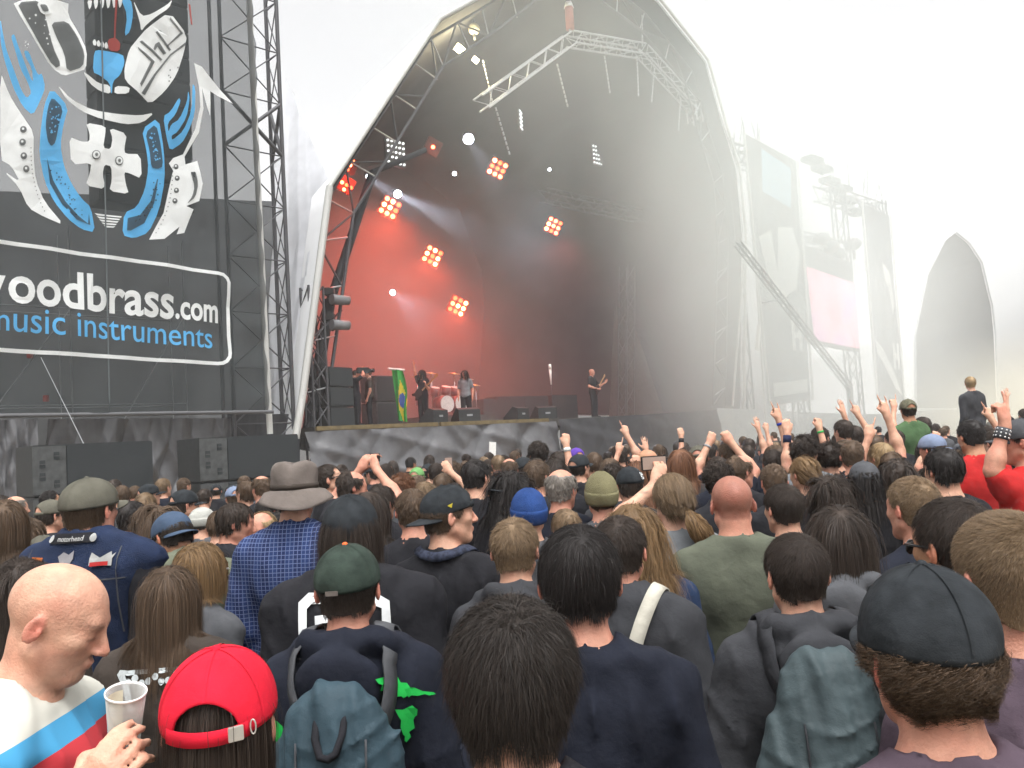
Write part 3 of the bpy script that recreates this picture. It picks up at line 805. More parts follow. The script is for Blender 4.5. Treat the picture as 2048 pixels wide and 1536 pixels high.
for k, (x, y) in enumerate(((681, 600), (681, 650))):
    loc = Spx(x, y, 0.4)
    root = empty('moving_head_lamp', loc, ['upper grey moving head lamp on the left side truss', 'lower grey moving head lamp on the left side truss'][k], 'stage light', 'moving heads on the side truss')
    b = obj('body', cyl_mesh('body', 16, 0.15, 0.13, -0.28, 0.26), mh_mat, root); b.matrix_local = STAGE_R.to_4x4() @ Matrix.Rotation(math.radians(90), 4, 'Y')
    y_ = obj('yoke', box_mesh('yoke', 0.05, 0.05, 0.26, 0.02), house, root); y_.matrix_local = Matrix.Translation((-0.22, 0, 0.1))
    bs = obj('base', box_mesh('base', 0.14, 0.14, 0.1, 0.02), house, root); bs.matrix_local = Matrix.Translation((-0.3, 0.0, 0.25))
sp = empty('side_post', Spx(700, 480, 0.9), 'dark slanting post and drape down the left side of the stage', 'post')
for (a, b, r) in (((655, 620), (745, 345), 0.13), ((745, 345), (850, 300), 0.10), ((610, 900), (660, 600), 0.16)):
    bar('post', Spx(*a, 0.9), Spx(*b, 0.9), r, M['black_cloth'], sp)
st = empty('side_truss_tower', S(0.9, 0.7, 0), 'narrow dark truss upright at the left stage corner', 'tower')
truss(st, S(0.75, 0.5, 0), S(0.75, 0.5, 6.5), SU * 0.22, SN * 0.22, 12, 0.035, 0.02, M['steel_dark'])

# ------------------------------------------------------------------ things on the stage
def sbox(name, part, x, ybase, d, hx, hy, hz, mt, label, cat, yaw=0, group=None, extra=None):
    t, _ = pl(x, ybase, d)
    loc = S(t, d, DZ)
    root = empty(name, loc, label, cat, group)
    R = STAGE_R.to_4x4() @ Matrix.Rotation(yaw, 4, 'Z')
    b = obj(part, box_mesh(part, hx, hy, hz, 0.02), mt, root); b.matrix_local = R @ Matrix.Translation((0, 0, hz))
    g = obj('front_grille', box_mesh('front_grille', hx * 0.9, 0.012, hz * 0.88, 0.005), M['grille'], root); g.matrix_local = R @ Matrix.Translation((0, -hy - 0.006, hz))
    return root
for k in range(3):
    r = sbox('side_fill_speaker', 'cabinet', 664, 838, 1.0, 0.5, 0.4, 0.27, M['cab'], f'{["bottom", "middle", "top"][k]} black side fill speaker at the left end of the stage', 'speaker', 0.25, 'side fill stack')
    r.location.z += 0.56 * k
    if k == 2: continue
    r = sbox('amplifier_rack', 'cabinet', 765, 838, 3.6, 0.55, 0.4, 0.42, M['cab_grey'], f'{["bottom", "middle", "top"][k]} grey amplifier cabinet behind the green flag', 'amplifier', 0.1, 'amplifier stack by the flag')
    r.location.z += 0.86 * k
for k, (x, hx, hz) in enumerate(((1010, 0.8, 0.6), (1062, 0.75, 0.6), (1120, 0.8, 0.62), (975, 0.5, 0.55))):
    for lev in range(1):
        r = sbox('guitar_cabinet', 'cabinet', x, 820, 6.5, hx, 0.35, hz, M['cab'], f'{["lower", "upper"][lev]} guitar cabinet {["left of the white microphone", "nearest the drum kit side", "behind the white microphone", "right beside the drum riser"][k]}', 'amplifier', 0, 'guitar cabinets along the back line')
        r.location.z += 2 * hz * lev
def wedge(x, d, label, yaw=0.0):
    t, _ = pl(x, 838, d)
    root = empty('monitor_wedge', S(t, d, DZ), label, 'monitor speaker', 'floor monitors along the stage lip')
    R = STAGE_R.to_4x4() @ Matrix.Rotation(yaw, 4, 'Z')
    pr = [(-0.26, 0.0), (0.30, 0.0), (0.30, 0.12), (-0.08, 0.46), (-0.26, 0.40)]
    V = [(sx * 0.38, p[0], p[1]) for sx in (-1, 1) for p in pr]
    k = len(pr)
    fs = [list(range(k)), list(range(k, 2 * k))[::-1]] + [[i, k + i, k + (i + 1) % k, (i + 1) % k] for i in range(k)]
    b = obj('cabinet', pym('cabinet', V, fs), M['cab'], root); b.matrix_local = R
    g = obj('grille', pym('grille', [(-0.34, 0.27, 0.16), (0.34, 0.27, 0.16), (0.34, -0.05, 0.45), (-0.34, -0.05, 0.45)], [[0, 1, 2, 3]]), M['grille'], root); g.matrix_local = R @ Matrix.Translation((0, 0.008, 0.01))
    h = obj('handle', box_mesh('handle', 0.1, 0.01, 0.03, 0.005), M['steel'], root); h.matrix_local = R @ Matrix.Translation((0, -0.268, 0.22))
wedge(868, 0.8, 'floor monitor below the guitarist raising his arm', 0.3)
wedge(932, 0.8, 'floor monitor in front of the grey shirted singer', -0.2)
wedge(1034, 0.9, 'floor monitor left of the pair at mid stage', 0.3)
wedge(1088, 0.9, 'floor monitor right of the pair at mid stage', -0.2)
# drum kit
t, _ = pl(888, 800, 5.5)
dk = empty('drum_kit', S(t, 5.5, DZ), 'drum kit on its riser with chrome stands and cymbals', 'drum kit')
chrome = mat('chrome', (0.7, 0.7, 0.72), 0.2, 0.1, 5, metal=0.9)
shell = mat('drum_shell', (0.25, 0.07, 0.06), 0.3, 0.2, 6)
skinm = mat('drum_head', (0.65, 0.63, 0.6), 0.6)
def dpart(nm, me, mt, mtx):
    o = obj(nm, me, mt, dk); o.matrix_local = STAGE_R.to_4x4() @ mtx; return o
dpart('riser', box_mesh('riser', 1.5, 1.2, 0.2, 0.01), M['deck'], Matrix.Translation((0, 0, 0.2)))
for x_, z_, r_, h_2 in ((-0.35, 0.85, 0.33, 0.45), (0.35, 0.85, 0.33, 0.45)):
    dpart('bass_drum', cyl_mesh('bass_drum', 24, r_, r_, -h_2 / 2, h_2 / 2), shell, Matrix.Translation((x_, -0.4, z_)) @ Matrix.Rotation(math.radians(90), 4, 'X'))
    dpart('drum_head', cyl_mesh('drum_head', 24, r_ * 0.94, r_ * 0.94, 0, 0.02), skinm, Matrix.Translation((x_, -0.4 - h_2 / 2 - 0.003, z_)) @ Matrix.Rotation(math.radians(90), 4, 'X'))
for x_, y_, z_, r_ in ((-0.5, -0.1, 1.35, 0.17), (0.0, -0.15, 1.38, 0.18), (0.5, -0.1, 1.35, 0.19), (1.0, 0.1, 0.95, 0.24), (-1.0, 0.1, 1.0, 0.2)):
    dpart('tom', cyl_mesh('tom', 18, r_, r_, -0.15, 0.15), shell, Matrix.Translation((x_, y_, z_)) @ Matrix.Rotation(0.3, 4, 'X'))
    dpart('drum_head', cyl_mesh('drum_head', 18, r_ * 1.02, r_ * 1.02, 0.151, 0.165), skinm, Matrix.Translation((x_, y_, z_)) @ Matrix.Rotation(0.3, 4, 'X'))
brass = mat('cymbal_brass', (0.55, 0.42, 0.2), 0.3, 0.15, 8, metal=0.8)
for x_, z_, r_ in ((-1.2, 1.9, 0.24), (-0.55, 2.05, 0.22), (0.55, 2.05, 0.24), (1.2, 1.85, 0.26), (1.6, 1.6, 0.2)):
    dpart('stand', cyl_mesh('stand', 6, 0.02, 0.02, 0.4, z_), chrome, Matrix.Translation((x_, 0.0, 0)))
    dpart('cymbal', cyl_mesh('cymbal', 20, r_, 0.03, 0, 0.035), brass, Matrix.Translation((x_, 0.0, z_)) @ Matrix.Rotation(0.25, 4, 'X'))
# microphone on its stand, with a pale cloth wrap
t, zt = pl(1100, 735, 1.6)
mic = empty('microphone_stand', S(t, 1.6, DZ), 'white wrapped microphone stand alone at mid stage', 'microphone stand')
o = obj('stand', cyl_mesh('stand', 8, 0.015, 0.012, 0, zt - DZ - 0.3), M['steel_dark'], mic)
o = obj('base', cyl_mesh('base', 16, 0.15, 0.13, 0, 0.03), M['steel_dark'], mic)
pale = mat('pale_wrap', (0.75, 0.72, 0.68), 0.7)
o = obj('wrapped_boom', cyl_mesh('wrapped_boom', 8, 0.02, 0.05, zt - DZ - 0.62, zt - DZ - 0.06), pale, mic)
o = obj('microphone', cyl_mesh('microphone', 10, 0.06, 0.045, zt - DZ - 0.06, zt - DZ + 0.12), pale, mic)
# green, yellow and blue flag hung on a cabinet pole
fl = empty('hanging_flag', Spx(800, 838, 2.4), 'green flag with yellow diamond and blue disc hung on stage', 'flag')
finv = Matrix.Translation(-Vector(fl.location))
def flag_pt(a, b):                                 # a across, b down
    x = 783 + 22 * a + 14 * b + 4 * math.sin(b * 5) * a
    y = 738 + 103 * b + 3 * a
    return Spx(x, y, 2.4 + 0.10 * math.sin(a * 9 + b * 3))
def flag_part(nm, f, mt, lift, na=14, nb_=40):
    V, idx, q = [], {}, []
    for j in range(nb_ + 1):
        for i in range(na + 1):
            a, b = i / na, j / nb_
            idx[i, j] = len(V); V.append(flag_pt(a, b) - SN * lift)
    for j in range(nb_):
        for i in range(na):
            if f((i + 0.5) / na, (j + 0.5) / nb_): q.append([idx[i, j], idx[i + 1, j], idx[i + 1, j + 1], idx[i, j + 1]])
    q = np.array(q); us = np.unique(q)
    rm = np.zeros(len(V), int); rm[us] = np.arange(len(us))
    o = obj(nm, mesh_np(nm, np.array(V)[us], rm[q]), mt, fl); o.matrix_parent_inverse = finv
flag_part('green_cloth', lambda a, b: True, mat('flag_green', (0.03, 0.32, 0.05), 0.7), 0)
flag_part('yellow_diamond', lambda a, b: abs(a - 0.55) / 0.5 + abs(b - 0.62) / 0.42 < 1, mat('flag_yellow', (0.65, 0.48, 0.03), 0.7), 0.015)
flag_part('blue_disc', lambda a, b: ((a - 0.55) / 0.32) ** 2 + ((b - 0.60) / 0.14) ** 2 < 1, mat('flag_blue', (0.05, 0.09, 0.32), 0.7), 0.03)
bar('rail', Spx(776, 737, 2.4), Spx(808, 740, 2.4), 0.035, pale, fl)

# ------------------------------------------------------------------ right of the stage: banners, screen, gantry
M['far_banner'] = scrim('far_dark_banner', (0.06, 0.07, 0.072), 0.15)
M['far_print'] = scrim('far_pale_print', (0.62, 0.63, 0.6), 0.05)
M['far_blue'] = scrim('far_blue_print', (0.3, 0.48, 0.6), 0.05)
def far_banner(corners, label, marks, seed):
    ts = [pl(*c) for c in corners]                # bl, br, tr, tl
    root = empty('tall_banner', S(ts[0][0], 0, ts[0][1]), label, 'banner', 'tall banners between the two stages')
    cs = [S(t, 0, z) for t, z in ts]
    cloth('mesh_cloth', cs, 24, 50, 0.03, M['far_banner'], root, seed, 2, 0, -SN)
    bl, br, tr, tl = cs
    inv = Matrix.Translation(-Vector(root.location))
    for nm, poly, mt in marks:
        r = poly_tri(poly, 0.2)
        V = [(1 - a) * ((1 - b) * bl + b * tl) + a * ((1 - b) * br + b * tr) - SN * 0.08 for a, b in r[0]]
        o = obj(nm, pym(nm, V, r[1]), M[mt], root); o.matrix_parent_inverse = inv
    for a, b in ((bl, tl), (br, tr)):
        bar('edge_pole', a - SN * 0.1, b - SN * 0.1, 0.06, M['pole_white'], root)
    return cs
cs2 = far_banner([(1536, 812), (1622, 800), (1592, 322), (1484, 264)], 'tall hazy banner with pale artwork right beside the near stage',
    [('artwork', [(0.1, 0.62), (0.35, 0.66), (0.42, 0.5), (0.5, 0.68), (0.8, 0.7), (0.92, 0.6), (0.8, 0.45), (0.6, 0.42), (0.5, 0.36), (0.35, 0.42), (0.2, 0.5)], 'far_print'),
     ('artwork', [(0.62, 0.32), (0.7, 0.33), (0.7, 0.27), (0.78, 0.28), (0.79, 0.34), (0.86, 0.34), (0.84, 0.2), (0.77, 0.2), (0.77, 0.25), (0.69, 0.25), (0.69, 0.2), (0.62, 0.2)], 'far_print'),
     ('artwork', [(0.25, 0.8), (0.8, 0.78), (0.85, 0.95), (0.3, 0.97)], 'far_blue'),
     ('lettering_block', [(0.12, 0.03), (0.9, 0.035), (0.9, 0.085), (0.12, 0.08)], 'far_print')], 31)
cs3 = far_banner([(1752, 800), (1806, 800), (1778, 432), (1721, 404)], 'tall hazy banner beyond the pink screen',
    [('artwork', [(0.55, 0.72), (0.8, 0.68), (0.9, 0.5), (0.8, 0.45), (0.72, 0.6), (0.6, 0.62)], 'far_print'),
     ('artwork', [(0.1, 0.3), (0.35, 0.26), (0.65, 0.16), (0.95, 0.02), (0.7, 0.06), (0.4, 0.16), (0.12, 0.24)], 'far_print'),
     ('artwork', [(0.7, 0.3), (0.78, 0.3), (0.78, 0.25), (0.86, 0.25), (0.86, 0.3), (0.94, 0.3), (0.94, 0.16), (0.86, 0.16), (0.86, 0.21), (0.78, 0.21), (0.78, 0.16), (0.7, 0.16)], 'far_print')], 37)
scr = empty('video_screen', Spx(1660, 690, 0), 'large pink video screen with dark header between the banners', 'screen')
sinv = Matrix.Translation(-Vector(scr.location))
def quad_part(nm, px, mt, lift, thick=0.15):
    P = [Spx(x, y, 0) - SN * lift for x, y in px]
    Q = [p + SN * thick for p in P]
    o = obj(nm, pym(nm, P + Q, [[0, 1, 2, 3], [7, 6, 5, 4], [0, 4, 5, 1], [1, 5, 6, 2], [2, 6, 7, 3], [3, 7, 4, 0]]), mt, scr); o.matrix_parent_inverse = sinv
pink = bpy.data.materials.new('pink_screen_image'); pink.use_nodes = True
nt = pink.node_tree; b = nt.nodes['Principled BSDF']
tc = nt.nodes.new('ShaderNodeTexCoord'); nz = nt.nodes.new('ShaderNodeTexNoise'); nz.inputs['Scale'].default_value = 0.35
rp = nt.nodes.new('ShaderNodeValToRGB')
rp.color_ramp.elements[0].color = (0.80, 0.33, 0.62, 1); rp.color_ramp.elements[1].color = (0.95, 0.25, 0.36, 1)
rp.color_ramp.elements[0].position = 0.35; rp.color_ramp.elements[1].position = 0.65
nz.inputs['Detail'].default_value = 5; nz.inputs['Distortion'].default_value = 1.5
e_ = rp.color_ramp.elements.new(0.5); e_.color = (0.90, 0.48, 0.62, 1)
nt.links.new(tc.outputs['Object'], nz.inputs['Vector']); nt.links.new(nz.outputs['Fac'], rp.inputs['Fac'])
nt.links.new(rp.outputs['Color'], b.inputs['Emission Color']); b.inputs['Base Color'].default_value = (0.03, 0.03, 0.03, 1)
b.inputs['Emission Strength'].default_value = 0.8
quad_part('frame', [(1623, 686), (1718, 703), (1704, 526), (1604, 488)], M['cab_grey'], 0.0, 0.3)
quad_part('display', [(1628, 680), (1715, 697), (1707, 568), (1612, 535)], pink, 0.12, 0.1)
gan = empty('gantry', S(30, 0.6, 0), 'hazy lattice gantry holding the screen and banners', 'gantry')
for t_ in (22.0, 26.9, 32.6, 37.6):
    truss(gan, S(t_, 0.7, 0), S(t_, 0.7, 15.0 if t_ < 27.5 else 14.5), SU * 0.25, SN * 0.3, 12, 0.05, 0.03, M['steel_dark'])
truss(gan, S(21.6, 0.7, 14.4), S(27.3, 0.7, 14.4), SN * 0.3, (0, 0, 0.4), 9, 0.05, 0.03, M['steel_dark'])
truss(gan, S(30.5, 0.7, 13.9), S(38.0, 0.7, 13.9), SN * 0.3, (0, 0, 0.4), 11, 0.05, 0.03, M['steel_dark'])
truss(gan, S(26.9, 0.7, 11.2), S(32.6, 0.7, 11.2), SN * 0.3, (0, 0, 0.25), 8, 0.04, 0.025, M['steel_dark'])
rg = random.Random(5)
for k in range(26):
    t_ = rg.choice([rg.uniform(21.8, 27.2), rg.uniform(31, 38)])
    z_ = 14.6
    bar('rigging_rod', S(t_, 0.7 + rg.uniform(-0.4, 0.4), z_), S(t_ + rg.uniform(-0.7, 0.7), 0.7, z_ + rg.uniform(0.6, 1.9)), 0.02, M['steel_dark'], gan)
bm = bmesh.new(); bmesh.ops.create_uvsphere(bm, u_segments=12, v_segments=8, radius=0.45)
for v in bm.verts: v.co.z *= 0.75
GL = bpy.data.meshes.new('lamp_bowl'); bm.to_mesh(GL); bm.free()
for k, (x, y) in enumerate(((1643, 478), (1662, 494), (1676, 508), (1706, 488))):
    r = empty('gantry_lamp', Spx(x, y, 0.4), ['first round lamp on top of the pink screen', 'second round lamp on top of the pink screen', 'third round lamp on top of the pink screen', 'dark lamp cluster on the post beside the far banner'][k], 'lamp', 'lamps above the screen')
    obj('bowl', GL, M['steel_dark'], r)
    o = obj('bracket', box_mesh('bracket', 0.06, 0.06, 0.4, 0.01), M['steel_dark'], r); o.matrix_local = Matrix.Translation((0, 0, -0.45))
for k, (x, y) in enumerate(((1620, 320), (1640, 338), (1655, 362), (1680, 378), (1690, 402), (1706, 425))):
    r = empty('line_array_speaker', Spx(x + 4, y, 1.0), ['topmost', 'second', 'third', 'fourth', 'fifth', 'lowest'][k] + ' of the hazy hanging speakers above the pink screen', 'speaker', 'hanging speakers in the haze')
    b = obj('cabinet', box_mesh('cabinet', 0.6, 0.35, 0.14, 0.03), M['cab_grey'], r); b.matrix_local = STAGE_R.to_4x4()
    g = obj('front_grille', box_mesh('front_grille', 0.55, 0.01, 0.11), M['grille'], r); g.matrix_local = STAGE_R.to_4x4() @ Matrix.Translation((0, -0.36, 0))
    bar('hanger', S(*[pl(x + 4, y, 1.0)[0]], 1.0, pl(x + 4, y, 1.0)[1] + 0.14), S(*[pl(x + 4, y, 1.0)[0]], 1.0, 14.2), 0.015, M['steel_dark'], r)
jib = empty('camera_crane', Spx(1690, 760, -2.5), 'dark slanting camera crane boom rising in front of the haze', 'crane')
ja, jb = Spx(1700, 775, -2.5), Spx(1476, 488, -2.5)
jd = (jb - ja) / np.linalg.norm(jb - ja); jw = np.cross(jd, SN)
truss(jib, ja, jb, SN * 0.10, jw * 0.10, 26, 0.03, 0.016, M['steel_dark'])
bar('cross_bar', Spx(1525, 606, -2.5), Spx(1578, 594, -2.5), 0.025, M['steel_dark'], jib)
bar('mast', S(pl(1700, 775, -2.5)[0], -2.5, 0), ja, 0.12, M['steel_dark'], jib)
# pale stay poles at the right stage corner
for k, (a, b) in enumerate((((1465, 812), (1489, 515)), ((1532, 845), (1512, 545)))):
    r = empty('corner_pole', Spx(*a, -0.6), ['pale slanting pole at the right corner of the near stage', 'thin pale pole in front of the hazy banner'][k], 'pole', 'poles at the right stage corner')
    bar('pole', Spx(*a, -0.6), Spx(*b, -0.6), 0.05, M['pole_white'], r)
    if k: bar('wrap', Spx(1514, 700, -0.65), Spx(1518, 650, -0.65), 0.1, pale, r)
inner = empty('corner_tower', S(18.5, 3, 0), 'dim truss tower inside the right end of the near stage', 'tower')
truss(inner, S(17.8, 4, DZ), S(18.6, 4, 9.5), SU * 0.25, SN * 0.25, 10, 0.03, 0.016, M['steel_dark'])
dr2 = cloth('side_drape', [S(19.6, 6.5, DZ), S(19.9, 3.5, DZ), S(18.4, 4.0, 8.0), S(18.3, 4.6, 8.0)], 20, 20, 0.08, mat('grey_side_drape', (0.10, 0.10, 0.098), 0.8), None, 3, 2)
tag(dr2, 'pale grey tapering drape inside the right end of the stage', 'drape')
# the second stage, far off in the haze
roof2 = stage_roof((65.5, 11.0), 'second arched stage far off in the haze', False)
d2 = empty('far_stage_deck', S(78, 11.5, 0), 'dark platform of the far second stage', 'stage')
o = obj('platform', box_mesh('platform', 9.9, 6.0, 1.3, 0.05), M['deck'], d2); o.matrix_local = STAGE_R.to_4x4() @ Matrix.Translation((0, 6, 1.3))
tent = empty('marquee', at(1835, 800, 110), 'pale marquee roof between the far banner and second stage', 'tent')
tent.location.z = 0
pr = [(-9, 0), (-9, 14), (0, 17), (9, 14.5), (9, 0)]
V = [(x_, y_, z_) for y_ in (0, 16) for x_, z_ in pr]
o = obj('canvas', pym('canvas', V, [[0, 1, 2, 3, 4], [9, 8, 7, 6, 5], [0, 5, 6, 1], [1, 6, 7, 2], [2, 7, 8, 3], [3, 8, 9, 4]]), mat('grey_canvas', (0.35, 0.38, 0.37), 0.8), tent)
o = obj('ridge_pole', cyl_mesh('ridge_pole', 8, 0.12, 0.12, 0, 16), M['steel'], tent); o.matrix_local = Matrix.Translation((0, 0, 17)) @ Matrix.Rotation(math.radians(-90), 4, 'X')
# ------------------------------------------------------------------ people: smooth bodies from blended distance fields
def rotm(yaw=0, pitch=0, roll=0):
    return np.array(Matrix.Rotation(yaw, 3, 'Z') @ Matrix.Rotation(pitch, 3, 'X') @ Matrix.Rotation(roll, 3, 'Y'))
def E_(c, r, k=0.02, R=None, op='u'):
    return ('E', np.array(c, float), np.array(r, float), R, k, op)
def C_(a, b, ra, rb, k=0.02, op='u'):
    return ('C', np.array(a, float), np.array(b, float), (ra, rb), k, op)
def xf(prims, R, t):
    """move a list of shapes by rotation R and shift t"""
    out = []
    for p in prims:
        if p[0] == 'E':
            out.append(('E', R @ p[1] + t, p[2], R if p[3] is None else R @ p[3], p[4], p[5]))
        else:
            out.append(('C', R @ p[1] + t, R @ p[2] + t, p[3], p[4], p[5]))
    return out
def prim_d(p, X, Y, Z):
    if p[0] == 'E':
        c, r, R = p[1], p[2], p[3]
        x, y, z = X - c[0], Y - c[1], Z - c[2]
        if R is not None:
            x, y, z = R[0, 0] * x + R[1, 0] * y + R[2, 0] * z, R[0, 1] * x + R[1, 1] * y + R[2, 1] * z, R[0, 2] * x + R[1, 2] * y + R[2, 2] * z
        x, y, z = x / r[0], y / r[1], z / r[2]
        k0 = np.sqrt(x * x + y * y + z * z) + 1e-9
        k1 = np.sqrt((x / r[0]) ** 2 + (y / r[1]) ** 2 + (z / r[2]) ** 2) + 1e-9
        return k0 * (k0 - 1) / k1
    a, b, (ra, rb) = p[1], p[2], p[3]
    d = b - a
    L = float(d @ d) + 1e-12
    x, y, z = X - a[0], Y - a[1], Z - a[2]
    t = np.clip((x * d[0] + y * d[1] + z * d[2]) / L, 0, 1)
    return np.sqrt((x - d[0] * t) ** 2 + (y - d[1] * t) ** 2 + (z - d[2] * t) ** 2) - (ra + (rb - ra) * t)
def combine(D, d, k, op):
    if op == 'u':
        h = np.clip(0.5 + 0.5 * (d - D) / k, 0, 1)
        return d * (1 - h) + D * h - k * h * (1 - h)
    h = np.clip(0.5 - 0.5 * (d + D) / k, 0, 1)          # smooth subtraction
    return D * (1 - h) - d * h + k * h * (1 - h)
def bounds(p, mg=0.06):
    if p[0] == 'E':
        r = np.full(3, p[2].max()) if p[3] is not None else p[2]
        return p[1] - r - mg, p[1] + r + mg
    r = max(p[3])
    return np.minimum(p[1], p[2]) - r - mg, np.maximum(p[1], p[2]) + r + mg
def field(prims, xs, ys, zs):
    D = np.full((len(xs), len(ys), len(zs)), 1.0, np.float32)
    for p in prims:
        lo, hi = bounds(p)
        i0, i1 = np.searchsorted(xs, (lo[0], hi[0])); j0, j1 = np.searchsorted(ys, (lo[1], hi[1])); k0, k1 = np.searchsorted(zs, (lo[2], hi[2]))
        if i1 <= i0 or j1 <= j0 or k1 <= k0: continue
        X = xs[i0:i1, None, None].astype(np.float32); Y = ys[None, j0:j1, None].astype(np.float32); Z = zs[None, None, k0:k1].astype(np.float32)
        D[i0:i1, j0:j1, k0:k1] = combine(D[i0:i1, j0:j1, k0:k1], prim_d(p, X, Y, Z), p[4], p[5])
    return D
def field_pts(prims, P):
    D = np.full(len(P), 1.0)
    for p in prims:
        D = combine(D, prim_d(p, P[:, 0], P[:, 1], P[:, 2]), p[4], p[5])
    return D
def surface(D, xs, ys, zs):
    """surface nets on a rectilinear grid -> vertices, quads"""
    ins = D < 0
    nx, ny, nz = [s - 1 for s in D.shape]
    cnt = np.zeros((nx, ny, nz), np.int8)
    for i in (0, 1):
        for j in (0, 1):
            for k in (0, 1):
                cnt += ins[i:nx + i, j:ny + j, k:nz + k]
    ci, cj, ck = np.nonzero((cnt > 0) & (cnt < 8))
    n = len(ci)
    idx = np.full((nx, ny, nz), -1, np.int32); idx[ci, cj, ck] = np.arange(n)
    acc = np.zeros((n, 3)); wt = np.zeros(n)
    cor = [(i, j, k) for i in (0, 1) for j in (0, 1) for k in (0, 1)]
    for a in range(8):
        for b in range(a + 1, 8):
            A, B = cor[a], cor[b]
            if sum(abs(A[q] - B[q]) for q in range(3)) != 1: continue
            da = D[ci + A[0], cj + A[1], ck + A[2]]; db = D[ci + B[0], cj + B[1], ck + B[2]]
            m_ = (da < 0) != (db < 0)
            t = np.where(m_, da / (da - db + 1e-12), 0)
            pa = np.stack([xs[ci + A[0]], ys[cj + A[1]], zs[ck + A[2]]], 1); pb = np.stack([xs[ci + B[0]], ys[cj + B[1]], zs[ck + B[2]]], 1)
            acc += np.where(m_[:, None], pa + (pb - pa) * t[:, None], 0); wt += m_
    V = acc / np.maximum(wt, 1)[:, None]
    Q = []
    s = ins[:-1, 1:-1, 1:-1] != ins[1:, 1:-1, 1:-1]
    i, j, k = np.nonzero(s); j = j + 1; k = k + 1
    q = np.stack([idx[i, j - 1, k - 1], idx[i, j, k - 1], idx[i, j, k], idx[i, j - 1, k]], 1); f = ins[i, j, k]; q[~f] = q[~f][:, ::-1]; Q.append(q)
    s = ins[1:-1, :-1, 1:-1] != ins[1:-1, 1:, 1:-1]
    i, j, k = np.nonzero(s); i = i + 1; k = k + 1
    q = np.stack([idx[i - 1, j, k - 1], idx[i - 1, j, k], idx[i, j, k], idx[i, j, k - 1]], 1); f = ins[i, j, k]; q[~f] = q[~f][:, ::-1]; Q.append(q)
    s = ins[1:-1, 1:-1, :-1] != ins[1:-1, 1:-1, 1:]
    i, j, k = np.nonzero(s); i = i + 1; j = j + 1
    q = np.stack([idx[i - 1, j - 1, k], idx[i, j - 1, k], idx[i, j, k], idx[i - 1, j, k]], 1); f = ins[i, j, k]; q[~f] = q[~f][:, ::-1]; Q.append(q)
    Q = np.concatenate(Q)
    return V, Q[(Q >= 0).all(1)]
def axis(lo, hi, h, fine=()):
    """grid coordinates with step h, finer inside the listed (a, b, step) ranges"""
    out, x = [], lo
    while x < hi:
        out.append(x)
        st = h
        for a, b, s in fine:
            if a <= x < b: st = min(st, s)
        x += st
    out.append(x)
    return np.array(out)

# head in its own frame: centre between crown and chin, face towards +Y
HEAD = [E_((0, -0.012, 0.032), (0.0765, 0.098, 0.084)), E_((0, 0.026, -0.030), (0.060, 0.062, 0.084), 0.03), E_((0, 0.060, -0.092), (0.027, 0.024, 0.020), 0.025),
        C_((0.054, -0.006, -0.052), (0.018, 0.058, -0.096), 0.020, 0.017, 0.02), C_((-0.054, -0.006, -0.052), (-0.018, 0.058, -0.096), 0.020, 0.017, 0.02),
        C_((-0.030, 0.074, 0.020), (0.030, 0.074, 0.020), 0.013, 0.013, 0.02), E_((0.042, 0.056, -0.018), (0.019, 0.02, 0.016), 0.02), E_((-0.042, 0.056, -0.018), (0.019, 0.02, 0.016), 0.02),
        E_((0.031, 0.092, -0.001), (0.015, 0.013, 0.010), 0.012, None, 's'), E_((-0.031, 0.092, -0.001), (0.015, 0.013, 0.010), 0.012, None, 's'),
        E_((0.031, 0.074, -0.002), (0.0125, 0.0125, 0.0115), 0.004), E_((-0.031, 0.074, -0.002), (0.0125, 0.0125, 0.0115), 0.004),
        C_((0, 0.086, 0.010), (0, 0.108, -0.030), 0.008, 0.0115, 0.010), E_((0.011, 0.097, -0.034), (0.009, 0.010, 0.007), 0.006), E_((-0.011, 0.097, -0.034), (0.009, 0.010, 0.007), 0.006),
        E_((0, 0.087, -0.0585), (0.021, 0.009, 0.0055), 0.006), E_((0, 0.085, -0.069), (0.018, 0.009, 0.006), 0.006)]
EARS = [E_((s * 0.082, -0.016, -0.006), (0.0075, 0.0185, 0.031), 0.006, rotm(s * 0.40, -0.20)) for s in (1, -1)] + \
       [E_((s * 0.0905, -0.010, -0.002), (0.0075, 0.0115, 0.019), 0.003, rotm(s * 0.40, -0.20), 's') for s in (1, -1)] + \
       [E_((s * 0.084, -0.004, -0.010), (0.005, 0.005, 0.009), 0.003) for s in (1, -1)]
SKULL_C = np.array([0, -0.012, 0.02])
_nth, _nph = 48, 96
_th = (np.arange(_nth) + 0.5) / _nth * math.pi
_ph = np.arange(_nph) / _nph * 2 * math.pi
_T, _Pp = np.meshgrid(_th, _ph, indexing='ij')
_dirs = np.stack([np.sin(_T) * np.cos(_Pp), np.sin(_T) * np.sin(_Pp), np.cos(_T)], -1).reshape(-1, 3)
_r = np.full(len(_dirs), 0.25)
_nape = [C_((0, -0.035, -0.03), (0, -0.045, -0.16), 0.058, 0.060, 0.03)]
for _ in range(14):
    _r = _r - 0.9 * field_pts(HEAD[:6] + _nape, SKULL_C + _dirs * _r[:, None])
SCALP = _r.reshape(_nth, _nph)
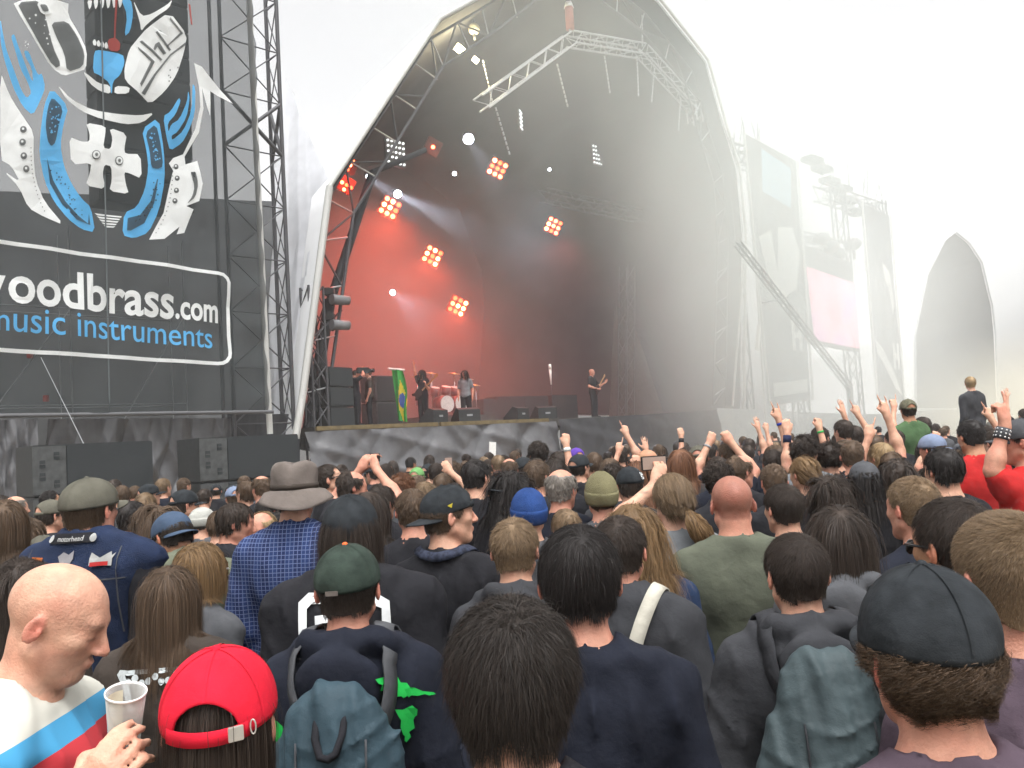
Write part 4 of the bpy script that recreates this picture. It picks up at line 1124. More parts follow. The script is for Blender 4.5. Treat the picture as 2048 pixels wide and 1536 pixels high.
def scalp_r(d):
    th = np.arccos(np.clip(d[:, 2], -1, 1)); ph = np.arctan2(d[:, 1], d[:, 0]) % (2 * math.pi)
    i = th / math.pi * _nth - 0.5; j = ph / (2 * math.pi) * _nph
    i0 = np.clip(np.floor(i).astype(int), 0, _nth - 2); fi = np.clip(i - i0, 0, 1)
    j0 = np.floor(j).astype(int) % _nph; fj = j - np.floor(j); j1 = (j0 + 1) % _nph
    return (SCALP[i0, j0] * (1 - fi) + SCALP[i0 + 1, j0] * fi) * (1 - fj) + (SCALP[i0, j1] * (1 - fi) + SCALP[i0 + 1, j1] * fi) * fj

def hand(wrist, zdir, palm, side, pose):
    """five-fingered hand; zdir along the fingers, palm = palm normal, side = +1 right / -1 left"""
    z = np.array(zdir, float); z /= np.linalg.norm(z)
    y = np.array(palm, float); y -= z * (y @ z); y /= np.linalg.norm(y)
    x = np.cross(z, y) * side
    R = np.stack([x, y, z], 1)
    w = np.array(wrist, float)
    P = [E_((0, 0, 0.050), (0.041, 0.016, 0.050), 0.015), E_((0.026, 0.006, 0.030), (0.018, 0.015, 0.028), 0.015), C_((0, 0, -0.02), (0, 0, 0.02), 0.026, 0.028, 0.02)]
    LEN = [0.070, 0.078, 0.072, 0.056]
    XS = [0.028, 0.010, -0.009, -0.027]
    up = {'horns': (1, 0, 0, 1), 'point': (1, 0, 0, 0), 'fist': (0, 0, 0, 0), 'open': (1, 1, 1, 1), 'relax': (2, 2, 2, 2), 'grip': (3, 3, 3, 3)}[pose]
    for i in range(4):
        a = np.array([XS[i], 0, 0.090 - 0.004 * abs(i - 1)])
        L = LEN[i]; sp = XS[i] * 0.25
        if up[i] == 1:
            b = a + np.array([sp * 0.8, 0.006, L * 0.55]); c = b + np.array([sp * 0.5, 0.010, L * 0.55])
        elif up[i] == 2:
            b = a + np.array([sp * 0.3, 0.018, L * 0.5]); c = b + np.array([0, 0.030, L * 0.35])
        elif up[i] == 3:
            b = a + np.array([0, 0.030, L * 0.42]); c = b + np.array([0, 0.042, -0.006 * i])
        else:
            b = a + np.array([0, 0.034, 0.014]); c = b + np.array([0, 0.004, -0.036])
        P += [C_(a, b, 0.0090, 0.0084, 0.004), C_(b, c, 0.0084, 0.0070, 0.003)]
    if pose == 'open': tp = [(0.034, 0.004, 0.030), (0.062, 0.010, 0.062), (0.076, 0.014, 0.088)]
    elif pose == 'grip': tp = [(0.034, 0.008, 0.030), (0.050, 0.034, 0.056), (0.034, 0.062, 0.072)]
    elif pose == 'relax': tp = [(0.034, 0.006, 0.030), (0.050, 0.020, 0.060), (0.044, 0.032, 0.084)]
    else: tp = [(0.034, 0.008, 0.030), (0.044, 0.032, 0.058), (0.010, 0.048, 0.080)]
    P += [C_(tp[0], tp[1], 0.0125, 0.0105, 0.008), C_(tp[1], tp[2], 0.0105, 0.0085, 0.005)]
    return xf(P, R, w)

ARM_DOWN = ((0.245, -0.045, 1.10), (0.235, 0.05, 0.87), (0.05, 0.15, -1), 'relax')
def mirror_arm(a, s):
    (e, w, z, pose) = a
    return (np.array(e) * (s, 1, 1), np.array(w) * (s, 1, 1), np.array(z) * (s, 1, 1), pose)
def figure(yaw=0, pitch=0, roll=0, armR=None, armL=None, wide=1.0, hood=False, sleeves='long', neck=1.0, lean=0.0, drop=0.0, collar=False, jacket=0.0, palmR=None, palmL=None):
    """returns the shapes of body, top and trousers in a 1.75 m person standing at the origin and facing +Y, plus the head frame"""
    R = rotm(yaw, pitch, roll)
    pivot = np.array([0, -0.025 + lean * 0.2, 1.530 - drop])
    hc = pivot + R @ np.array([0, 0.022, 0.105])
    head = xf(HEAD + EARS, R, hc)
    nb_ = hc + R @ np.array([0, -0.030, -0.045])
    nk = [C_(nb_, (0, -0.035 + lean * 0.15, 1.44), 0.053 * neck, 0.060 * neck, 0.03)]
    w = wide
    torso = [C_((0, -0.045, 1.485), (0.150 * w, -0.030, 1.405), 0.046, 0.052, 0.05), C_((0, -0.045, 1.485), (-0.150 * w, -0.030, 1.405), 0.046, 0.052, 0.05),
             E_((0, -0.025, 1.275), (0.162 * w, 0.108, 0.19), 0.06), E_((0.07 * w, -0.09, 1.33), (0.075, 0.045, 0.11), 0.05), E_((-0.07 * w, -0.09, 1.33), (0.075, 0.045, 0.11), 0.05),
             E_((0, -0.01, 1.08), (0.142 * w, 0.103, 0.17), 0.06), E_((0, -0.01, 0.93), (0.160 * w, 0.115, 0.13), 0.06)]
    arms, sl, hands = [], [], []
    for s, a, pm in ((1, armR, palmR), (-1, armL, palmL)):
        e, wr, z, pose = mirror_arm(a or ARM_DOWN, s)
        sh = np.array([s * 0.178 * w, -0.03, 1.385])
        up = np.array(e)[2] > 1.42
        if up: sh = sh + (0, 0, 0.035)
        arms += [C_(sh, e, 0.054, 0.041, 0.04), C_(e, wr, 0.041, 0.027, 0.025)]
        d = np.array(wr) - e
        arms += [E_(np.array(e) + d * 0.28, (0.043, 0.043, 0.043), 0.04)]
        pn = np.array(pm) if pm is not None else np.array([-s * 1.0, 0.25, 0.0]) if not up else np.array([0, 1.0, 0.1])
        hands += hand(np.array(wr) + d / np.linalg.norm(d) * 0.02, z, pn, s * (1 if up else 1), pose)
        f = {'short': 0.62, 'long': 1.0, 'none': 0.05}[sleeves]
        ee = sh + (np.array(e) - sh) * f
        sl += [C_(sh, ee, 0.070 + jacket, (0.066 if sleeves == 'short' else 0.058) + jacket, 0.045)]
        if sleeves == 'long':
            sl += [C_(e, np.array(e) + d * 0.93, 0.056 + jacket, 0.040 + jacket, 0.035)]
    legs = []
    for s in (1, -1):
        legs += [C_((s * 0.088, 0, 0.90), (s * 0.10, 0.012, 0.50), 0.084, 0.056, 0.04), C_((s * 0.10, 0.012, 0.50), (s * 0.10, -0.012, 0.10), 0.056, 0.038, 0.03), C_((s * 0.10, -0.03, 0.05), (s * 0.115, 0.13, 0.03), 0.036, 0.030, 0.02)]
    body = torso + arms + legs + nk + head + hands
    j = jacket
    top = [C_(p[1], p[2], p[3][0] + 0.015 + j, p[3][1] + 0.017 + j, p[4]) if p[0] == 'C' else E_(p[1], p[2] + 0.016 + j, p[4], p[3]) for p in torso]
    top += [E_((0, -0.012, 0.95), (0.175 * w + j, 0.13 + j, 0.13), 0.06)] + sl
    if hood:
        ring = [(0.105, 0.05, 1.445), (0.118, -0.03, 1.480), (0.098, -0.105, 1.512), (0.0, -0.140, 1.520), (-0.098, -0.105, 1.512), (-0.118, -0.03, 1.480), (-0.105, 0.05, 1.445)]
        top += [C_(a_, b_, 0.027, 0.027, 0.035) for a_, b_ in zip(ring[:-1], ring[1:])]
        top += [E_((0, -0.178 - jacket, 1.435), (0.112, 0.046, 0.085), 0.045, rotm(0, 0.30)), E_((0.015, -0.188 - jacket, 1.370), (0.075, 0.030, 0.085), 0.04)]
    if collar:
        top += [C_((0.055, -0.075, 1.49), (-0.055, -0.075, 1.49), 0.024, 0.024, 0.02), C_((0.06, -0.07, 1.49), (0.05, 0.03, 1.455), 0.02, 0.016, 0.02), C_((-0.06, -0.07, 1.49), (-0.05, 0.03, 1.455), 0.02, 0.016, 0.02)]
    cut = [C_(hc + R @ np.array([0, -0.02, 0.0]), (0, -0.030 + lean * 0.15, 1.475), 0.062 * neck, 0.066 * neck)]
    return dict(body=body, top=top, cut=cut, legs=legs, R=R, hc=hc, sleeves=sleeves, arms=(armR, armL))
def folds(X, Y, Z, seed, amp):
    r = np.random.default_rng(seed)
    F_ = 0
    for i in range(4):
        k = r.normal(0, 1, 3) * (12, 7, 15); ph = r.uniform(0, 6.28, 3); k2 = r.normal(0, 1, 3) * 8
        s = np.sin(X * k[0] + Y * k[1] + Z * k[2] + ph[0] + 1.6 * np.sin(X * k2[0] + Z * k2[2] + ph[1]))
        win = 0.5 + 0.5 * np.sin(X * k2[2] + Z * k2[0] * 1.4 + ph[2])
        F_ = F_ + (1 - np.abs(s)) ** 3.2 * win
    return amp * (0.55 - 1.5 * F_)
def field_top(fg, xs, ys, zs, seed, amp=0.006):
    D = field(fg['top'], xs, ys, zs)
    X = xs[:, None, None]; Y = ys[None, :, None]; Z = zs[None, None, :]
    D = D + folds(X, Y, Z, seed, amp).astype(np.float32)
    D = combine(D, field_cut(fg, X, Y, Z).astype(np.float32), 0.016, 's')
    return np.maximum(D, 0.86 - Z)
def field_cut(fg, X, Y, Z):
    d = 9.0
    for p in fg['cut']: d = np.minimum(d, prim_d(p, X, Y, Z))
    return d
def d_top(fg, P):
    return field_pts(fg['top'], P)
def extent(prims):
    lo = np.min([bounds(p, 0.03)[0] for p in prims], 0); hi = np.max([bounds(p, 0.03)[1] for p in prims], 0)
    return lo, hi
def tint_body(me, fg, V, ears=0.5, stubble=None, beard=0.0):
    """colour the skin itself: lips, ears and nose redder, shaved hair and beard greyer"""
    L = (V - fg['hc']) @ fg['R']
    c = np.ones((len(V), 4), np.float32)
    lips = np.exp(-(((L[:, 0]) / 0.020) ** 2 + ((L[:, 1] - 0.09) / 0.016) ** 2 + ((L[:, 2] + 0.064) / 0.009) ** 2) * 1.2)
    ear = np.clip((np.abs(L[:, 0]) - 0.0755) / 0.006, 0, 1) * np.exp(-((L[:, 1] + 0.012) / 0.03) ** 4 - ((L[:, 2] + 0.008) / 0.042) ** 4) * ears
    nose = np.exp(-((L[:, 0] / 0.02) ** 2 + ((L[:, 1] - 0.105) / 0.02) ** 2 + ((L[:, 2] + 0.03) / 0.02) ** 2)) * 0.4
    red = np.clip(lips * 0.8 + ear + nose, 0, 1)
    c[:, 1] -= 0.38 * red; c[:, 2] -= 0.34 * red
    brow = np.exp(-((np.abs(np.abs(L[:, 0]) - 0.033) / 0.022) ** 4 + ((L[:, 2] - 0.022) / 0.006) ** 2)) * (L[:, 1] > 0.05)
    c[:, :3] *= (1 - 0.55 * brow)[:, None]
    lid = np.exp(-((np.abs(np.abs(L[:, 0]) - 0.031) / 0.016) ** 4 + ((L[:, 2] + 0.006) / 0.0035) ** 2)) * (L[:, 1] > 0.06)
    c[:, :3] *= (1 - 0.6 * lid)[:, None]
    if stubble is not None:
        s = np.clip((L[:, 2] - zmin_hair(L[:, 1])) / 0.012, 0, 1) * (np.abs(L[:, 2]) < 0.2) * stubble[3]
        s = s * ((L[:, 2] > -0.09))
        c[:, :3] = c[:, :3] * (1 - s)[:, None] + np.array(stubble[:3]) * s[:, None]
    if beard:
        b = np.clip((L[:, 1] - 0.0) / 0.03, 0, 1) * np.clip((-0.035 - L[:, 2]) / 0.02, 0, 1) * (L[:, 2] > -0.13) * beard * (1 - lips)
        c[:, :3] *= (1 - 0.45 * b)[:, None] * np.array([0.92, 1.0, 1.04])[None] ** b[:, None]
    at_ = me.color_attributes.new('tint', 'FLOAT_COLOR', 'POINT')
    at_.data.foreach_set('color', np.clip(c, 0, 1.2).ravel())
_zy = np.array([-0.12, -0.075, -0.045, -0.03, -0.012, 0.012, 0.03, 0.05, 0.075, 0.1])
_zz = np.array([-0.055, -0.055, -0.050, -0.032, 0.012, 0.005, 0.028, 0.060, 0.082, 0.09])
def zmin_hair(y):
    return np.interp(y, _zy, _zz)
def build_body(fg, fine=0.008, coarse=0.022, **kw):
    lo, hi = extent(fg['body'])
    hc = fg['hc']
    fz = [(hc[2] - 0.15, hc[2] + 0.15, fine), (1.36, 1.5, 0.014)]
    fx, fy = [(hc[0] - 0.11, hc[0] + 0.11, fine)], [(hc[1] - 0.13, hc[1] + 0.13, fine)]
    for s, a in zip((1, -1), fg['arms']):
        if a is not None:
            w = np.array(a[1]) * (s, 1, 1)
            f2 = max(fine, 0.0085) * 0.85
            fx.append((w[0] - 0.13, w[0] + 0.13, f2)); fy.append((w[1] - 0.12, w[1] + 0.13, f2)); fz.append((w[2] - 0.08, w[2] + 0.22, f2))
    xs, ys, zs = axis(lo[0], hi[0], coarse, fx), axis(lo[1], hi[1], coarse, fy), axis(lo[2], hi[2], 0.05, fz + [(0.86, hi[2], coarse)])
    V, Q = surface(field(fg['body'], xs, ys, zs), xs, ys, zs)
    V = relax(V, Q, 1, 0.35)
    me = mesh_np('body', V, Q)
    tint_body(me, fg, V, **kw)
    return me
def relax(V, Q, it=2, f=0.5):
    """even out a mesh by pulling each vertex towards its neighbours"""
    V = np.array(V)
    e = np.concatenate([Q[:, [0, 1]], Q[:, [1, 2]], Q[:, [2, 3]], Q[:, [3, 0]]])
    for _ in range(it):
        acc = np.zeros_like(V); cnt = np.zeros(len(V))
        for a, b in ((0, 1), (1, 0)):
            np.add.at(acc, e[:, a], V[e[:, b]]); np.add.at(cnt, e[:, a], 1)
        V = V * (1 - f) + f * acc / np.maximum(cnt, 1)[:, None]
    return V
def build_top(fg, h=0.014, seed=1, amp=0.006):
    lo, hi = extent(fg['top'])
    lo[2] = 0.84
    xs, ys, zs = axis(lo[0], hi[0], h), axis(lo[1], hi[1], h), axis(lo[2], hi[2], h * 1.3, [(1.2, 1.6, h)])
    V, Q = surface(field_top(fg, xs, ys, zs, seed, amp), xs, ys, zs)
    return mesh_np('top', relax(V, Q, 3), Q)
_tr = None
def trousers_mesh():
    global _tr
    if _tr is None:
        pr = []
        for s in (1, -1):
            pr += [C_((s * 0.088, 0, 0.90), (s * 0.10, 0.012, 0.50), 0.100, 0.078, 0.04), C_((s * 0.10, 0.012, 0.50), (s * 0.10, -0.012, 0.10), 0.078, 0.070, 0.03), C_((s * 0.10, -0.03, 0.05), (s * 0.115, 0.14, 0.04), 0.05, 0.045, 0.02)]
        pr += [E_((0, -0.01, 0.90), (0.168, 0.122, 0.10), 0.05)]
        xs, ys, zs = axis(-0.32, 0.32, 0.03), axis(-0.25, 0.3, 0.03), axis(-0.06, 1.08, 0.045)
        V, Q = surface(field(pr, xs, ys, zs), xs, ys, zs)
        V[:, 2] = np.maximum(V[:, 2], 0)
        _tr = mesh_np('trousers', V, Q)
    return _tr

# ------------------------------------------------------------------ hair: locks of thin tapered strands over a scalp shell, in the head frame
def hair_mask(P, bald=None, top=None):
    m_ = P[:, 2] > zmin_hair(P[:, 1]) + 0.004 * np.sin(P[:, 0] * 160) + 0.007 * np.sin(P[:, 0] * 47 + 1.3) * (P[:, 1] < -0.02)
    if bald == 'crown':
        m_ &= ~((P[:, 2] > 0.078) & (P[:, 1] > -0.085))
    if bald == 'front':
        m_ &= ~((P[:, 2] > 0.070) & (P[:, 1] > -0.03))
    if bald == 'thin':
        m_ &= ~((P[:, 2] > 0.085) & (np.hypot(P[:, 0] / 0.05, (P[:, 1] + 0.035) / 0.06) < 1))
    if top is not None:
        m_ &= P[:, 2] < top
    return m_
def ribbons(P, Nn, width, rng, taper=0.25):
    """(n, s, 3) strand points -> ribbon mesh arrays"""
    n, s, _ = P.shape
    T = np.gradient(P, axis=1)
    T /= np.linalg.norm(T, axis=2, keepdims=True) + 1e-9
    W = np.cross(T, Nn[:, None, :])
    W /= np.linalg.norm(W, axis=2, keepdims=True) + 1e-9
    B = np.cross(T, W)
    a = rng.normal(0, 0.45, (n, 1, 1))
    W = W * np.cos(a) + B * np.sin(a)
    w = width * rng.uniform(0.6, 1.3, (n, 1, 1)) * np.linspace(1, taper, s)[None, :, None]
    V = np.stack([P - W * w / 2, P + W * w / 2], 2)             # n, s, 2, 3
    base = (np.arange(n)[:, None] * s + np.arange(s - 1)[None, :]) * 2
    q = np.stack([base, base + 1, base + 3, base + 2], -1).reshape(-1, 4)
    return V.reshape(-1, 3), q
def make_hair(n=3000, length=0.035, lift=0.35, width=0.0022, seed=1, seg=4, clump=10, noise=0.25, grav=0.5, curl=0.0, bald=None, top=None, whorl=(0.012, -0.075, 0.095), base=0.004, vol=0.0, fg=None, flow=1.0, lenvar=0.3, back=0.0, shell=True, side_part=0.0, fade=True, coil=0.0):
    rng = np.random.default_rng(seed)
    nc = max(1, n // clump)
    d = rng.normal(0, 1, (nc * 6, 3)); d /= np.linalg.norm(d, axis=1, keepdims=True)
    P = SKULL_C + d * scalp_r(d)[:, None]
    d = d[hair_mask(P, bald, top)][:nc]
    nc = len(d)
    cl = np.repeat(np.arange(nc), clump)
    dd = d[cl] + rng.normal(0, 0.05, (len(cl), 3)); dd /= np.linalg.norm(dd, axis=1, keepdims=True)
    rr = scalp_r(dd)
    P = SKULL_C + dd * rr[:, None]
    ok = hair_mask(P, bald, top)
    dd, cl, P, rr = dd[ok], cl[ok], P[ok], rr[ok]
    N_ = len(dd)
    nrm = dd / np.array([0.8, 1.0, 0.9]) ; nrm /= np.linalg.norm(nrm, axis=1, keepdims=True)
    W = np.array(whorl)
    fl_ = P - W; fl_ -= (fl_ * nrm).sum(1, keepdims=True) * nrm; fl_ /= np.linalg.norm(fl_, axis=1, keepdims=True) + 1e-6
    if side_part:
        sp = np.stack([np.sign(P[:, 0] - side_part), -0.3 * np.ones(N_), np.zeros(N_)], 1)
        fl_ = fl_ * 0.3 + sp
    g = np.tile([0.0, -back, -1.0], (N_, 1)); g -= (g * nrm).sum(1, keepdims=True) * nrm
    nz_c = rng.normal(0, noise, (nc, 3))[cl] + rng.normal(0, noise * 0.45, (N_, 3))
    dirv = fl_ * flow + g * grav + nz_c
    dirv -= (dirv * nrm).sum(1, keepdims=True) * nrm; dirv /= np.linalg.norm(dirv, axis=1, keepdims=True) + 1e-6
    lf = lift * rng.uniform(0.6, 1.4, (N_, 1))
    dirv = dirv * np.cos(lf) + nrm * np.sin(lf)
    Ln = length * (1 - lenvar * rng.uniform(0, 1, N_)) if np.isscalar(length) else length(P, rng)
    fly = rng.uniform(0, 1, N_) < 0.05
    dirv[fly] = dirv[fly] + nrm[fly] * 0.25 + rng.normal(0, 0.25, (int(fly.sum()), 3)); dirv /= np.linalg.norm(dirv, axis=1, keepdims=True)
    Ln = np.where(fly, Ln * 1.15, Ln)
    Ln = Ln * (1 + 0.25 * rng.normal(0, 1, nc)[cl] * lenvar)
    if fade: Ln = Ln * (0.28 + 0.72 * np.clip((P[:, 2] + 0.06) / 0.10, 0, 1))
    step = (Ln / (seg - 1))[:, None]
    lay = base + vol * rng.uniform(0.2, 1.0, N_)
    pts = [P + nrm * lay[:, None] * 0.6]
    p = pts[0].copy()
    ax = rng.normal(0, 1, (nc, 3))[cl]
    phs = rng.uniform(0, 6.28, nc)[cl]
    toW = None if fg is None else (fg['R'], fg['hc'])
    G = np.array([0, -back * 0.4, -1.0]) if fg is None else fg['R'].T @ np.array([0, -back * 0.4, -1.0])
    for s in range(1, seg):
        p = p + dirv * step
        v = p - SKULL_C; r_ = np.linalg.norm(v, axis=1); u = v / r_[:, None]
        rm = scalp_r(u) + lay
        push = (r_ < rm) & (p[:, 2] > -0.13)
        p = np.where(push[:, None], SKULL_C + u * rm[:, None], p)
        if fg is not None:
            Pw = p @ toW[0].T + toW[1]
            low = Pw[:, 2] < 1.53
            if low.any():
                for _ in range(3):
                    dd_ = d_top(fg, Pw[low]) - 0.014 - lay[low] * 0.5
                    e = 0.004
                    gx = (d_top(fg, Pw[low] + (e, 0, 0)) - d_top(fg, Pw[low] - (e, 0, 0))); gy = (d_top(fg, Pw[low] + (0, e, 0)) - d_top(fg, Pw[low] - (0, e, 0))); gz = (d_top(fg, Pw[low] + (0, 0, e)) - d_top(fg, Pw[low] - (0, 0, e)))
                    gr = np.stack([gx, gy, gz], 1); gr /= np.linalg.norm(gr, axis=1, keepdims=True) + 1e-9
                    Pw[low] += gr * np.clip(-dd_, 0, 0.06)[:, None]
                p = (Pw - toW[1]) @ toW[0]
        if curl:
            p = p + curl * (np.sin(phs[:, None] + s * 2.1 + ax * 2) * 0.6 + 0.4 * ax) * step
        pts.append(p.copy())
        dirv = dirv + G * grav * (0.35 + 0.25 * s) * np.clip(step / 0.012, 0.2, 1.6) + rng.normal(0, noise * 0.15, (N_, 3))
        dirv /= np.linalg.norm(dirv, axis=1, keepdims=True)
    PT = np.stack(pts, 1)
    if coil:
        T = np.gradient(PT, axis=1); T /= np.linalg.norm(T, axis=2, keepdims=True) + 1e-9
        B1 = np.cross(T, nrm[:, None, :]); B1 /= np.linalg.norm(B1, axis=2, keepdims=True) + 1e-9; B2 = np.cross(T, B1)
        an = phs[:, None] + np.arange(seg)[None] * 1.5 + rng.normal(0, 0.35, (N_, 1))
        rad = coil * np.minimum(1, np.arange(seg) / 2.0)[None, :, None]
        PT = PT + rad * (B1 * np.cos(an)[..., None] + B2 * np.sin(an)[..., None])
    V, q = ribbons(PT, nrm, width, rng)
    if shell:
        nt_, np_ = 30, 56
        th = np.linspace(0.001, math.pi * 0.80, nt_); ph = np.linspace(0, 2 * math.pi, np_, endpoint=False)
        T_, H_ = np.meshgrid(th, ph, indexing='ij')
        sd = np.stack([np.sin(T_) * np.cos(H_), np.sin(T_) * np.sin(H_), np.cos(T_)], -1).reshape(-1, 3)
        sp_ = SKULL_C + sd * scalp_r(sd)[:, None]
        mk = hair_mask(sp_, bald, top)
        off = np.where(mk, base * 0.7 + vol * 0.55, -0.004)
        sp_ = SKULL_C + sd * (scalp_r(sd) + off + (vol * 0.25) * rng.normal(0, 1, len(sd)))[:, None]
        id_ = np.arange(nt_ * np_).reshape(nt_, np_)
        sq = np.stack([id_[:-1], id_[1:], np.roll(id_, -1, 1)[1:], np.roll(id_, -1, 1)[:-1]], -1).reshape(-1, 4)
        sq = sq[mk[sq].any(1)]
        q = np.concatenate([q, sq + len(V)]); V = np.concatenate([V, sp_])
    me = mesh_np('hair', V, q)
    return me
def hair_mat(name, col, var=0.5, rough=0.5):
    m = bpy.data.materials.new(name); m.use_nodes = True
    nt = m.node_tree; b = nt.nodes['Principled BSDF']
    ge = nt.nodes.new('ShaderNodeNewGeometry')
    rp = nt.nodes.new('ShaderNodeValToRGB')
    c = np.array(col)
    rp.color_ramp.elements[0].color = (*(c * (1 - var)), 1); rp.color_ramp.elements[1].color = (*np.clip(c * (1 + var), 0, 1), 1)
    nt.links.new(ge.outputs['Random Per Island'], rp.inputs['Fac']); nt.links.new(rp.outputs['Color'], b.inputs['Base Color'])
    b.inputs['Roughness'].default_value = rough; b.inputs['Specular IOR Level'].default_value = 0.18
    return m
def skin_mat(name, col):
    m = mat(name, col, 0.5, 0.12, 40, 0.25, 190, spec=0.35)
    nt = m.node_tree; b = nt.nodes['Principled BSDF']
    src = b.inputs['Base Color'].links[0].from_socket
    ca = nt.nodes.new('ShaderNodeVertexColor'); ca.layer_name = 'tint'
    bl = nt.nodes.new('ShaderNodeTexNoise'); bl.inputs['Scale'].default_value = 13; bl.inputs['Detail'].default_value = 5
    nt.links.new(nt.nodes['Texture Coordinate'].outputs['Object'], bl.inputs['Vector'])
    br_ = nt.nodes.new('ShaderNodeValToRGB'); br_.color_ramp.elements[0].position = 0.35; br_.color_ramp.elements[1].position = 0.7
    br_.color_ramp.elements[0].color = (1.05, 1.03, 1.0, 1); br_.color_ramp.elements[1].color = (0.97, 0.76, 0.72, 1)
    nt.links.new(bl.outputs['Fac'], br_.inputs['Fac'])
    m0 = nt.nodes.new('ShaderNodeMix'); m0.data_type = 'RGBA'; m0.blend_type = 'MULTIPLY'; m0.inputs['Factor'].default_value = 1
    nt.links.new(src, m0.inputs['A']); nt.links.new(br_.outputs['Color'], m0.inputs['B']); src = m0.outputs['Result']
    mx = nt.nodes.new('ShaderNodeMix'); mx.data_type = 'RGBA'; mx.blend_type = 'MULTIPLY'; mx.inputs['Factor'].default_value = 1
    nt.links.new(src, mx.inputs['A']); nt.links.new(ca.outputs['Color'], mx.inputs['B']); nt.links.new(mx.outputs['Result'], b.inputs['Base Color'])
    return m
HM = {'espresso': hair_mat('espresso_hair', (0.021, 0.016, 0.013)), 'black': hair_mat('black_hair', (0.016, 0.013, 0.012)), 'dark': hair_mat('dark_brown_hair', (0.030, 0.021, 0.016)), 'brown': hair_mat('brown_hair', (0.075, 0.048, 0.030)), 'light': hair_mat('light_brown_hair', (0.15, 0.10, 0.058)),
      'blond': hair_mat('blond_hair', (0.26, 0.18, 0.095)), 'ginger': hair_mat('ginger_hair', (0.13, 0.058, 0.03)), 'grey': hair_mat('grey_hair', (0.17, 0.15, 0.13)), 'honey': hair_mat('honey_hair', (0.165, 0.10, 0.048))}
SK = {'pale': skin_mat('pale_skin', (0.53, 0.32, 0.225)), 'pink': skin_mat('pink_skin', (0.50, 0.26, 0.185)), 'tan': skin_mat('tan_skin', (0.40, 0.22, 0.13)), 'bald': skin_mat('weathered_skin', (0.55, 0.33, 0.235))}
def fab(name, col, **k):
    m = mat(name, col, k.pop('rough', 0.85), k.pop('var', 0.2), k.pop('scale', 10), k.pop('bump', 0.5), k.pop('bscale', 26), spec=0.12, **k)
    nt = m.node_tree                                   # fine weave on top of the soft creases
    bp = [n for n in nt.nodes if n.type == 'BUMP']
    if bp:
        w = nt.nodes.new('ShaderNodeTexNoise'); w.inputs['Scale'].default_value = 420; w.inputs['Detail'].default_value = 1
        nt.links.new(nt.nodes['Texture Coordinate'].outputs['Object'], w.inputs['Vector'])
        b2 = nt.nodes.new('ShaderNodeBump'); b2.inputs['Strength'].default_value = 0.35; b2.inputs['Distance'].default_value = 0.0015
        nt.links.new(w.outputs['Fac'], b2.inputs['Height']); nt.links.new(bp[0].outputs['Normal'], b2.inputs['Normal'])
        nt.links.new(b2.outputs['Normal'], nt.nodes['Principled BSDF'].inputs['Normal'])
    return m
FB = {'black': fab('black_cotton', (0.016, 0.016, 0.019)), 'char': fab('charcoal_cotton', (0.035, 0.036, 0.040)), 'navy': fab('navy_cotton', (0.012, 0.014, 0.022)), 'olive': fab('olive_cotton', (0.085, 0.092, 0.068)), 'grey': fab('grey_cotton', (0.16, 0.17, 0.18)),
      'dgrey': fab('dark_grey_cotton', (0.07, 0.072, 0.078)), 'red': fab('red_cotton', (0.40, 0.02, 0.02)), 'blue': fab('blue_cotton', (0.02, 0.035, 0.075)), 'white': fab('white_cotton', (0.68, 0.68, 0.66)), 'plum': fab('plum_cotton', (0.07, 0.05, 0.065)),
      'dbrown': fab('dark_brown_cotton', (0.045, 0.036, 0.030)), 'sage': fab('sage_cotton', (0.13, 0.14, 0.10)), 'ltblue': fab('pale_blue_fleece', (0.36, 0.42, 0.52)), 'pinkred': fab('pink_red_cotton', (0.62, 0.06, 0.07)), 'green': fab('green_cotton', (0.06, 0.11, 0.05)), 'teal': fab('blue_grey_nylon', (0.034, 0.058, 0.073), rough=0.55), 'jean': fab('dark_jeans', (0.03, 0.038, 0.06)), 'greyhat': fab('brown_grey_hat_cotton', (0.14, 0.118, 0.105)), 'khaki': fab('khaki_knit', (0.17, 0.155, 0.085), bscale=200, bump=0.6), 'bluek': fab('blue_knit', (0.022, 0.055, 0.18), bscale=200, bump=0.6), 'dgreen': fab('dark_green_cap_cotton', (0.028, 0.040, 0.032), bump=0.8, bscale=17, var=0.3, scale=20), 'blackcap': fab('black_cap_cotton', (0.022, 0.025, 0.028), bump=0.9, bscale=16, var=0.35, scale=22), 'redcap': fab('red_cap_cotton', (0.56, 0.013, 0.032), bump=0.7, bscale=15, var=0.16, scale=16), 'olivecap': fab('olive_cap_cotton', (0.10, 0.095, 0.075)), 'bluecap': fab('faded_blue_cap_cotton', (0.05, 0.075, 0.12)), 'purplecap': fab('purple_cap_cotton', (0.10, 0.045, 0.30)), 'palecap': fab('pale_grey_knit', (0.36, 0.36, 0.33)), 'greencap': fab('bright_green_cap_cotton', (0.13, 0.28, 0.10)), 'bluegrey': fab('blue_grey_cap_cotton', (0.17, 0.21, 0.30))}

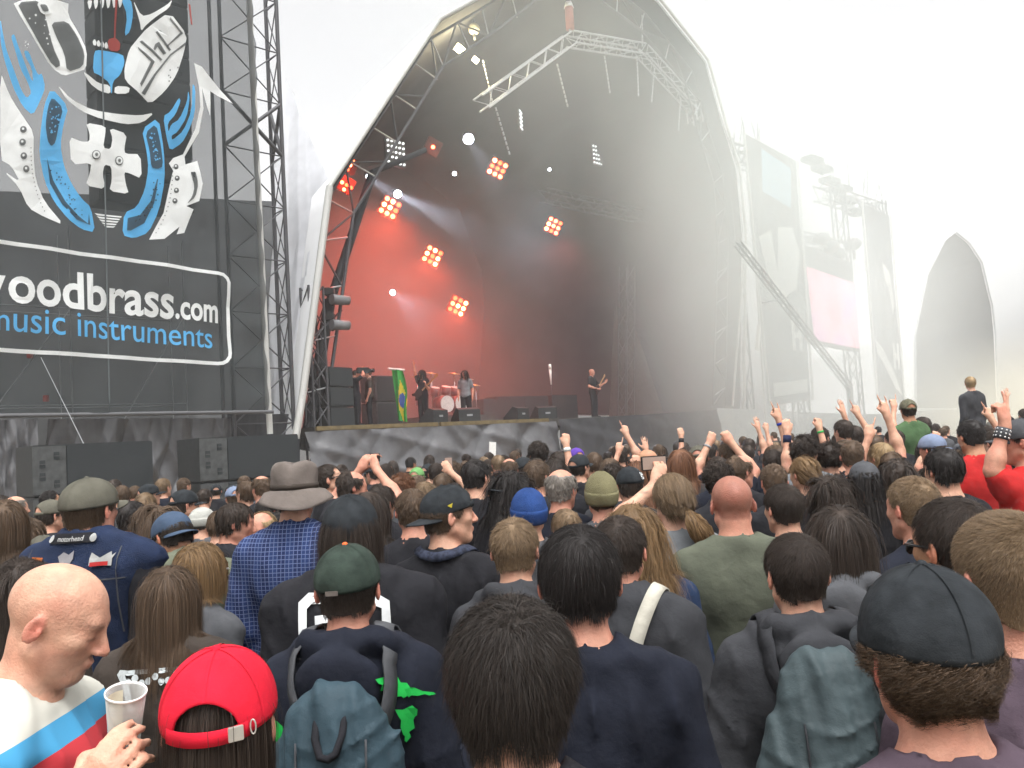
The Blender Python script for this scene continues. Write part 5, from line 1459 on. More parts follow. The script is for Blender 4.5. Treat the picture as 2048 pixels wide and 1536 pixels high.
# ------------------------------------------------------------------ headgear, in the head frame
def grid_faces(nu, nv, wrap=True):
    id_ = np.arange(nu * nv).reshape(nv, nu)
    nx_ = np.roll(id_, -1, 1) if wrap else id_[:, 1:]
    a = id_ if wrap else id_[:, :-1]
    return np.stack([a[:-1], nx_[:-1], nx_[1:], a[1:]], -1).reshape(-1, 4)
def dome(rx, ry, rz, cz, cy, zlow, nu=64, nv=16, hole=None, front=0.0, dent=0.0, seed=0, tilt=0.0):
    """cap crown; hole = (half angle, height) of the arched opening at the -Y side"""
    rng = np.random.default_rng(seed)
    V = np.zeros((nv, nu, 3))
    az = np.linspace(0, 2 * math.pi, nu, endpoint=False)
    for i, a in enumerate(az):
        e0 = math.asin(np.clip((zlow - cz) / rz, -0.95, 0.95))
        if hole:
            da = (a - 1.5 * math.pi + math.pi) % (2 * math.pi) - math.pi
            if abs(da) < hole[0]:
                e0 += hole[1] * math.sqrt(1 - (da / hole[0]) ** 2)
        for j in range(nv):
            s = j / (nv - 1)
            e = e0 + (math.pi / 2 - 0.01 - e0) * s
            bf = 1 + front * max(0, math.sin(a)) ** 2 * math.sin(max(0, min(1, (e - 0.1) / 1.3)) * math.pi) + dent * math.sin(3 * a + 2 * seed) * math.sin(2 * e)
            V[j, i] = (rx * math.cos(e) * math.cos(a) * bf, cy + ry * math.cos(e) * math.sin(a) * bf, cz + rz * math.sin(e))
    return V.reshape(-1, 3), grid_faces(nu, nv)
def brim_mesh(rx, ry, cy, z0, out, half, curve, th=0.004, sgn=1, up=0.0, na=28, nr=8):
    V = []
    for lay in (0, 1):
        for j in range(nr + 1):
            for i in range(na + 1):
                a = math.pi / 2 + (i / na - 0.5) * 2 * half
                s = j / nr
                edge = math.cos((i / na - 0.5) * math.pi) ** 0.6
                x = rx * math.cos(a) * (1 + 0.03 * s); y = cy + ry * math.sin(a) + out * s * edge
                z = z0 - curve * (x / rx) ** 2 - 0.15 * out * s + up * s - lay * th
                V.append((x, y * sgn if sgn < 0 else y, z))
    k = (nr + 1) * (na + 1)
    id_ = np.arange(k).reshape(nr + 1, na + 1)
    q = np.stack([id_[:-1, :-1], id_[:-1, 1:], id_[1:, 1:], id_[1:, :-1]], -1).reshape(-1, 4)
    rim = np.stack([id_[-1, :-1], id_[-1, 1:], id_[-1, 1:] + k, id_[-1, :-1] + k], -1)
    return mesh_np('visor', V, np.concatenate([q, q[:, ::-1] + k, rim]))
def solid(o, t=0.003):
    m_ = o.modifiers.new('thickness', 'SOLIDIFY'); m_.thickness = t; m_.offset = -1
_capc = {}
def cap(parent, M_head, mt, backward=False, visor_mt=None, button=None, strap=True, size=1.0, hero=False, flat=False, vis_up=0.0, tip=0.0, dent=0.0, squash=1.0):
    key = ('dome', strap, hero, dent, squash)
    if key not in _capc:
        V, q = dome(0.0875, 0.109, 0.092 * squash, 0.030, -0.010, 0.018, 72 if hero else 36, 20 if hero else 10, (0.62, 0.62) if strap else None, 0.05, dent, 2)
        _capc[key] = mesh_np('crown', V, q)
        V, q = [], []
        for j in range(3):
            for i in range(25):
                a = 1.5 * math.pi + (i / 24 - 0.5) * 1.5
                V.append((0.0885 * math.cos(a), -0.010 + 0.110 * math.sin(a), 0.014 + 0.011 * j))
        _capc['strap'] = mesh_np('strap', V, grid_faces(25, 3, False))
        _capc['visor'] = brim_mesh(0.084, 0.104, -0.010, 0.022, 0.072, 1.05, 0.016)
        _capc['visor_flat'] = brim_mesh(0.088, 0.104, -0.010, 0.022, 0.082, 1.10, 0.003)
        V, q = dome(0.008, 0.008, 0.006, 0.0, 0, 0, 12, 5)
        _capc['button'] = mesh_np('button', V, q)
        V, q = [], []
        for k in range(6):
            a = math.pi / 6 + k * math.pi / 3
            b0 = len(V)
            for j in range(13):
                e = 0.0 + (math.pi / 2 - 0.03) * j / 12
                if strap and k in (4,) and e < 0.5: e = 0.5
                for s in (-1, 1):
                    V.append((0.0885 * math.cos(e) * math.cos(a) + s * 0.0022 * -math.sin(a), -0.010 + 0.110 * math.cos(e) * math.sin(a) + s * 0.0022 * math.cos(a), 0.030 + 0.0930 * squash * math.sin(e) + 0.0008))
            q += [[b0 + 2 * j, b0 + 2 * j + 1, b0 + 2 * j + 3, b0 + 2 * j + 2] for j in range(12)]
        _capc[('seams', squash)] = mesh_np('seam', V, q)
    Mx = M_head @ Matrix.Rotation(tip, 4, 'X') @ Matrix.Diagonal((size, size, size, 1))
    if backward: Mx = M_head @ Matrix.Rotation(tip, 4, 'X') @ Matrix.Rotation(math.pi, 4, 'Z') @ Matrix.Translation((0, 0.012, 0)) @ Matrix.Diagonal((size, size, size, 1))
    c = obj('cap', _capc[key], mt, parent); c.matrix_local = Mx; solid(c, 0.003)
    if strap:
        s = obj('strap', _capc['strap'], mt, c); solid(s, 0.003)
    v = obj('visor', _capc['visor_flat' if flat else 'visor'], visor_mt or mt, c)
    if vis_up: v.matrix_local = Matrix.Rotation(vis_up, 4, 'X')
    b = obj('button', _capc['button'], button or mt, c); b.matrix_local = Matrix.Translation((0, -0.010, 0.030 + 0.092 * squash))
    if hero:
        obj('seam', _capc[('seams', squash)], mt, c)
    return c
def beanie(parent, M_head, mt, size=1.0, peak=0.0):
    key = ('beanie', peak)
    if key not in _capc:
        V, q = dome(0.0885, 0.111, 0.100 + peak, 0.025, -0.014, -0.025, 48, 18)
        rng = np.random.default_rng(4)
        V = V * (1 + 0.012 * np.sin(np.arctan2(V[:, 1], V[:, 0]) * 24))[:, None] ** np.where(V[:, 2:3] > 0.11, 0, 1) + rng.normal(0, 0.0008, V.shape)
        _capc[key] = mesh_np('beanie', V, q)
        V, q = dome(0.0915, 0.114, 0.12, 0.025, -0.014, -0.028, 48, 18)
        V = V.reshape(18, 48, 3)[:6].reshape(-1, 3)
        _capc[('cuff', peak)] = mesh_np('cuff', V, grid_faces(48, 6))
    c = obj('beanie', _capc[key], mt, parent); c.matrix_local = M_head @ Matrix.Rotation(0.12, 4, 'X') @ Matrix.Diagonal((size, size, size, 1)); solid(c, 0.003)
    f = obj('cuff', _capc[('cuff', peak)], mt, c); solid(f, 0.004)
    return c
def bucket_hat(parent, M_head, mt):
    nu, nv = 64, 16
    prof = [(0.168, -0.052), (0.160, -0.040), (0.135, -0.014), (0.108, 0.008), (0.104, 0.012), (0.105, 0.030), (0.104, 0.050), (0.104, 0.070), (0.101, 0.090), (0.096, 0.106), (0.088, 0.116), (0.07, 0.119), (0.05, 0.115), (0.03, 0.112), (0.015, 0.111), (0.001, 0.110)]
    V = []
    rng = np.random.default_rng(8)
    for j, (r, z) in enumerate(prof):
        for i in range(nu):
            a = 2 * math.pi * i / nu
            rr = r * (1 + 0.02 * math.sin(3 * a + j) + 0.015 * math.sin(5 * a - j * 0.7))
            zz = z + (0.016 * math.sin(2 * a + 0.6) if j < 3 else 0) + 0.007 * math.sin(4 * a + j * 0.9) * (j > 6)
            V.append((rr * math.cos(a) * 0.90, -0.008 + rr * math.sin(a) * 1.06, zz + 0.012))
    c = obj('bucket_hat', mesh_np('bucket_hat', V, grid_faces(nu, len(prof))), mt, parent); c.matrix_local = M_head; solid(c, 0.003)
    V = []
    for j in range(2):
        for i in range(nu):
            a = 2 * math.pi * i / nu
            V.append((0.1075 * math.cos(a) * 0.90, -0.008 + 0.1075 * math.sin(a) * 1.06, 0.022 + 0.022 * j))
    h = obj('hat_band', mesh_np('hat_band', V, grid_faces(nu, 2)), FB['dbrown'], c); solid(h, 0.003)
    return c
def glasses(parent, M_head, mt, lens_mt):
    g = obj('sunglasses', pym('frame', *tube_path([(-0.080, -0.005, 0.006), (-0.074, 0.05, 0.006), (-0.062, 0.088, 0.004), (0, 0.100, 0.006), (0.062, 0.088, 0.004), (0.074, 0.05, 0.006), (0.080, -0.005, 0.006)], 0.0035), True), mt, parent)
    g.matrix_local = M_head
    for s in (-1, 1):
        V = [(s * 0.033 + 0.027 * math.cos(a), 0.0985 - 0.012 * abs(math.cos(a)) * (1 if s * math.cos(a) > 0 else 0.1), -0.006 + 0.019 * math.sin(a)) for a in [6.283 * i / 16 for i in range(16)]]
        l = obj('lens', pym('lens', V, [list(range(16))]), lens_mt, g); solid(l, 0.003)
    return g
def tube_path(pts, r, n=6):
    V, Fc = [], []
    P = [Vector(p) for p in pts]
    for i, p in enumerate(P):
        d = (P[min(i + 1, len(P) - 1)] - P[max(i - 1, 0)]).normalized()
        q = d.to_track_quat('Z', 'Y')
        for k in range(n):
            a = 6.283 * k / n
            V.append(p + q @ Vector((r * math.cos(a), r * math.sin(a), 0)))
        if i:
            b = (i - 1) * n
            Fc += [[b + k, b + (k + 1) % n, b + n + (k + 1) % n, b + n + k] for k in range(n)]
    Fc += [list(range(n))[::-1], list(range(len(V) - n, len(V)))]
    return V, Fc

# ------------------------------------------------------------------ one person
def head_matrix(fg):
    return Matrix.Translation(Vector(fg['hc'])) @ Matrix(fg['R'].tolist()).to_4x4()
def person_at(x, y, depth, fg, hat=0.0, turn=0.0, label=None, cat='person', group=None, name='person', lift=0.0):
    """stand a person so that the top of the head shows at photograph pixel x, y at a given distance"""
    P = at(x, y, depth)
    htop = float(fg['hc'][2] + 0.117 + hat)
    s = (P[2] - lift) / htop
    Rz = np.array(Matrix.Rotation(turn, 3, 'Z'))
    off = Rz @ (np.array([fg['hc'][0], fg['hc'][1] - 0.01, 0]) * s)
    root = empty(name, (P[0] - off[0], P[1] - off[1], lift), label, cat, group)
    root.rotation_euler = (0, 0, turn)
    root.scale = (s, s, s)
    return root
SCALES = []
def dress(root, fg, body, top, skin, topm, trs='jean'):
    b = obj('body', body, skin, root)
    t = obj('top', top, topm, root)
    tr = obj('trousers', trousers_mesh(), FB[trs], root)
    return b, t
def project_back(fg, V2, center, sx, sz, lift=0.006, seed=None, amp=0.006, yaw=0.0):
    """lay flat print onto the back (or side) of the top by walking in from behind"""
    P = np.zeros((len(V2), 3))
    d = np.array([math.sin(yaw), math.cos(yaw), 0]); sdir = np.array([math.cos(yaw), -math.sin(yaw), 0])
    P = np.array([0, -0.02, 0]) - d * 0.35 + np.outer(V2[:, 0] * sx + center[0], sdir); P[:, 2] = V2[:, 1] * sz + center[1]
    for _ in range(24):
        dist = field_pts(fg['top'], P)
        if seed is not None: dist = dist + folds(P[:, 0], P[:, 1], P[:, 2], seed, amp)
        P = P + d * np.clip(dist - lift, -0.02, 0.1)[:, None] * 0.9
    return P
def print_poly(root_part, fg, polys, center, sx, sz, mt, name='print', seed=None, amp=0.006, maxlen=0.25, lift=0.006, yaw=0.0):
    V, Fc = [], []
    for poly in polys:
        r = poly_tri(poly, maxlen)
        if not r: continue
        b = len(V); V += r[0]; Fc += [[i + b for i in f] for f in r[1]]
    P = project_back(fg, np.array(V), center, sx, sz, lift, seed, amp, yaw)
    return obj(name, pym(name, P, Fc), mt, root_part)
def print_text(root_part, fg, s, center, w, h, mt, name='lettering', seed=None, amp=0.006, offset=0.02, bend=0.0, lift=0.006, yaw=0.0):
    V, Fc = text_mesh(s, offset)
    V = V - V.min(0); V = V / V.max(0) - 0.5
    V[:, 1] += bend * (0.25 - V[:, 0] ** 2)
    return obj(name, pym(name, project_back(fg, V, center, w, h, lift, seed, amp, yaw), Fc), mt, root_part)
# ------------------------------------------------------------------ shared shapes and the person builder
_cache = {}
def quality(d):
    return 0 if d < 2.05 else 1 if d < 3.7 else 2
RES = [(0.0055, 0.017, 0.0105), (0.0075, 0.021, 0.014), (0.0115, 0.030, 0.021)]
UP = {'horns': ((0.31, 0.06, 1.60), (0.25, 0.12, 1.86), (-0.05, 0.08, 1), 'horns'), 'point': ((0.29, 0.10, 1.60), (0.20, 0.18, 1.85), (-0.1, 0.15, 1), 'point'), 'fist': ((0.32, 0.05, 1.58), (0.30, 0.10, 1.84), (0.05, 0.1, 1), 'fist'),
      'high': ((0.25, 0.06, 1.68), (0.20, 0.10, 1.95), (-0.08, 0.1, 1), 'open'), 'highhorns': ((0.25, 0.06, 1.68), (0.20, 0.10, 1.95), (-0.08, 0.1, 1), 'horns'), 'cam': ((0.27, 0.16, 1.56), (0.085, 0.20, 1.74), (-0.5, 0.2, 0.9), 'grip'), 'sal': ((0.30, 0.04, 1.62), (0.16, 0.10, 1.84), (-0.5, 0.1, 1), 'fist')}
def fig(**k):
    key = ('fg',) + tuple(sorted((a, str(b)) for a, b in k.items()))
    if key not in _cache:
        kk = dict(k)
        for a in ('armR', 'armL'):
            if isinstance(kk.get(a), str): kk[a] = UP[kk[a]]
        _cache[key] = (figure(**kk), key)
    return _cache[key]
def shapes(fgk, key, q, seed, amp=0.006, bodykw=None):
    fine, coarse, h = RES[q]
    bk = ('body', q, str(bodykw), tuple(p for p in key if isinstance(p, tuple) and p[0] in ('yaw', 'pitch', 'roll', 'armR', 'armL', 'wide', 'neck', 'lean', 'palmR', 'palmL', 'drop')))
    if bk not in _cache: _cache[bk] = build_body(fgk, fine, coarse, **(bodykw or {}))
    tk = ('top', q, seed, amp, tuple(p for p in key if isinstance(p, tuple) and p[0] not in ('yaw', 'pitch', 'roll')))
    if tk not in _cache: _cache[tk] = build_top(fgk, h, seed, amp)
    return _cache[bk], _cache[tk]
LOD = [(22000, 0.0010), (9000, 0.0017), (2200, 0.0040)]
STY = {'short': dict(clump=5, length=0.028, lift=0.26, grav=0.7, noise=0.38, vol=0.003), 'crop': dict(length=0.012, lift=0.5, grav=0.4, noise=0.2, vol=0.003), 'buzz': dict(length=0.009, lift=0.7, grav=0.3, noise=0.2, vol=0.0, base=0.003), 'messy': dict(fade=False, length=0.055, lift=0.32, grav=0.75, noise=0.40, vol=0.009, seg=5, clump=16),
       'bowl': dict(length=0.058, lift=0.14, grav=1.0, noise=0.26, vol=0.005, seg=6, clump=14), 'curly': dict(length=0.045, lift=0.7, grav=0.35, noise=0.55, vol=0.010, seg=8, clump=16, coil=0.008), 'fringe': dict(length=0.030, lift=0.35, grav=0.7, noise=0.2, vol=0.004, bald='crown'), 'thin': dict(length=0.028, lift=0.3, grav=0.7, noise=0.2, vol=0.003, bald='thin'),
       'reced': dict(length=0.030, lift=0.3, grav=0.7, noise=0.2, vol=0.004, bald='front'), 'under': dict(length=0.026, lift=0.25, grav=0.9, noise=0.2, vol=0.003, top=0.034), 'undercurl': dict(length=0.050, lift=0.45, grav=0.6, noise=0.45, vol=0.006, seg=10, clump=22, top=0.030, coil=0.0065),
       'long': dict(length=0.40, lift=0.12, grav=1.1, noise=0.16, vol=0.006, seg=11, clump=18, back=0.25, lenvar=0.35, flow=0.7), 'longwavy': dict(length=0.36, lift=0.2, grav=1.0, noise=0.2, vol=0.018, seg=11, clump=16, back=0.25, curl=0.28, lenvar=0.3, flow=0.7), 'longcurl': dict(length=0.26, lift=0.5, grav=0.7, noise=0.35, vol=0.014, seg=10, clump=12, back=0.2, curl=0.4, lenvar=0.35),
       'bob': dict(length=0.17, lift=0.15, grav=1.1, noise=0.12, vol=0.012, seg=8, clump=16, back=0.1, lenvar=0.2), 'underlong': dict(length=0.30, lift=0.15, grav=1.1, noise=0.14, vol=0.010, seg=10, clump=16, back=0.25, top=0.06, lenvar=0.3), 'tied': dict(length=0.075, lift=0.06, grav=0.6, noise=0.08, vol=0.003, seg=6, clump=18, back=1.6, whorl=(0, 0.09, 0.08), lenvar=0.1), 'updo': dict(length=0.085, lift=0.15, grav=0.2, noise=0.18, vol=0.006, seg=6, clump=18, back=1.2, whorl=(0, 0.09, 0.06))}
STY['undertied'] = dict(STY['long'], length=0.16, top=0.075, base=0.001, vol=0.0, lift=0.02)
for _k in STY:
    if _k.startswith('long') or _k in ('bob', 'underlong', 'undertied', 'tied', 'updo'): STY[_k]['fade'] = False
STD = figure()
def hair_for(style, q, seed=1):
    k = ('hair', style, q, seed)
    if k not in _cache:
        n, w = LOD[q]
        a = dict(STY[style])
        lg = style.startswith('long') or style in ('bob', 'underlong', 'undertied')
        if lg: n = int(n * 0.75)
        if style in ('buzz', 'crop'): n = int(n * 1.5); w *= 0.8
        if 'top' in a: n = int(n * 0.5)
        _cache[k] = make_hair(n=n, width=w, seed=seed, fg=STD if lg else None, **a)
    return _cache[k]
PEOPLE = []
def P(x, y, d, label, hair=None, hc='dark', top='black', skin='pale', turn=0.0, hat=None, hatm='blackcap', hatkw=None, seed=1, hseed=1, sleeves='long', hood=False, yaw=0.0, pitch=0.0, roll=0.0, armR=None, armL=None, wide=1.0, collar=False, jacket=0.0, group='people in the crowd', neck=1.0, lift=0.0, bodykw=None, topm=None, q=None, amp=0.010, palmR=None, palmL=None, hairmesh=None, drop=0.0, dk=None):
    """one person of the crowd: body with top, trousers, hair and headgear as parts"""
    fg, key = fig(yaw=round(yaw, 2), pitch=round(pitch, 2), roll=round(roll, 2), armR=armR, armL=armL, wide=wide, hood=hood, sleeves=sleeves, neck=neck, collar=collar, jacket=jacket, palmR=palmR, palmL=palmL, drop=drop)
    q = quality(d) if q is None else q
    d = d * (dk or (1.08 if d < 1.5 else 1.11 if d < 2.2 else 1.17))
    extra = {None: 0.010, 'cap': 0.008, 'beanie': 0.012, 'bucket': 0.014}[hat]
    if hair in ('messy', 'curly', 'longcurl'): extra = max(extra, 0.03)
    if hair in (None, 'fringe', 'buzz') and hat is None: extra = 0.002
    root = person_at(x, y, d, fg, extra, turn, label, 'person', group, lift=lift)
    SCALES.append((label, round(root.scale[0] * 1.75, 2)))
    PEOPLE.append((root.location.x, root.location.y))
    b, t = shapes(fg, key, q, seed, amp, bodykw)
    ob, ot = dress(root, fg, b, t, SK[skin], topm or FB[top], random.choice(['jean', 'black', 'char']))
    MH = head_matrix(fg)
    if hair:
        h = obj('hair', hairmesh or hair_for(hair, q, hseed), HM[hc], root); h.matrix_local = MH
    if hat == 'cap': cap(root, MH, FB[hatm] if isinstance(hatm, str) else hatm, **(dict(hero=q < 2) | (hatkw or {})))
    elif hat == 'beanie': beanie(root, MH, FB[hatm], **(hatkw or {}))
    elif hat == 'bucket': bucket_hat(root, MH, FB[hatm])
    return root, fg, ot, MH
def worn(root, name, label, cat):
    """a thing carried by a person: top-level, standing in the same frame"""
    o = empty(name, root.location, label, cat)
    o.rotation_euler = root.rotation_euler; o.scale = root.scale
    return o
def snap(fg, p, lift):
    p = np.array(p, float)[None]
    for _ in range(6):
        e = 0.004
        d = field_pts(fg['top'], p)
        g = np.array([(field_pts(fg['top'], p + np.eye(3)[i] * e) - field_pts(fg['top'], p - np.eye(3)[i] * e))[0] for i in range(3)])
        g /= np.linalg.norm(g) + 1e-9
        p = p - g * (d - lift)
    return p[0], g
def strap(name, fg, pts, width, mt, parent, lift=0.016, n=26, th=0.006):
    P_ = [np.array(p, float) for p in pts]
    fine = []
    for i in range(n + 1):
        s = i / n * (len(P_) - 1); k = min(int(s), len(P_) - 2); f = s - k
        fine.append(snap(fg, P_[k] * (1 - f) + P_[k + 1] * f, lift))
    for _ in range(5):
        fine = [fine[0]] + [((fine[i - 1][0] + 2 * fine[i][0] + fine[i + 1][0]) / 4, fine[i - 1][1] + 2 * fine[i][1] + fine[i + 1][1]) for i in range(1, n)] + [fine[n]]
    fine = [(p_, g_ / np.linalg.norm(g_)) for p_, g_ in fine]
    V, Fc = [], []
    for i, (p, g) in enumerate(fine):
        t = fine[min(i + 1, n)][0] - fine[max(i - 1, 0)][0]; t /= np.linalg.norm(t) + 1e-9
        w = np.cross(t, g); w /= np.linalg.norm(w) + 1e-9
        V += [p - w * width / 2, p + g * 0.002, p + w * width / 2]
        if i: b = 3 * i - 3; Fc += [[b, b + 1, b + 4, b + 3], [b + 1, b + 2, b + 5, b + 4]]
    o = obj(name, pym(name, V, Fc, True), mt, parent); solid(o, -th); return o
def backpack(root, fg, label, mt, strap_mt, body_=None, h=0.009, strap_w=0.055):
    bp_ = worn(root, 'backpack', label, 'backpack')
    pr = body_ or [E_((0, -0.235, 1.21), (0.165, 0.090, 0.24), 0.03), E_((0, -0.245, 1.10), (0.180, 0.10, 0.18), 0.04)]
    lo, hi = extent(pr); xs, ys, zs = axis(lo[0], hi[0], h), axis(lo[1], hi[1], h), axis(lo[2], hi[2], h)
    X_, Y_, Z_ = xs[:, None, None], ys[None, :, None], zs[None, None, :]
    D = field(pr, xs, ys, zs) + folds(X_, Y_, Z_, 23, 0.007).astype(np.float32) + (0.004 * np.sin(X_ * 75 + 2.5 * np.sin(Z_ * 9)) + 0.003 * np.sin(X_ * 140 + Z_ * 11)).astype(np.float32) * (Z_ > 1.12)
    V, Q = surface(D, xs, ys, zs)
    obj('bag', mesh_np('bag', V, Q), mt, bp_)
    zz_ = pr[-1][1][2] + 0.045
    def skin_y(x_, z_):
        y_ = -0.6
        for _ in range(30): y_ += max(-0.02, field_pts(pr, np.array([[x_, y_, z_]]))[0])
        return y_ - 0.002
    pts_ = [(x_, skin_y(x_, zz_ - 1.2 * x_ * x_), zz_ - 1.2 * x_ * x_) for x_ in np.linspace(-0.11, 0.11, 15)]
    obj('zip', pym('zip', *tube_path(pts_, 0.0045), True), FB['black'], bp_)
    for sx_ in (-0.085, 0.085):
        obj('seam', pym('seam', *tube_path([(sx_, skin_y(sx_, z_), z_) for z_ in np.linspace(1.02, 1.32, 12)], 0.003), True), strap_mt, bp_)
    for s in (-1, 1):
        strap('shoulder_strap', fg, [(s * 0.06, -0.17, 1.34), (s * 0.085, -0.14, 1.42), (s * 0.105, -0.06, 1.49), (s * 0.11, 0.03, 1.45), (s * 0.11, 0.12, 1.30)], strap_w, strap_mt, bp_)
    return bp_, pr
def top_tone(name, base, marks):
    pass

# ------------------------------------------------------------------ the nearest people
# 1 bald man in profile, looking down at his cup
bald_skin = SK['bald']
jersey = bpy.data.materials.new('striped_jersey'); jersey.use_nodes = True
nt = jersey.node_tree; b = nt.nodes['Principled BSDF']; b.inputs['Roughness'].default_value = 0.85
tc = nt.nodes.new('ShaderNodeTexCoord'); sx = nt.nodes.new('ShaderNodeSeparateXYZ'); nt.links.new(tc.outputs['Object'], sx.inputs[0])
ma = nt.nodes.new('ShaderNodeMath'); ma.operation = 'MULTIPLY_ADD'; ma.inputs[1].default_value = -0.45
nt.links.new(sx.outputs['Y'], ma.inputs[0]); nt.links.new(sx.outputs['Z'], ma.inputs[2])
mr = nt.nodes.new('ShaderNodeMapRange'); mr.inputs['From Min'].default_value = 1.0; mr.inputs['From Max'].default_value = 1.6; nt.links.new(ma.outputs[0], mr.inputs['Value'])
rp = nt.nodes.new('ShaderNodeValToRGB'); rp.color_ramp.interpolation = 'CONSTANT'
el = rp.color_ramp.elements
el[0].position = 0; el[0].color = (0.50, 0.49, 0.43, 1); el[1].position = 0.50; el[1].color = (0.50, 0.03, 0.04, 1)
for pos, c in ((0.585, (0.05, 0.28, 0.50, 1)), (0.68, (0.52, 0.51, 0.45, 1))):
    e = el.new(pos); e.color = c
nt.links.new(mr.outputs[0], rp.inputs['Fac']); nt.links.new(rp.outputs['Color'], b.inputs['Base Color'])
BT = math.radians(-88)
root0 = at(106, 1128, 1.84)
hs0 = float(root0[2] / (STD['hc'][2] + 0.117))
def bald_local(x, y, d):
    p = at(x, y, d) - np.array([root0[0] - 0.03, root0[1], 0])
    c, s = math.cos(-BT), math.sin(-BT)
    return np.array([c * p[0] - s * p[1], s * p[0] + c * p[1], p[2]]) / hs0
wr = bald_local(150, 1665, 1.30); cup_c = bald_local(250, 1432, 1.24)
def dloc(v):
    c, s = math.cos(-BT), math.sin(-BT)
    return np.array([c * v[0] - s * v[1], s * v[0] + c * v[1], v[2]])
r, fg, ot, MH = P(106, 1128, 1.84, 'bald man in striped white jersey looking down at his plastic cup', None, dk=1.0, top='white', topm=jersey, skin='bald', turn=BT, pitch=-0.40, yaw=0.10, armR=((0.25, 0.0, 1.05), tuple(wr), tuple(dloc((0.52, -0.05, 0.80))), 'grip'), palmR=tuple(dloc((0.25, 0.85, 0.25))), wide=1.05, collar=True, sleeves='long', q=0, bodykw=dict(ears=0.8, stubble=(0.80, 0.80, 0.82, 0.35), beard=0.35), group='people at the front edge of the crowd')
cuproot = empty('plastic_cup', at(250, 1440, 1.375), 'clear plastic beer cup held by the bald man', 'cup')
cl = bpy.data.materials.new('clear_plastic'); cl.use_nodes = True
nt = cl.node_tree; nt.nodes.clear()
out = nt.nodes.new('ShaderNodeOutputMaterial'); tr = nt.nodes.new('ShaderNodeBsdfTransparent'); gl = nt.nodes.new('ShaderNodeBsdfPrincipled')
gl.inputs['Base Color'].default_value = (0.75, 0.75, 0.72, 1); gl.inputs['Roughness'].default_value = 0.15
mx = nt.nodes.new('ShaderNodeMixShader'); lw = nt.nodes.new('ShaderNodeLayerWeight'); lw.inputs['Blend'].default_value = 0.35
ad = nt.nodes.new('ShaderNodeMath'); ad.operation = 'MULTIPLY_ADD'; ad.inputs[1].default_value = 0.75; ad.inputs[2].default_value = 0.14
nt.links.new(lw.outputs['Facing'], ad.inputs[0]); nt.links.new(ad.outputs[0], mx.inputs[0]); nt.links.new(tr.outputs[0], mx.inputs[1]); nt.links.new(gl.outputs[0], mx.inputs[2]); nt.links.new(mx.outputs[0], out.inputs['Surface'])
def lathe(name, prof, n=32):
    V = [(r_ * math.cos(6.2832 * i / n), r_ * math.sin(6.2832 * i / n), z_) for r_, z_ in prof for i in range(n)]
    return mesh_np(name, V, grid_faces(n, len(prof)))
cupM = Matrix.Rotation(math.radians(10), 4, 'Y') @ Matrix.Rotation(math.radians(14), 4, 'X')
o = obj('wall', lathe('wall', [(0.001, -0.062), (0.022, -0.062), (0.0225, -0.06), (0.026, 0.0), (0.030, 0.047)]), cl, cuproot); o.matrix_local = cupM; solid(o, 0.0008)
o = obj('rim', lathe('rim', [(0.0295, 0.046), (0.0312, 0.046), (0.0315, 0.049), (0.030, 0.050), (0.0295, 0.046)]), mat('white_plastic_rim', (0.72, 0.72, 0.70), 0.3, 0.03), cuproot); o.matrix_local = cupM
fo = lathe('foam', [(0.0225, -0.055), (0.0245, -0.02), (0.0275, 0.02), (0.0288, 0.038)], 32)
bm = bmesh.new(); bm.from_mesh(fo)
bmesh.ops.delete(bm, geom=[v for v in bm.verts if not (v.co.x < -0.004 - 0.010 * math.sin(v.co.z * 120))], context='VERTS'); bm.to_mesh(fo); bm.free()
o = obj('foam', fo, mat('beer_foam', (0.66, 0.62, 0.47), 0.8, 0.12, 60), cuproot); o.matrix_local = cupM @ Matrix.Scale(0.97, 4)
# person behind him in pale blue
P(92, 1275, 2.1, 'person in pale blue fleece almost hidden behind the bald man', 'short', 'brown', 'ltblue', turn=-0.5, jacket=0.02, amp=0.010, wide=1.12, group='people at the front edge of the crowd')
# 2 red cap
r, fg, ot, MH = P(436, 1297, 1.28, 'person in bright red cap with long dark hair under the strap', 'undertied', 'dark', 'black', turn=0.12, hat='cap', hatm='redcap', hatkw=dict(size=1.06, tip=0.10), group='people at the front edge of the crowd', hseed=3)
capo = [c for c in r.children if c.name.startswith('cap')][0]
bk = obj('buckle', box_mesh('buckle', 0.011, 0.002, 0.011, 0.001), mat('dull_silver', (0.6, 0.58, 0.54), 0.4, 0.1, metal=0.6), capo); bk.matrix_local = Matrix.Translation((0.044, -0.1085, 0.026)) @ Matrix.Rotation(0.38, 4, 'Z')
b2 = obj('eyelet', pym('eyelet', *tube_path([(0.066 + 0.004 * math.cos(a), -0.0935, 0.028 + 0.011 * math.sin(a)) for a in [6.283 * i / 12 for i in range(13)]], 0.0012)), bk.material_slots[0].material, capo)
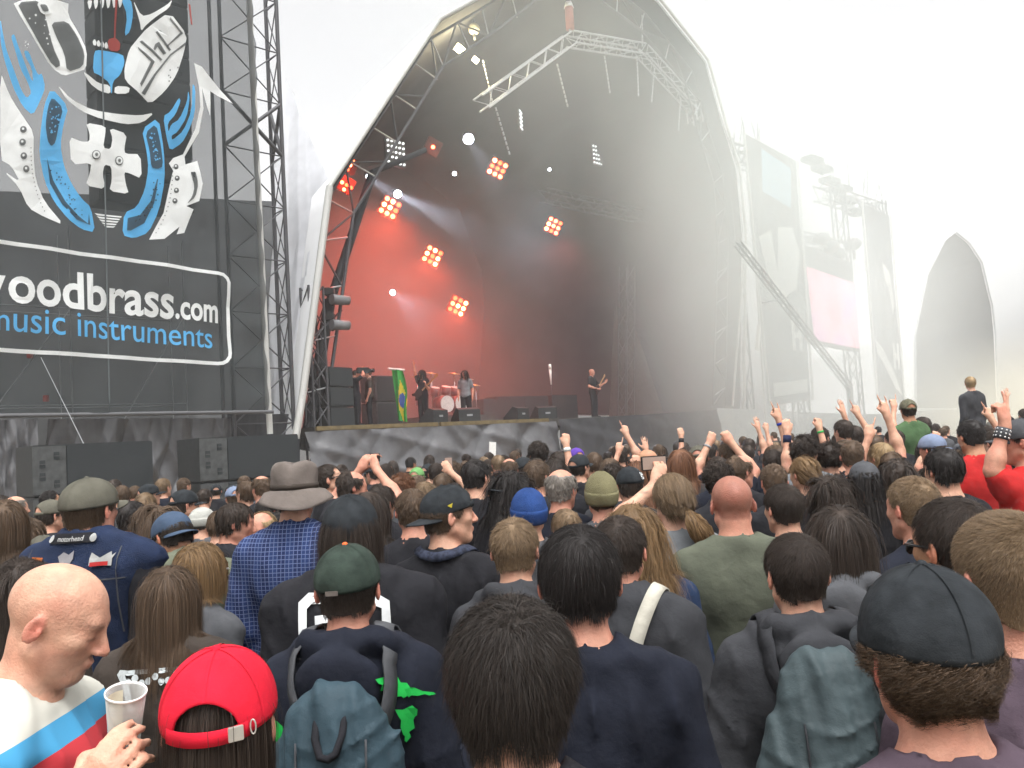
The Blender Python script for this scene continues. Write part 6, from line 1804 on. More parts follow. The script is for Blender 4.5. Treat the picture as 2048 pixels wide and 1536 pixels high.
# 3 dark green cap, navy hoodie with green print, blue-grey backpack
r3, fg3, ot3, MH3 = P(692, 1087, 2.12, 'person in dark green cap with orange button and blue-grey backpack', 'under', 'dark', 'navy', hat='cap', hatm='dgreen', hatkw=dict(strap=False, button=fab('orange_cap_button', (0.65, 0.13, 0.04)), size=1.04, tip=0.12), hood=True, jacket=0.012, amp=0.009, q=0, skin='pink', group='people at the front edge of the crowd')
orange = fab('orange_visor', (0.62, 0.14, 0.05))
capo = [c for c in r3.children if c.name.startswith('cap')][0]
[c for c in capo.children if c.name.startswith('visor')][0].material_slots[0].material = orange
lo_ = obj('woven_label', box_mesh('woven_label', 0.016, 0.001, 0.006), FB['greyhat'], capo); lo_.matrix_local = Matrix.Translation((-0.02, -0.119, 0.022))
def rough(poly, n=4, amp=0.006, seed=1):
    rr = random.Random(seed); out = []
    for i in range(len(poly)):
        a, b_ = poly[i], poly[(i + 1) % len(poly)]
        for k in range(n):
            f = k / n
            out.append((a[0] + (b_[0] - a[0]) * f + rr.uniform(-amp, amp), a[1] + (b_[1] - a[1]) * f + rr.uniform(-amp, amp)))
    return out
neon = fab('neon_green_ink', (0.02, 0.45, 0.075), bump=0.0)
for poly in ([(0.10, 0.16), (0.16, 0.13), (0.20, 0.10), (0.26, 0.07), (0.19, 0.085), (0.15, 0.08), (0.11, 0.11)], [(0.14, 0.045), (0.20, 0.05), (0.19, 0.0), (0.165, -0.06), (0.155, -0.02)]):
    print_poly(r3, fg3, [rough(poly)], (0.02, 1.30), 0.85, 0.85, neon, 'green_print', 1, 0.009, 0.03)
for poly in ([(-0.26, 0.03), (-0.20, 0.04), (-0.18, -0.02), (-0.15, -0.03), (-0.17, -0.07), (-0.20, -0.05), (-0.22, -0.10), (-0.18, -0.13), (-0.16, -0.18), (-0.22, -0.17), (-0.25, -0.22), (-0.27, -0.10)],):
    print_poly(r3, fg3, [rough(poly)], (0.0, 1.29), 0.85, 0.85, neon, 'green_print', 1, 0.009, 0.03)
bp3, pr3 = backpack(r3, fg3, 'blue-grey nylon backpack with dark straps on the navy hoodie', FB['teal'], FB['dgrey'])
o = obj('carry_loop', pym('carry_loop', *tube_path([(-0.035, -0.275, 1.38), (-0.034, -0.315, 1.33), (-0.02, -0.335, 1.295), (0.0, -0.338, 1.29), (0.018, -0.332, 1.30), (0.03, -0.312, 1.335), (0.032, -0.275, 1.38)], 0.010), True), FB['black'], bp3)
# 4 centre: thick messy dark brown hair
P(1016, 1172, 1.22, 'person with thick messy dark brown hair at the very front centre', 'messy', 'espresso', 'black', yaw=-0.1, hseed=5, wide=1.0, group='people at the front edge of the crowd', hairmesh=make_hair(n=30000, width=0.0010, seed=5, **dict(STY['messy'], length=0.054, vol=0.012, noise=0.62, lift=0.46, whorl=(0.018, -0.06, 0.10))))
# 5 dark bowl hair with lanyard cord
r5, fg5, ot5, MH5 = P(1152, 1045, 1.72, 'person with smooth dark hair, bare neck and black cord at the nape', 'bowl', 'black', 'navy', skin='pink', yaw=0.0, hseed=2, turn=-0.1, sleeves='short', amp=0.016, group='people at the front edge of the crowd')
o = obj('neck_cord', pym('neck_cord', *tube_path([(-0.07, 0.03, 1.475), (-0.073, -0.04, 1.497), (-0.045, -0.092, 1.492), (0.0, -0.108, 1.488), (0.045, -0.092, 1.492), (0.073, -0.04, 1.497), (0.07, 0.03, 1.475)], 0.013), True), FB['black'], r5)
# 6 dark hoodie and grey-green backpack
r6, fg6, ot6, MH6 = P(1586, 1062, 2.15, 'person with cropped brown hair in a dark hoodie with a grey backpack', 'short', 'dark', 'char', turn=-0.08, yaw=0.15, hood=True, jacket=0.014, amp=0.010, q=0, hseed=4, group='people at the front edge of the crowd')
gp = fab('grey_green_nylon', (0.052, 0.070, 0.075), rough=0.5)
bp6, pr6 = backpack(r6, fg6, 'pale grey-green rucksack drawn in at the top on the dark hoodie', gp, FB['char'], [C_((-0.06, -0.225, 1.435), (0.06, -0.225, 1.435), 0.032, 0.032, 0.06), E_((0, -0.240, 1.27), (0.150, 0.090, 0.21), 0.06), E_((0, -0.260, 1.10), (0.220, 0.110, 0.26), 0.06), E_((0, -0.365, 1.12), (0.13, 0.03, 0.085), 0.008)])
# 7 black cap, curly hair
P(1842, 1146, 1.19, 'person in faded black cap with curly brown hair at the front right', 'undercurl', 'brown', 'plum', skin='pink', turn=0.06, hat='cap', hatkw=dict(size=1.06, tip=0.02, dent=0.05, squash=1.10, strap=False), hseed=6, group='people at the front edge of the crowd', bodykw=dict(ears=0.9))
# 8 tall buzz cut at right edge
P(2006, 1016, 1.44, 'person with cropped fair brown hair in plum shirt at the right edge', 'crop', 'light', 'plum', skin='pink', turn=0.1, sleeves='short', hseed=7, group='people at the front edge of the crowd', wide=1.1)
# 9 dark hair with glasses
r, fg, ot, MH = P(1902, 990, 1.92, 'person with dark cropped hair and sunglasses behind the black cap', 'short', 'dark', 'char', skin='tan', turn=0.35, hseed=8, group='people near the front of the crowd')
blk = mat('black_plastic', (0.02, 0.02, 0.02), 0.25, 0.05)
glasses(r, MH, blk, blk)
# 10
P(1822, 950, 2.75, 'person with short fair brown hair and a dark blue top at right', 'crop', 'light', 'navy', skin='pink', turn=0.35, hseed=9, sleeves='short', group='people near the front of the crowd')
# 11 long dark straight hair
P(1672, 1010, 2.5, 'person with long straight dark brown hair in grey hooded top', 'long', 'dark', 'dgrey', turn=-0.35, hood=True, hseed=2, group='people near the front of the crowd')
# 12 shaved head, olive shirt
P(1460, 950, 2.95, 'person with shaved reddish head in loose olive green shirt', None, top='olive', skin='pink', wide=1.15, jacket=0.012, collar=True, neck=1.12, amp=0.006, sleeves='short', bodykw=dict(ears=0.5, stubble=(0.42, 0.32, 0.32, 0.75)), group='people near the front of the crowd')
# 13 ponytail, phone raised
r13, fg13, ot13, MH13 = P(1342, 943, 3.3, 'person with fair ponytail in grey shirt holding a phone up', 'tied', 'light', 'grey', turn=0.15, sleeves='short', armR=None, armL=((0.20, 0.27, 1.52), (-0.02, 0.32, 1.68), (-0.4, 0.2, 0.9), 'grip'), hseed=3, group='people near the front of the crowd')
pt = make_hair(n=10, width=0.003, seed=1)
rng = np.random.default_rng(9)
n_ = 700
a0 = np.array([0.02, -0.115, -0.035])
Pt = np.zeros((n_, 8, 3)); th_ = rng.uniform(0, 6.28, n_); rr_ = np.sqrt(rng.uniform(0, 1, n_))
for s in range(8):
    f = s / 7
    c = a0 + np.array([0.075 * f, -0.035 - 0.02 * math.sin(f * 3.1), -0.01 - 0.19 * f ** 1.2])
    rad = 0.010 + 0.034 * math.sin(min(1, f * 1.3) * 2.2)
    Pt[:, s, 0] = c[0] + np.cos(th_) * rr_ * rad * 1.2 + 0.006 * np.sin(th_ * 3 + s); Pt[:, s, 1] = c[1] + np.sin(th_) * rr_ * rad * 0.7; Pt[:, s, 2] = c[2] + rng.normal(0, 0.004, n_)
V, q_ = ribbons(Pt, np.tile([0, -1.0, 0.1], (n_, 1)), 0.005, rng)
o = obj('ponytail', mesh_np('ponytail', V, q_), HM['honey'], r13); o.matrix_local = MH13
ph = empty('phone', (0, 0, 0), 'phone held up by the person with the ponytail', 'phone')
ph.matrix_world = Matrix.LocRotScale(r13.location, r13.rotation_euler.to_quaternion(), r13.scale) @ Matrix.Translation((0.05, 0.38, 1.79))
obj('case', box_mesh('case', 0.065, 0.006, 0.035, 0.004), blk, ph)
o = obj('screen', box_mesh('screen', 0.058, 0.001, 0.030), emat('dim_screen', (0.35, 0.25, 0.2), 0.25), ph); o.matrix_local = Matrix.Translation((0, -0.0075, 0))
# 14..19
P(1564, 965, 3.4, 'person with dark cropped hair and bare neck beyond the olive shirt', 'short', 'dark', 'black', skin='pale', turn=0.3, hseed=11, sleeves='short', group='people near the front of the crowd')
r15, fg15, ot15, MH15 = P(1236, 1028, 2.42, 'person in dark jacket with pale strap and brown knapsack', 'short', 'dark', 'char', skin='pink', turn=-0.35, jacket=0.02, hseed=12, amp=0.010, group='people near the front of the crowd')
bp15, _ = backpack(r15, fg15, 'small brown-grey knapsack with one pale strap', fab('brown_grey_canvas', (0.075, 0.063, 0.062)), fab('pale_webbing', (0.42, 0.40, 0.34)), [E_((0, -0.20, 1.24), (0.115, 0.06, 0.14), 0.03)], strap_w=0.045)
P(1262, 1012, 2.85, 'person with long wavy sandy blond hair over a blue denim shirt', 'longwavy', 'honey', 'blue', turn=-0.2, hseed=4, group='people near the front of the crowd')
P(1028, 1032, 2.6, 'person with short fair brown hair and bare neck in charcoal hoodie', 'short', 'light', 'char', skin='pale', turn=0.12, yaw=-0.35, hood=True, hseed=13, amp=0.008, group='people near the front of the crowd')
r18, fg18, ot18, MH18 = P(893, 968, 3.0, 'person in backwards black cap looking right, dark bandana at the neck', 'under', 'brown', 'black', skin='pale', turn=-0.35, yaw=-0.85, pitch=0.05, hat='cap', hatkw=dict(backward=True, flat=False, tip=0.15), sleeves='short', q=0, group='people near the front of the crowd')
band = fab('grey_blue_bandana', (0.03, 0.035, 0.055), var=0.6, scale=60)
strap('bandana', fg18, [(-0.10, -0.05, 1.49), (-0.06, -0.10, 1.49), (0, -0.12, 1.485), (0.06, -0.10, 1.49), (0.10, -0.04, 1.49), (0.09, 0.04, 1.47)], 0.036, band, r18, 0.012)
yel = fab('yellow_embroidery', (0.55, 0.45, 0.05))
capo = [c for c in r18.children if c.name.startswith('cap')][0]
o = obj('yellow_badge', pym('yellow_badge', [(-0.0885, 0.01, 0.05), (-0.0885, -0.012, 0.055), (-0.0885, -0.004, 0.038)], [[0, 1, 2]]), yel, capo); solid(o, 0.002)
P(1055, 980, 3.65, 'person in bright blue knitted beanie', None, top='dgrey', hat='beanie', hatm='bluek', hatkw=dict(peak=0.012, size=1.05), turn=0.1, group='people near the front of the crowd')
# 20 bucket hat and plaid shirt
plaid = bpy.data.materials.new('blue_plaid_cotton'); plaid.use_nodes = True
nt = plaid.node_tree; b = nt.nodes['Principled BSDF']; b.inputs['Roughness'].default_value = 0.9; b.inputs['Specular IOR Level'].default_value = 0.2
tc = nt.nodes.new('ShaderNodeTexCoord'); sp_ = nt.nodes.new('ShaderNodeSeparateXYZ'); nt.links.new(tc.outputs['Object'], sp_.inputs[0])
def band_fac(sock, freq, lo, seed):
    m1 = nt.nodes.new('ShaderNodeMath'); m1.operation = 'MULTIPLY'; m1.inputs[1].default_value = freq; nt.links.new(sock, m1.inputs[0])
    m2 = nt.nodes.new('ShaderNodeMath'); m2.operation = 'FRACT'; nt.links.new(m1.outputs[0], m2.inputs[0])
    m3 = nt.nodes.new('ShaderNodeMath'); m3.operation = 'LESS_THAN'; m3.inputs[1].default_value = lo; nt.links.new(m2.outputs[0], m3.inputs[0])
    return m3.outputs[0]
f1, f2 = band_fac(sp_.outputs['X'], 60, 0.17, 0), band_fac(sp_.outputs['Z'], 60, 0.17, 1)
g1, g2 = band_fac(sp_.outputs['X'], 14.7, 0.5, 0), band_fac(sp_.outputs['Z'], 14.7, 0.5, 1)
def mixc(fac, a, bcol):
    n_ = nt.nodes.new('ShaderNodeMix'); n_.data_type = 'RGBA'; nt.links.new(fac, n_.inputs['Factor'])
    if isinstance(a, tuple): n_.inputs['A'].default_value = a
    else: nt.links.new(a, n_.inputs['A'])
    n_.inputs['B'].default_value = bcol
    return n_.outputs['Result']
c_ = mixc(g1, (0.012, 0.022, 0.078, 1), (0.017, 0.034, 0.11, 1)); 
am = nt.nodes.new('ShaderNodeMath'); am.operation = 'MAXIMUM'; nt.links.new(f1, am.inputs[0]); nt.links.new(f2, am.inputs[1])
c_ = mixc(am.outputs[0], c_, (0.11, 0.14, 0.25, 1))
nt.links.new(c_, b.inputs['Base Color'])
P(587, 925, 3.35, 'tall person in brown-grey bucket hat and blue checked shirt', 'under', 'grey', 'blue', topm=plaid, turn=-0.1, hat='bucket', hatm='greyhat', wide=1.05, jacket=0.01, amp=0.009, collar=True, q=1, group='people near the front of the crowd')
# 21 black flat cap backwards, black shirt with white and red print
r21, fg21, ot21, MH21 = P(698, 992, 2.62, 'person in backwards flat-brim black cap, black shirt with white and red print', 'underlong', 'dark', 'black', turn=0.0, hat='cap', hatkw=dict(backward=True, flat=True, strap=False, size=1.08, tip=0.30, vis_up=-0.55), sleeves='short', wide=1.25, jacket=0.02, amp=0.009, q=0, group='people near the front of the crowd')
wi, ri = fab('white_ink', (0.70, 0.72, 0.72), bump=0), fab('red_ink', (0.42, 0.05, 0.05), bump=0)
print_poly(r21, fg21, [[(-0.155, 0.12), (-0.12, 0.15), (0.0, 0.15), (0.0, 0.115), (-0.11, 0.115), (-0.125, 0.10), (-0.125, -0.10), (-0.155, -0.11)], [(-0.095, 0.08), (0.0, 0.08), (0.0, 0.055), (-0.075, 0.055), (-0.075, 0.02), (-0.02, 0.02), (-0.02, 0.0), (-0.095, 0.0)], [(0.10, 0.14), (0.145, 0.11), (0.15, 0.0), (0.12, 0.0), (0.12, 0.09), (0.10, 0.10)]], (0, 1.31), 1.0, 1.0, wi, 'white_print', 1, 0.009, 0.03, 0.008)
print_text(r21, fg21, 'Crew', (-0.075, 1.245), 0.17, 0.10, ri, 'red_lettering', 1, 0.009, 0.02, 0.0, 0.012)
print_text(r21, fg21, 'rnia', (0.12, 1.30), 0.08, 0.09, ri, 'red_lettering', 1, 0.009, 0.02, 0.0, 0.012)
# 22 denim vest with patches
denim = fab('blue_denim', (0.016, 0.025, 0.056), var=0.3, bscale=220)
r22, fg22, ot22, MH22 = P(178, 955, 3.1, 'tall person in grey cap and blue denim vest covered in patches', 'under', 'brown', 'black', topm=denim, skin='pink', turn=-0.12, yaw=-0.12, pitch=0.08, hat='cap', hatm='olivecap', hatkw=dict(strap=False, squash=0.95, size=1.07), jacket=0.015, collar=True, wide=1.15, neck=1.15, drop=0.045, amp=0.008, q=0, sleeves='none', group='people near the front of the crowd')
sl_fg, _k = fig(wide=1.15, jacket=0.004)
sl_pr = [p for p in sl_fg['top'][-4:]]
lo, hi = extent(sl_pr); xs, ys, zs = axis(lo[0], hi[0], 0.014), axis(lo[1], hi[1], 0.014), axis(lo[2], hi[2], 0.016)
V, Q = surface(field(sl_pr, xs, ys, zs) + folds(xs[:, None, None], ys[None, :, None], zs[None, None, :], 5, 0.006).astype(np.float32), xs, ys, zs)
obj('shirt_sleeves', mesh_np('shirt_sleeves', V, Q), FB['black'], r22)
def patch(poly, mt, nm='patch', lift=0.006, c=(0, 1.355)):
    print_poly(r22, fg22, [poly], c, 1, 1, mt, nm, 1, 0.008, 0.04, lift)
pk, po, py, pw, prd, psk = FB['black'], fab('orange_thread', (0.6, 0.16, 0.03), bump=0), fab('yellow_thread', (0.45, 0.33, 0.04), bump=0), fab('white_thread', (0.34, 0.34, 0.33), bump=0), fab('red_thread', (0.38, 0.03, 0.03), bump=0), fab('grey_thread', (0.22, 0.21, 0.22), bump=0)
def rect(x0, x1, z0, z1): return [(x0, z0), (x1, z0), (x1, z1), (x0, z1)]
patch([(-0.09, 0.13), (0.09, 0.13), (0.075, 0.165), (-0.075, 0.165)], pk)
print_text(r22, fg22, 'motorhead', (0, 1.502), 0.10, 0.018, pw, 'lettering', 1, 0.008, 0.02, -0.3, 0.010)
patch(circ(-0.085, 0.147, 0.012, 10), pw, 'patch_mark', 0.010); patch(circ(0.085, 0.147, 0.014, 10), pw, 'patch_mark', 0.010)
patch([(-0.04, 0.085), (-0.02, 0.10), (0.0, 0.09), (0.02, 0.105), (0.02, 0.075), (0.0, 0.045), (-0.03, 0.06)], psk)
patch([(0.085, 0.05), (0.16, 0.045), (0.15, 0.075), (0.17, 0.09), (0.16, 0.07), (0.155, 0.095), (0.12, 0.075), (0.09, 0.095), (0.085, 0.075)], pw); patch(rect(0.095, 0.15, 0.048, 0.062), prd, 'patch_mark', 0.010)
patch(rect(-0.155, -0.095, 0.055, 0.085), po); patch(rect(-0.15, -0.1, 0.06, 0.072), py, 'patch_mark', 0.010)
print_text(r22, fg22, '2013', (-0.13, 1.39), 0.06, 0.018, pw, 'lettering', 1, 0.008, 0.02)
print_text(r22, fg22, 'AIRBORNE', (0.07, 1.34), 0.12, 0.026, py, 'lettering', 1, 0.008, 0.03)
patch(rect(-0.06, 0.0, -0.01, 0.015), prd); patch(circ(0.10, -0.09, 0.045, 18), prd); patch(circ(0.10, -0.09, 0.026, 12), pw, 'patch_mark', 0.010); patch(circ(0.10, -0.085, 0.016, 10), prd, 'patch_mark', 0.014)
patch(rect(-0.20, 0.20, -0.004, 0.001), FB['dgrey'], 'yoke_seam', 0.004)
for sx_ in (-0.17, 0.17): patch([(sx_ - 0.002, -0.2), (sx_ + 0.002, -0.2), (sx_ * 1.05 + 0.002, 0.11), (sx_ * 1.05 - 0.002, 0.11)], FB['dgrey'], 'yoke_seam', 0.004)
# 23..27
P(345, 1022, 3.45, 'person bending forward in navy cap and olive jacket', 'under', 'dark', 'sage', skin='tan', turn=0.55, yaw=0.35, pitch=-0.45, hat='cap', hatm='bluecap', hatkw=dict(backward=True, tip=0.1, vis_up=-0.2), jacket=0.03, wide=1.15, collar=True, amp=0.010, q=1, group='people near the front of the crowd')
r, fg, ot, MH = P(398, 1085, 2.95, 'person with tousled honey hair and white glasses arm', 'bob', 'honey', 'dgrey', skin='pale', turn=-0.6, hseed=6, group='people near the front of the crowd')
glasses(r, MH, mat('white_frame', (0.7, 0.7, 0.7), 0.3, 0.03), blk)
r25, fg25, ot25, MH25 = P(337, 1130, 2.45, 'person with long brown hair, dark jacket with white ornament print', 'long', 'brown', 'dbrown', turn=0.08, hseed=7, jacket=0.015, amp=0.008, q=0, hairmesh=make_hair(n=10000, width=0.0015, seed=7, fg=STD, **dict(STY['long'], length=0.27, noise=0.16)), group='people near the front of the crowd')
print_poly(r25, fg25, [[(-0.14, 0.05), (-0.13, 0.065), (0.13, 0.065), (0.14, 0.05), (0.08, 0.0), (0.06, -0.07), (0.045, -0.07), (0.06, 0.0), (0.11, 0.05), (-0.11, 0.05), (-0.09, 0.02), (-0.075, -0.07), (-0.095, -0.07), (-0.115, 0.01)]], (0, 1.37), 1, 1, fab('faded_white_ink', (0.42, 0.45, 0.45), bump=0), 'white_print', 1, 0.008, 0.02)
for k in range(9):
    cx = -0.095 + 0.022 * k
    print_poly(r25, fg25, [circ(cx, 0.03 + 0.01 * math.sin(k * 2), 0.011, 10)], (0, 1.37), 1, 1, bpy.data.materials['faded_white_ink'], 'white_print', 1, 0.008, 0.02, 0.008)
P(468, 1004, 4.1, 'person with shaggy dark hair in black jacket looking right', 'bowl', 'dark', 'black', skin='pink', turn=-0.7, yaw=-0.5, pitch=-0.15, hseed=3, jacket=0.01, group='people near the front of the crowd')
r, fg, ot, MH = P(523, 1022, 4.3, 'fair-haired person in dark sunglasses turned to the camera, red top', 'reced', 'blond', 'pinkred', skin='pink', turn=math.radians(168), pitch=-0.12, q=1, group='people near the front of the crowd')
glasses(r, MH, blk, blk)
P(560, 1020, 4.6, 'person with long black hair behind the bucket hat shoulder', 'long', 'black', 'black', turn=0.2, hseed=5, group='people near the front of the crowd')
P(8, 1000, 3.5, 'person with shoulder-length brown hair at the left edge', 'bob', 'brown', 'dbrown', turn=0.3, hseed=8, group='people near the front of the crowd')
P(40, 1120, 2.7, 'person with dark brown hair low at the left edge behind the bald man', 'longwavy', 'dark', 'dbrown', turn=0.2, hseed=6, group='people near the front of the crowd')

# ------------------------------------------------------------------ the middle of the crowd
MG = 'people in the middle of the crowd'
def Q_(x, y, d, label, hair, hc, top='black', **k):
    k.setdefault('group', MG); k.setdefault('turn', random.uniform(-0.4, 0.4)); k.setdefault('hseed', random.choice((1, 2)))
    k.setdefault('sleeves', 'short'); k.setdefault('seed', 1)
    k['yaw'] = k.get('yaw', random.choice((0.0, 0.0, 0.3, -0.3, 0.6, -0.6)))
    k['pitch'] = k.get('pitch', random.choice((0.0, 0.0, 0.12, -0.12)))
    return P(x, y, d, label, hair, hc, top, **k)
Q_(100, 998, 5.4, 'person in olive cap left of the denim vest', 'under', 'dark', 'black', hat='cap', hatm='olivecap', turn=-0.6)
Q_(60, 1030, 4.6, 'person with tousled brown hair low at the far left', 'messy', 'brown', 'dgrey')
Q_(84, 1068, 3.9, 'person in grey knitted beanie at the far left', 'under', 'brown', 'grey', hat='beanie', hatm='olivecap')
Q_(30, 992, 6.6, 'bare-headed person in sunglasses by the left edge', 'fringe', 'grey', 'black', turn=-1.0)
Q_(262, 1000, 4.6, 'person with dark hair and glasses right of the denim vest', 'short', 'black', 'black', turn=-0.8)
Q_(310, 1006, 4.15, 'person with bushy long brown curls left of the navy cap', 'longcurl', 'brown', 'black')
Q_(366, 978, 5.6, 'person in black cap looking right below the subwoofers', 'under', 'dark', 'black', hat='cap', turn=-1.1)
Q_(290, 985, 6.6, 'person with fair hair under the first subwoofer stack', 'bob', 'light', 'black')
Q_(405, 1013, 5.5, 'person in pale grey beanie', 'under', 'dark', 'dgrey', hat='beanie', hatm='palecap')
Q_(437, 1020, 5.1, 'person with flat brown hair right of the pale beanie', 'bowl', 'brown', 'black')
Q_(468, 972, 7.2, 'person in pale blue patterned cap below the second subwoofer stack', 'under', 'brown', 'black', hat='cap', hatm='bluegrey', turn=0.9)
Q_(490, 960, 7.0, 'person with brown hair left of the bucket hat', 'bowl', 'brown', 'black')
Q_(521, 950, 6.8, 'person with thinning reddish brown hair left of the bucket hat', 'thin', 'brown', 'black', skin='pink')
r, fg, ot, MH = Q_(655, 926, 6.0, 'dark-haired person in glasses right of the bucket hat, chin raised', 'short', 'dark', 'black', turn=-1.0, pitch=0.3)
glasses(r, MH, blk, blk)
r, fg, ot, MH = Q_(702, 940, 5.2, 'person with receding dark hair raising a camera in both hands', 'reced', 'dark', 'black', skin='pink', turn=-0.5, armR='cam', armL='cam')
def held(root, loc, name, label, cat, sz, mt):
    o = empty(name, (0, 0, 0), label, cat)
    o.matrix_world = Matrix.LocRotScale(root.location, root.rotation_euler.to_quaternion(), root.scale) @ Matrix.Translation(loc)
    obj('case', box_mesh('case', *sz, 0.004), mt, o)
    l = obj('lens_barrel' if cat == 'camera' else 'screen', cyl_mesh('lens_barrel', 14, 0.018, 0.016, 0, 0.03) if cat == 'camera' else box_mesh('screen', sz[0] * 0.9, 0.001, sz[2] * 0.88), mt if cat == 'camera' else emat('phone_glow', (0.35, 0.25, 0.2), 0.25), o)
    l.matrix_local = Matrix.Translation((0, sz[1], 0)) @ Matrix.Rotation(math.radians(-90), 4, 'X') if cat == 'camera' else Matrix.Translation((0, -sz[1] - 0.001, 0))
held(r, (0, 0.27, 1.83), 'compact_camera', 'small black camera in two raised hands near the bucket hat', 'camera', (0.05, 0.012, 0.03), blk)
Q_(738, 982, 3.9, 'person with long dark brown hair behind the flat-brim cap', 'long', 'dark', 'grey', turn=-0.3)
Q_(762, 965, 5.0, 'person with tousled dark hair right of the raised camera', 'messy', 'dark', 'black')
Q_(804, 943, 5.6, 'person with bushy reddish brown curls', 'curly', 'ginger', 'dgrey')
Q_(822, 975, 3.8, 'person with short brown hair and pink neck left of the backwards cap', 'short', 'brown', 'black', skin='pink', turn=0.2)
Q_(850, 958, 5.2, 'person with fair wispy hair left of the backwards cap', 'messy', 'light', 'dgrey')
Q_(870, 925, 8.2, 'person with dark hair below the stage skirt centre left', 'short', 'dark', 'black')
Q_(833, 934, 8.6, 'person in green cap below the stage skirt', 'under', 'brown', 'black', hat='cap', hatm='greencap')
Q_(903, 920, 8.0, 'person with brown bushy hair below the stage skirt', 'curly', 'brown', 'black')
r, fg, ot, MH = Q_(886, 945, 6.2, 'person with mid brown hair lifting a small red phone', 'bowl', 'brown', 'black', armR='cam', turn=0.1)
held(r, (0.06, 0.27, 1.83), 'phone', 'small phone lifted behind the backwards cap', 'phone', (0.035, 0.005, 0.06), FB['dgrey'])
Q_(951, 917, 5.0, 'person with thick black hair left of the paper notice', 'short', 'black', 'black', hseed=3)
Q_(1020, 937, 4.5, 'person in black cap with long black curls behind the blue beanie', 'longcurl', 'black', 'black', hat='cap', turn=-0.6, hatkw=dict(backward=True))
Q_(1072, 918, 5.1, 'person with brown hair looking right beyond the blue beanie', 'short', 'brown', 'black', turn=-0.7)
r, fg, ot, MH = Q_(1120, 938, 4.3, 'balding person with glasses right of the blue beanie', 'fringe', 'grey', 'navy', skin='pink', turn=-0.55, wide=1.1)
glasses(r, MH, blk, blk)
Q_(1200, 949, 4.1, 'person in khaki knitted beanie', 'under', 'brown', 'dgrey', hat='beanie', hatm='khaki', hatkw=dict(peak=0.02, size=1.05), skin='pink')
r, fg, ot, MH = Q_(1256, 932, 4.7, 'person in black cap with white lettering beside the khaki beanie', 'under', 'dark', 'black', hat='cap', turn=-0.5, hatkw=dict(strap=False))
capo = [c for c in r.children if c.name.startswith('cap')][0]
for k, s in enumerate(('Suici', 'Tende')):
    V, Fc = text_mesh(s, 0.03)
    V = (V - V.min(0)) / V.max(0)
    a = -0.9 + 0.75 * V[:, 0]; z = 0.062 - 0.024 * k + 0.02 * V[:, 1]
    e = np.arcsin((z - 0.030) / 0.092)
    Pp = np.stack([0.0895 * np.cos(e) * np.cos(a), -0.010 + 0.111 * np.cos(e) * np.sin(a), z + 0.001], 1)
    obj('lettering', pym('lettering', Pp, Fc), wi, capo)
Q_(1130, 1015, 4.0, 'person with pale blond hair low behind the blue beanie', 'bowl', 'light', 'pinkred')
Q_(1075, 880, 8.2, 'person with dark bushy hair against the black skirt', 'curly', 'dark', 'black')
Q_(1018, 917, 7.6, 'person with pink bald crown left of the dark cap', 'fringe', 'brown', 'black', skin='pink')
Q_(1046, 913, 7.9, 'person in dark cap beside the pink bald crown', 'under', 'dark', 'black', hat='cap')
Q_(1115, 902, 7.2, 'person with round dark hair under the raised wristbanded fist', 'short', 'dark', 'black', hseed=3)
Q_(1152, 895, 9.0, 'person in purple cap', 'under', 'dark', 'black', hat='cap', hatm='purplecap')
Q_(1158, 907, 6.8, 'person in black cap just below the purple cap', 'under', 'dark', 'black', hat='cap')
Q_(1186, 904, 7.6, 'person with brown hair right of the purple cap', 'bowl', 'brown', 'black')
Q_(1220, 915, 6.6, 'person with rounded brown hair behind the khaki beanie', 'bowl', 'brown', 'dgrey')
Q_(1238, 899, 8.4, 'person with dark hair in front of the pointing hand', 'short', 'dark', 'black')
Q_(1292, 899, 6.6, 'person with smooth bald head beyond the lettered cap', None, None, 'black', skin='tan')
Q_(1272, 922, 5.6, 'person with long ginger hair behind the lettered cap', 'long', 'ginger', 'black')
Q_(1362, 897, 6.0, 'person with ginger hair beyond the ponytail', 'long', 'ginger', 'dgrey', hseed=2)
Q_(1396, 890, 6.6, 'person in olive cap beyond the ponytail', 'under', 'brown', 'black', hat='cap', hatm='olivecap', skin='pink')
Q_(1456, 882, 6.0, 'person with short brown hair beyond the shaved head', 'short', 'brown', 'navy', hseed=3)
Q_(1436, 918, 4.8, 'person with dark curls between ponytail and shaved head', 'curly', 'dark', 'black')
Q_(1478, 908, 5.2, 'person with thinning brown hair right behind the dark curls', 'reced', 'brown', 'black', skin='pink', turn=-0.5)
Q_(1546, 897, 6.2, 'person with dark hair beyond the bare-necked dark crop', 'short', 'dark', 'black')
Q_(1546, 926, 4.7, 'person with brown crop and pink ear behind the bare neck', 'crop', 'brown', 'black', skin='pink', turn=0.3)
Q_(1606, 912, 4.9, 'person with pinned-up blond hair', 'updo', 'honey', 'black')
Q_(1608, 867, 5.8, 'person with a big round mass of dark curls', 'curly', 'dark', 'grey', hseed=4)
Q_(1660, 945, 4.2, 'person with dark bushy hair tied back, looking right', 'longcurl', 'dark', 'black', turn=-0.5, skin='tan')
Q_(1702, 879, 5.6, 'person with smooth brown crop before the pointing hand', 'crop', 'brown', 'black', skin='pink', turn=-0.3)
Q_(1727, 921, 4.4, 'person in dark grey cap with black hair beneath', 'underlong', 'black', 'black', hat='cap', hatm='dgrey', hatkw=dict(strap=False))
Q_(1790, 920, 4.6, 'person with long dark brown hair right of the dark grey cap', 'longwavy', 'dark', 'black')
Q_(1884, 893, 3.9, 'person with thick black hair left of the red shirt', 'bowl', 'black', 'black', hseed=4, turn=0.2)
Q_(1640, 852, 8.0, 'person with dark hair left of the fist with green band', 'short', 'dark', 'black')
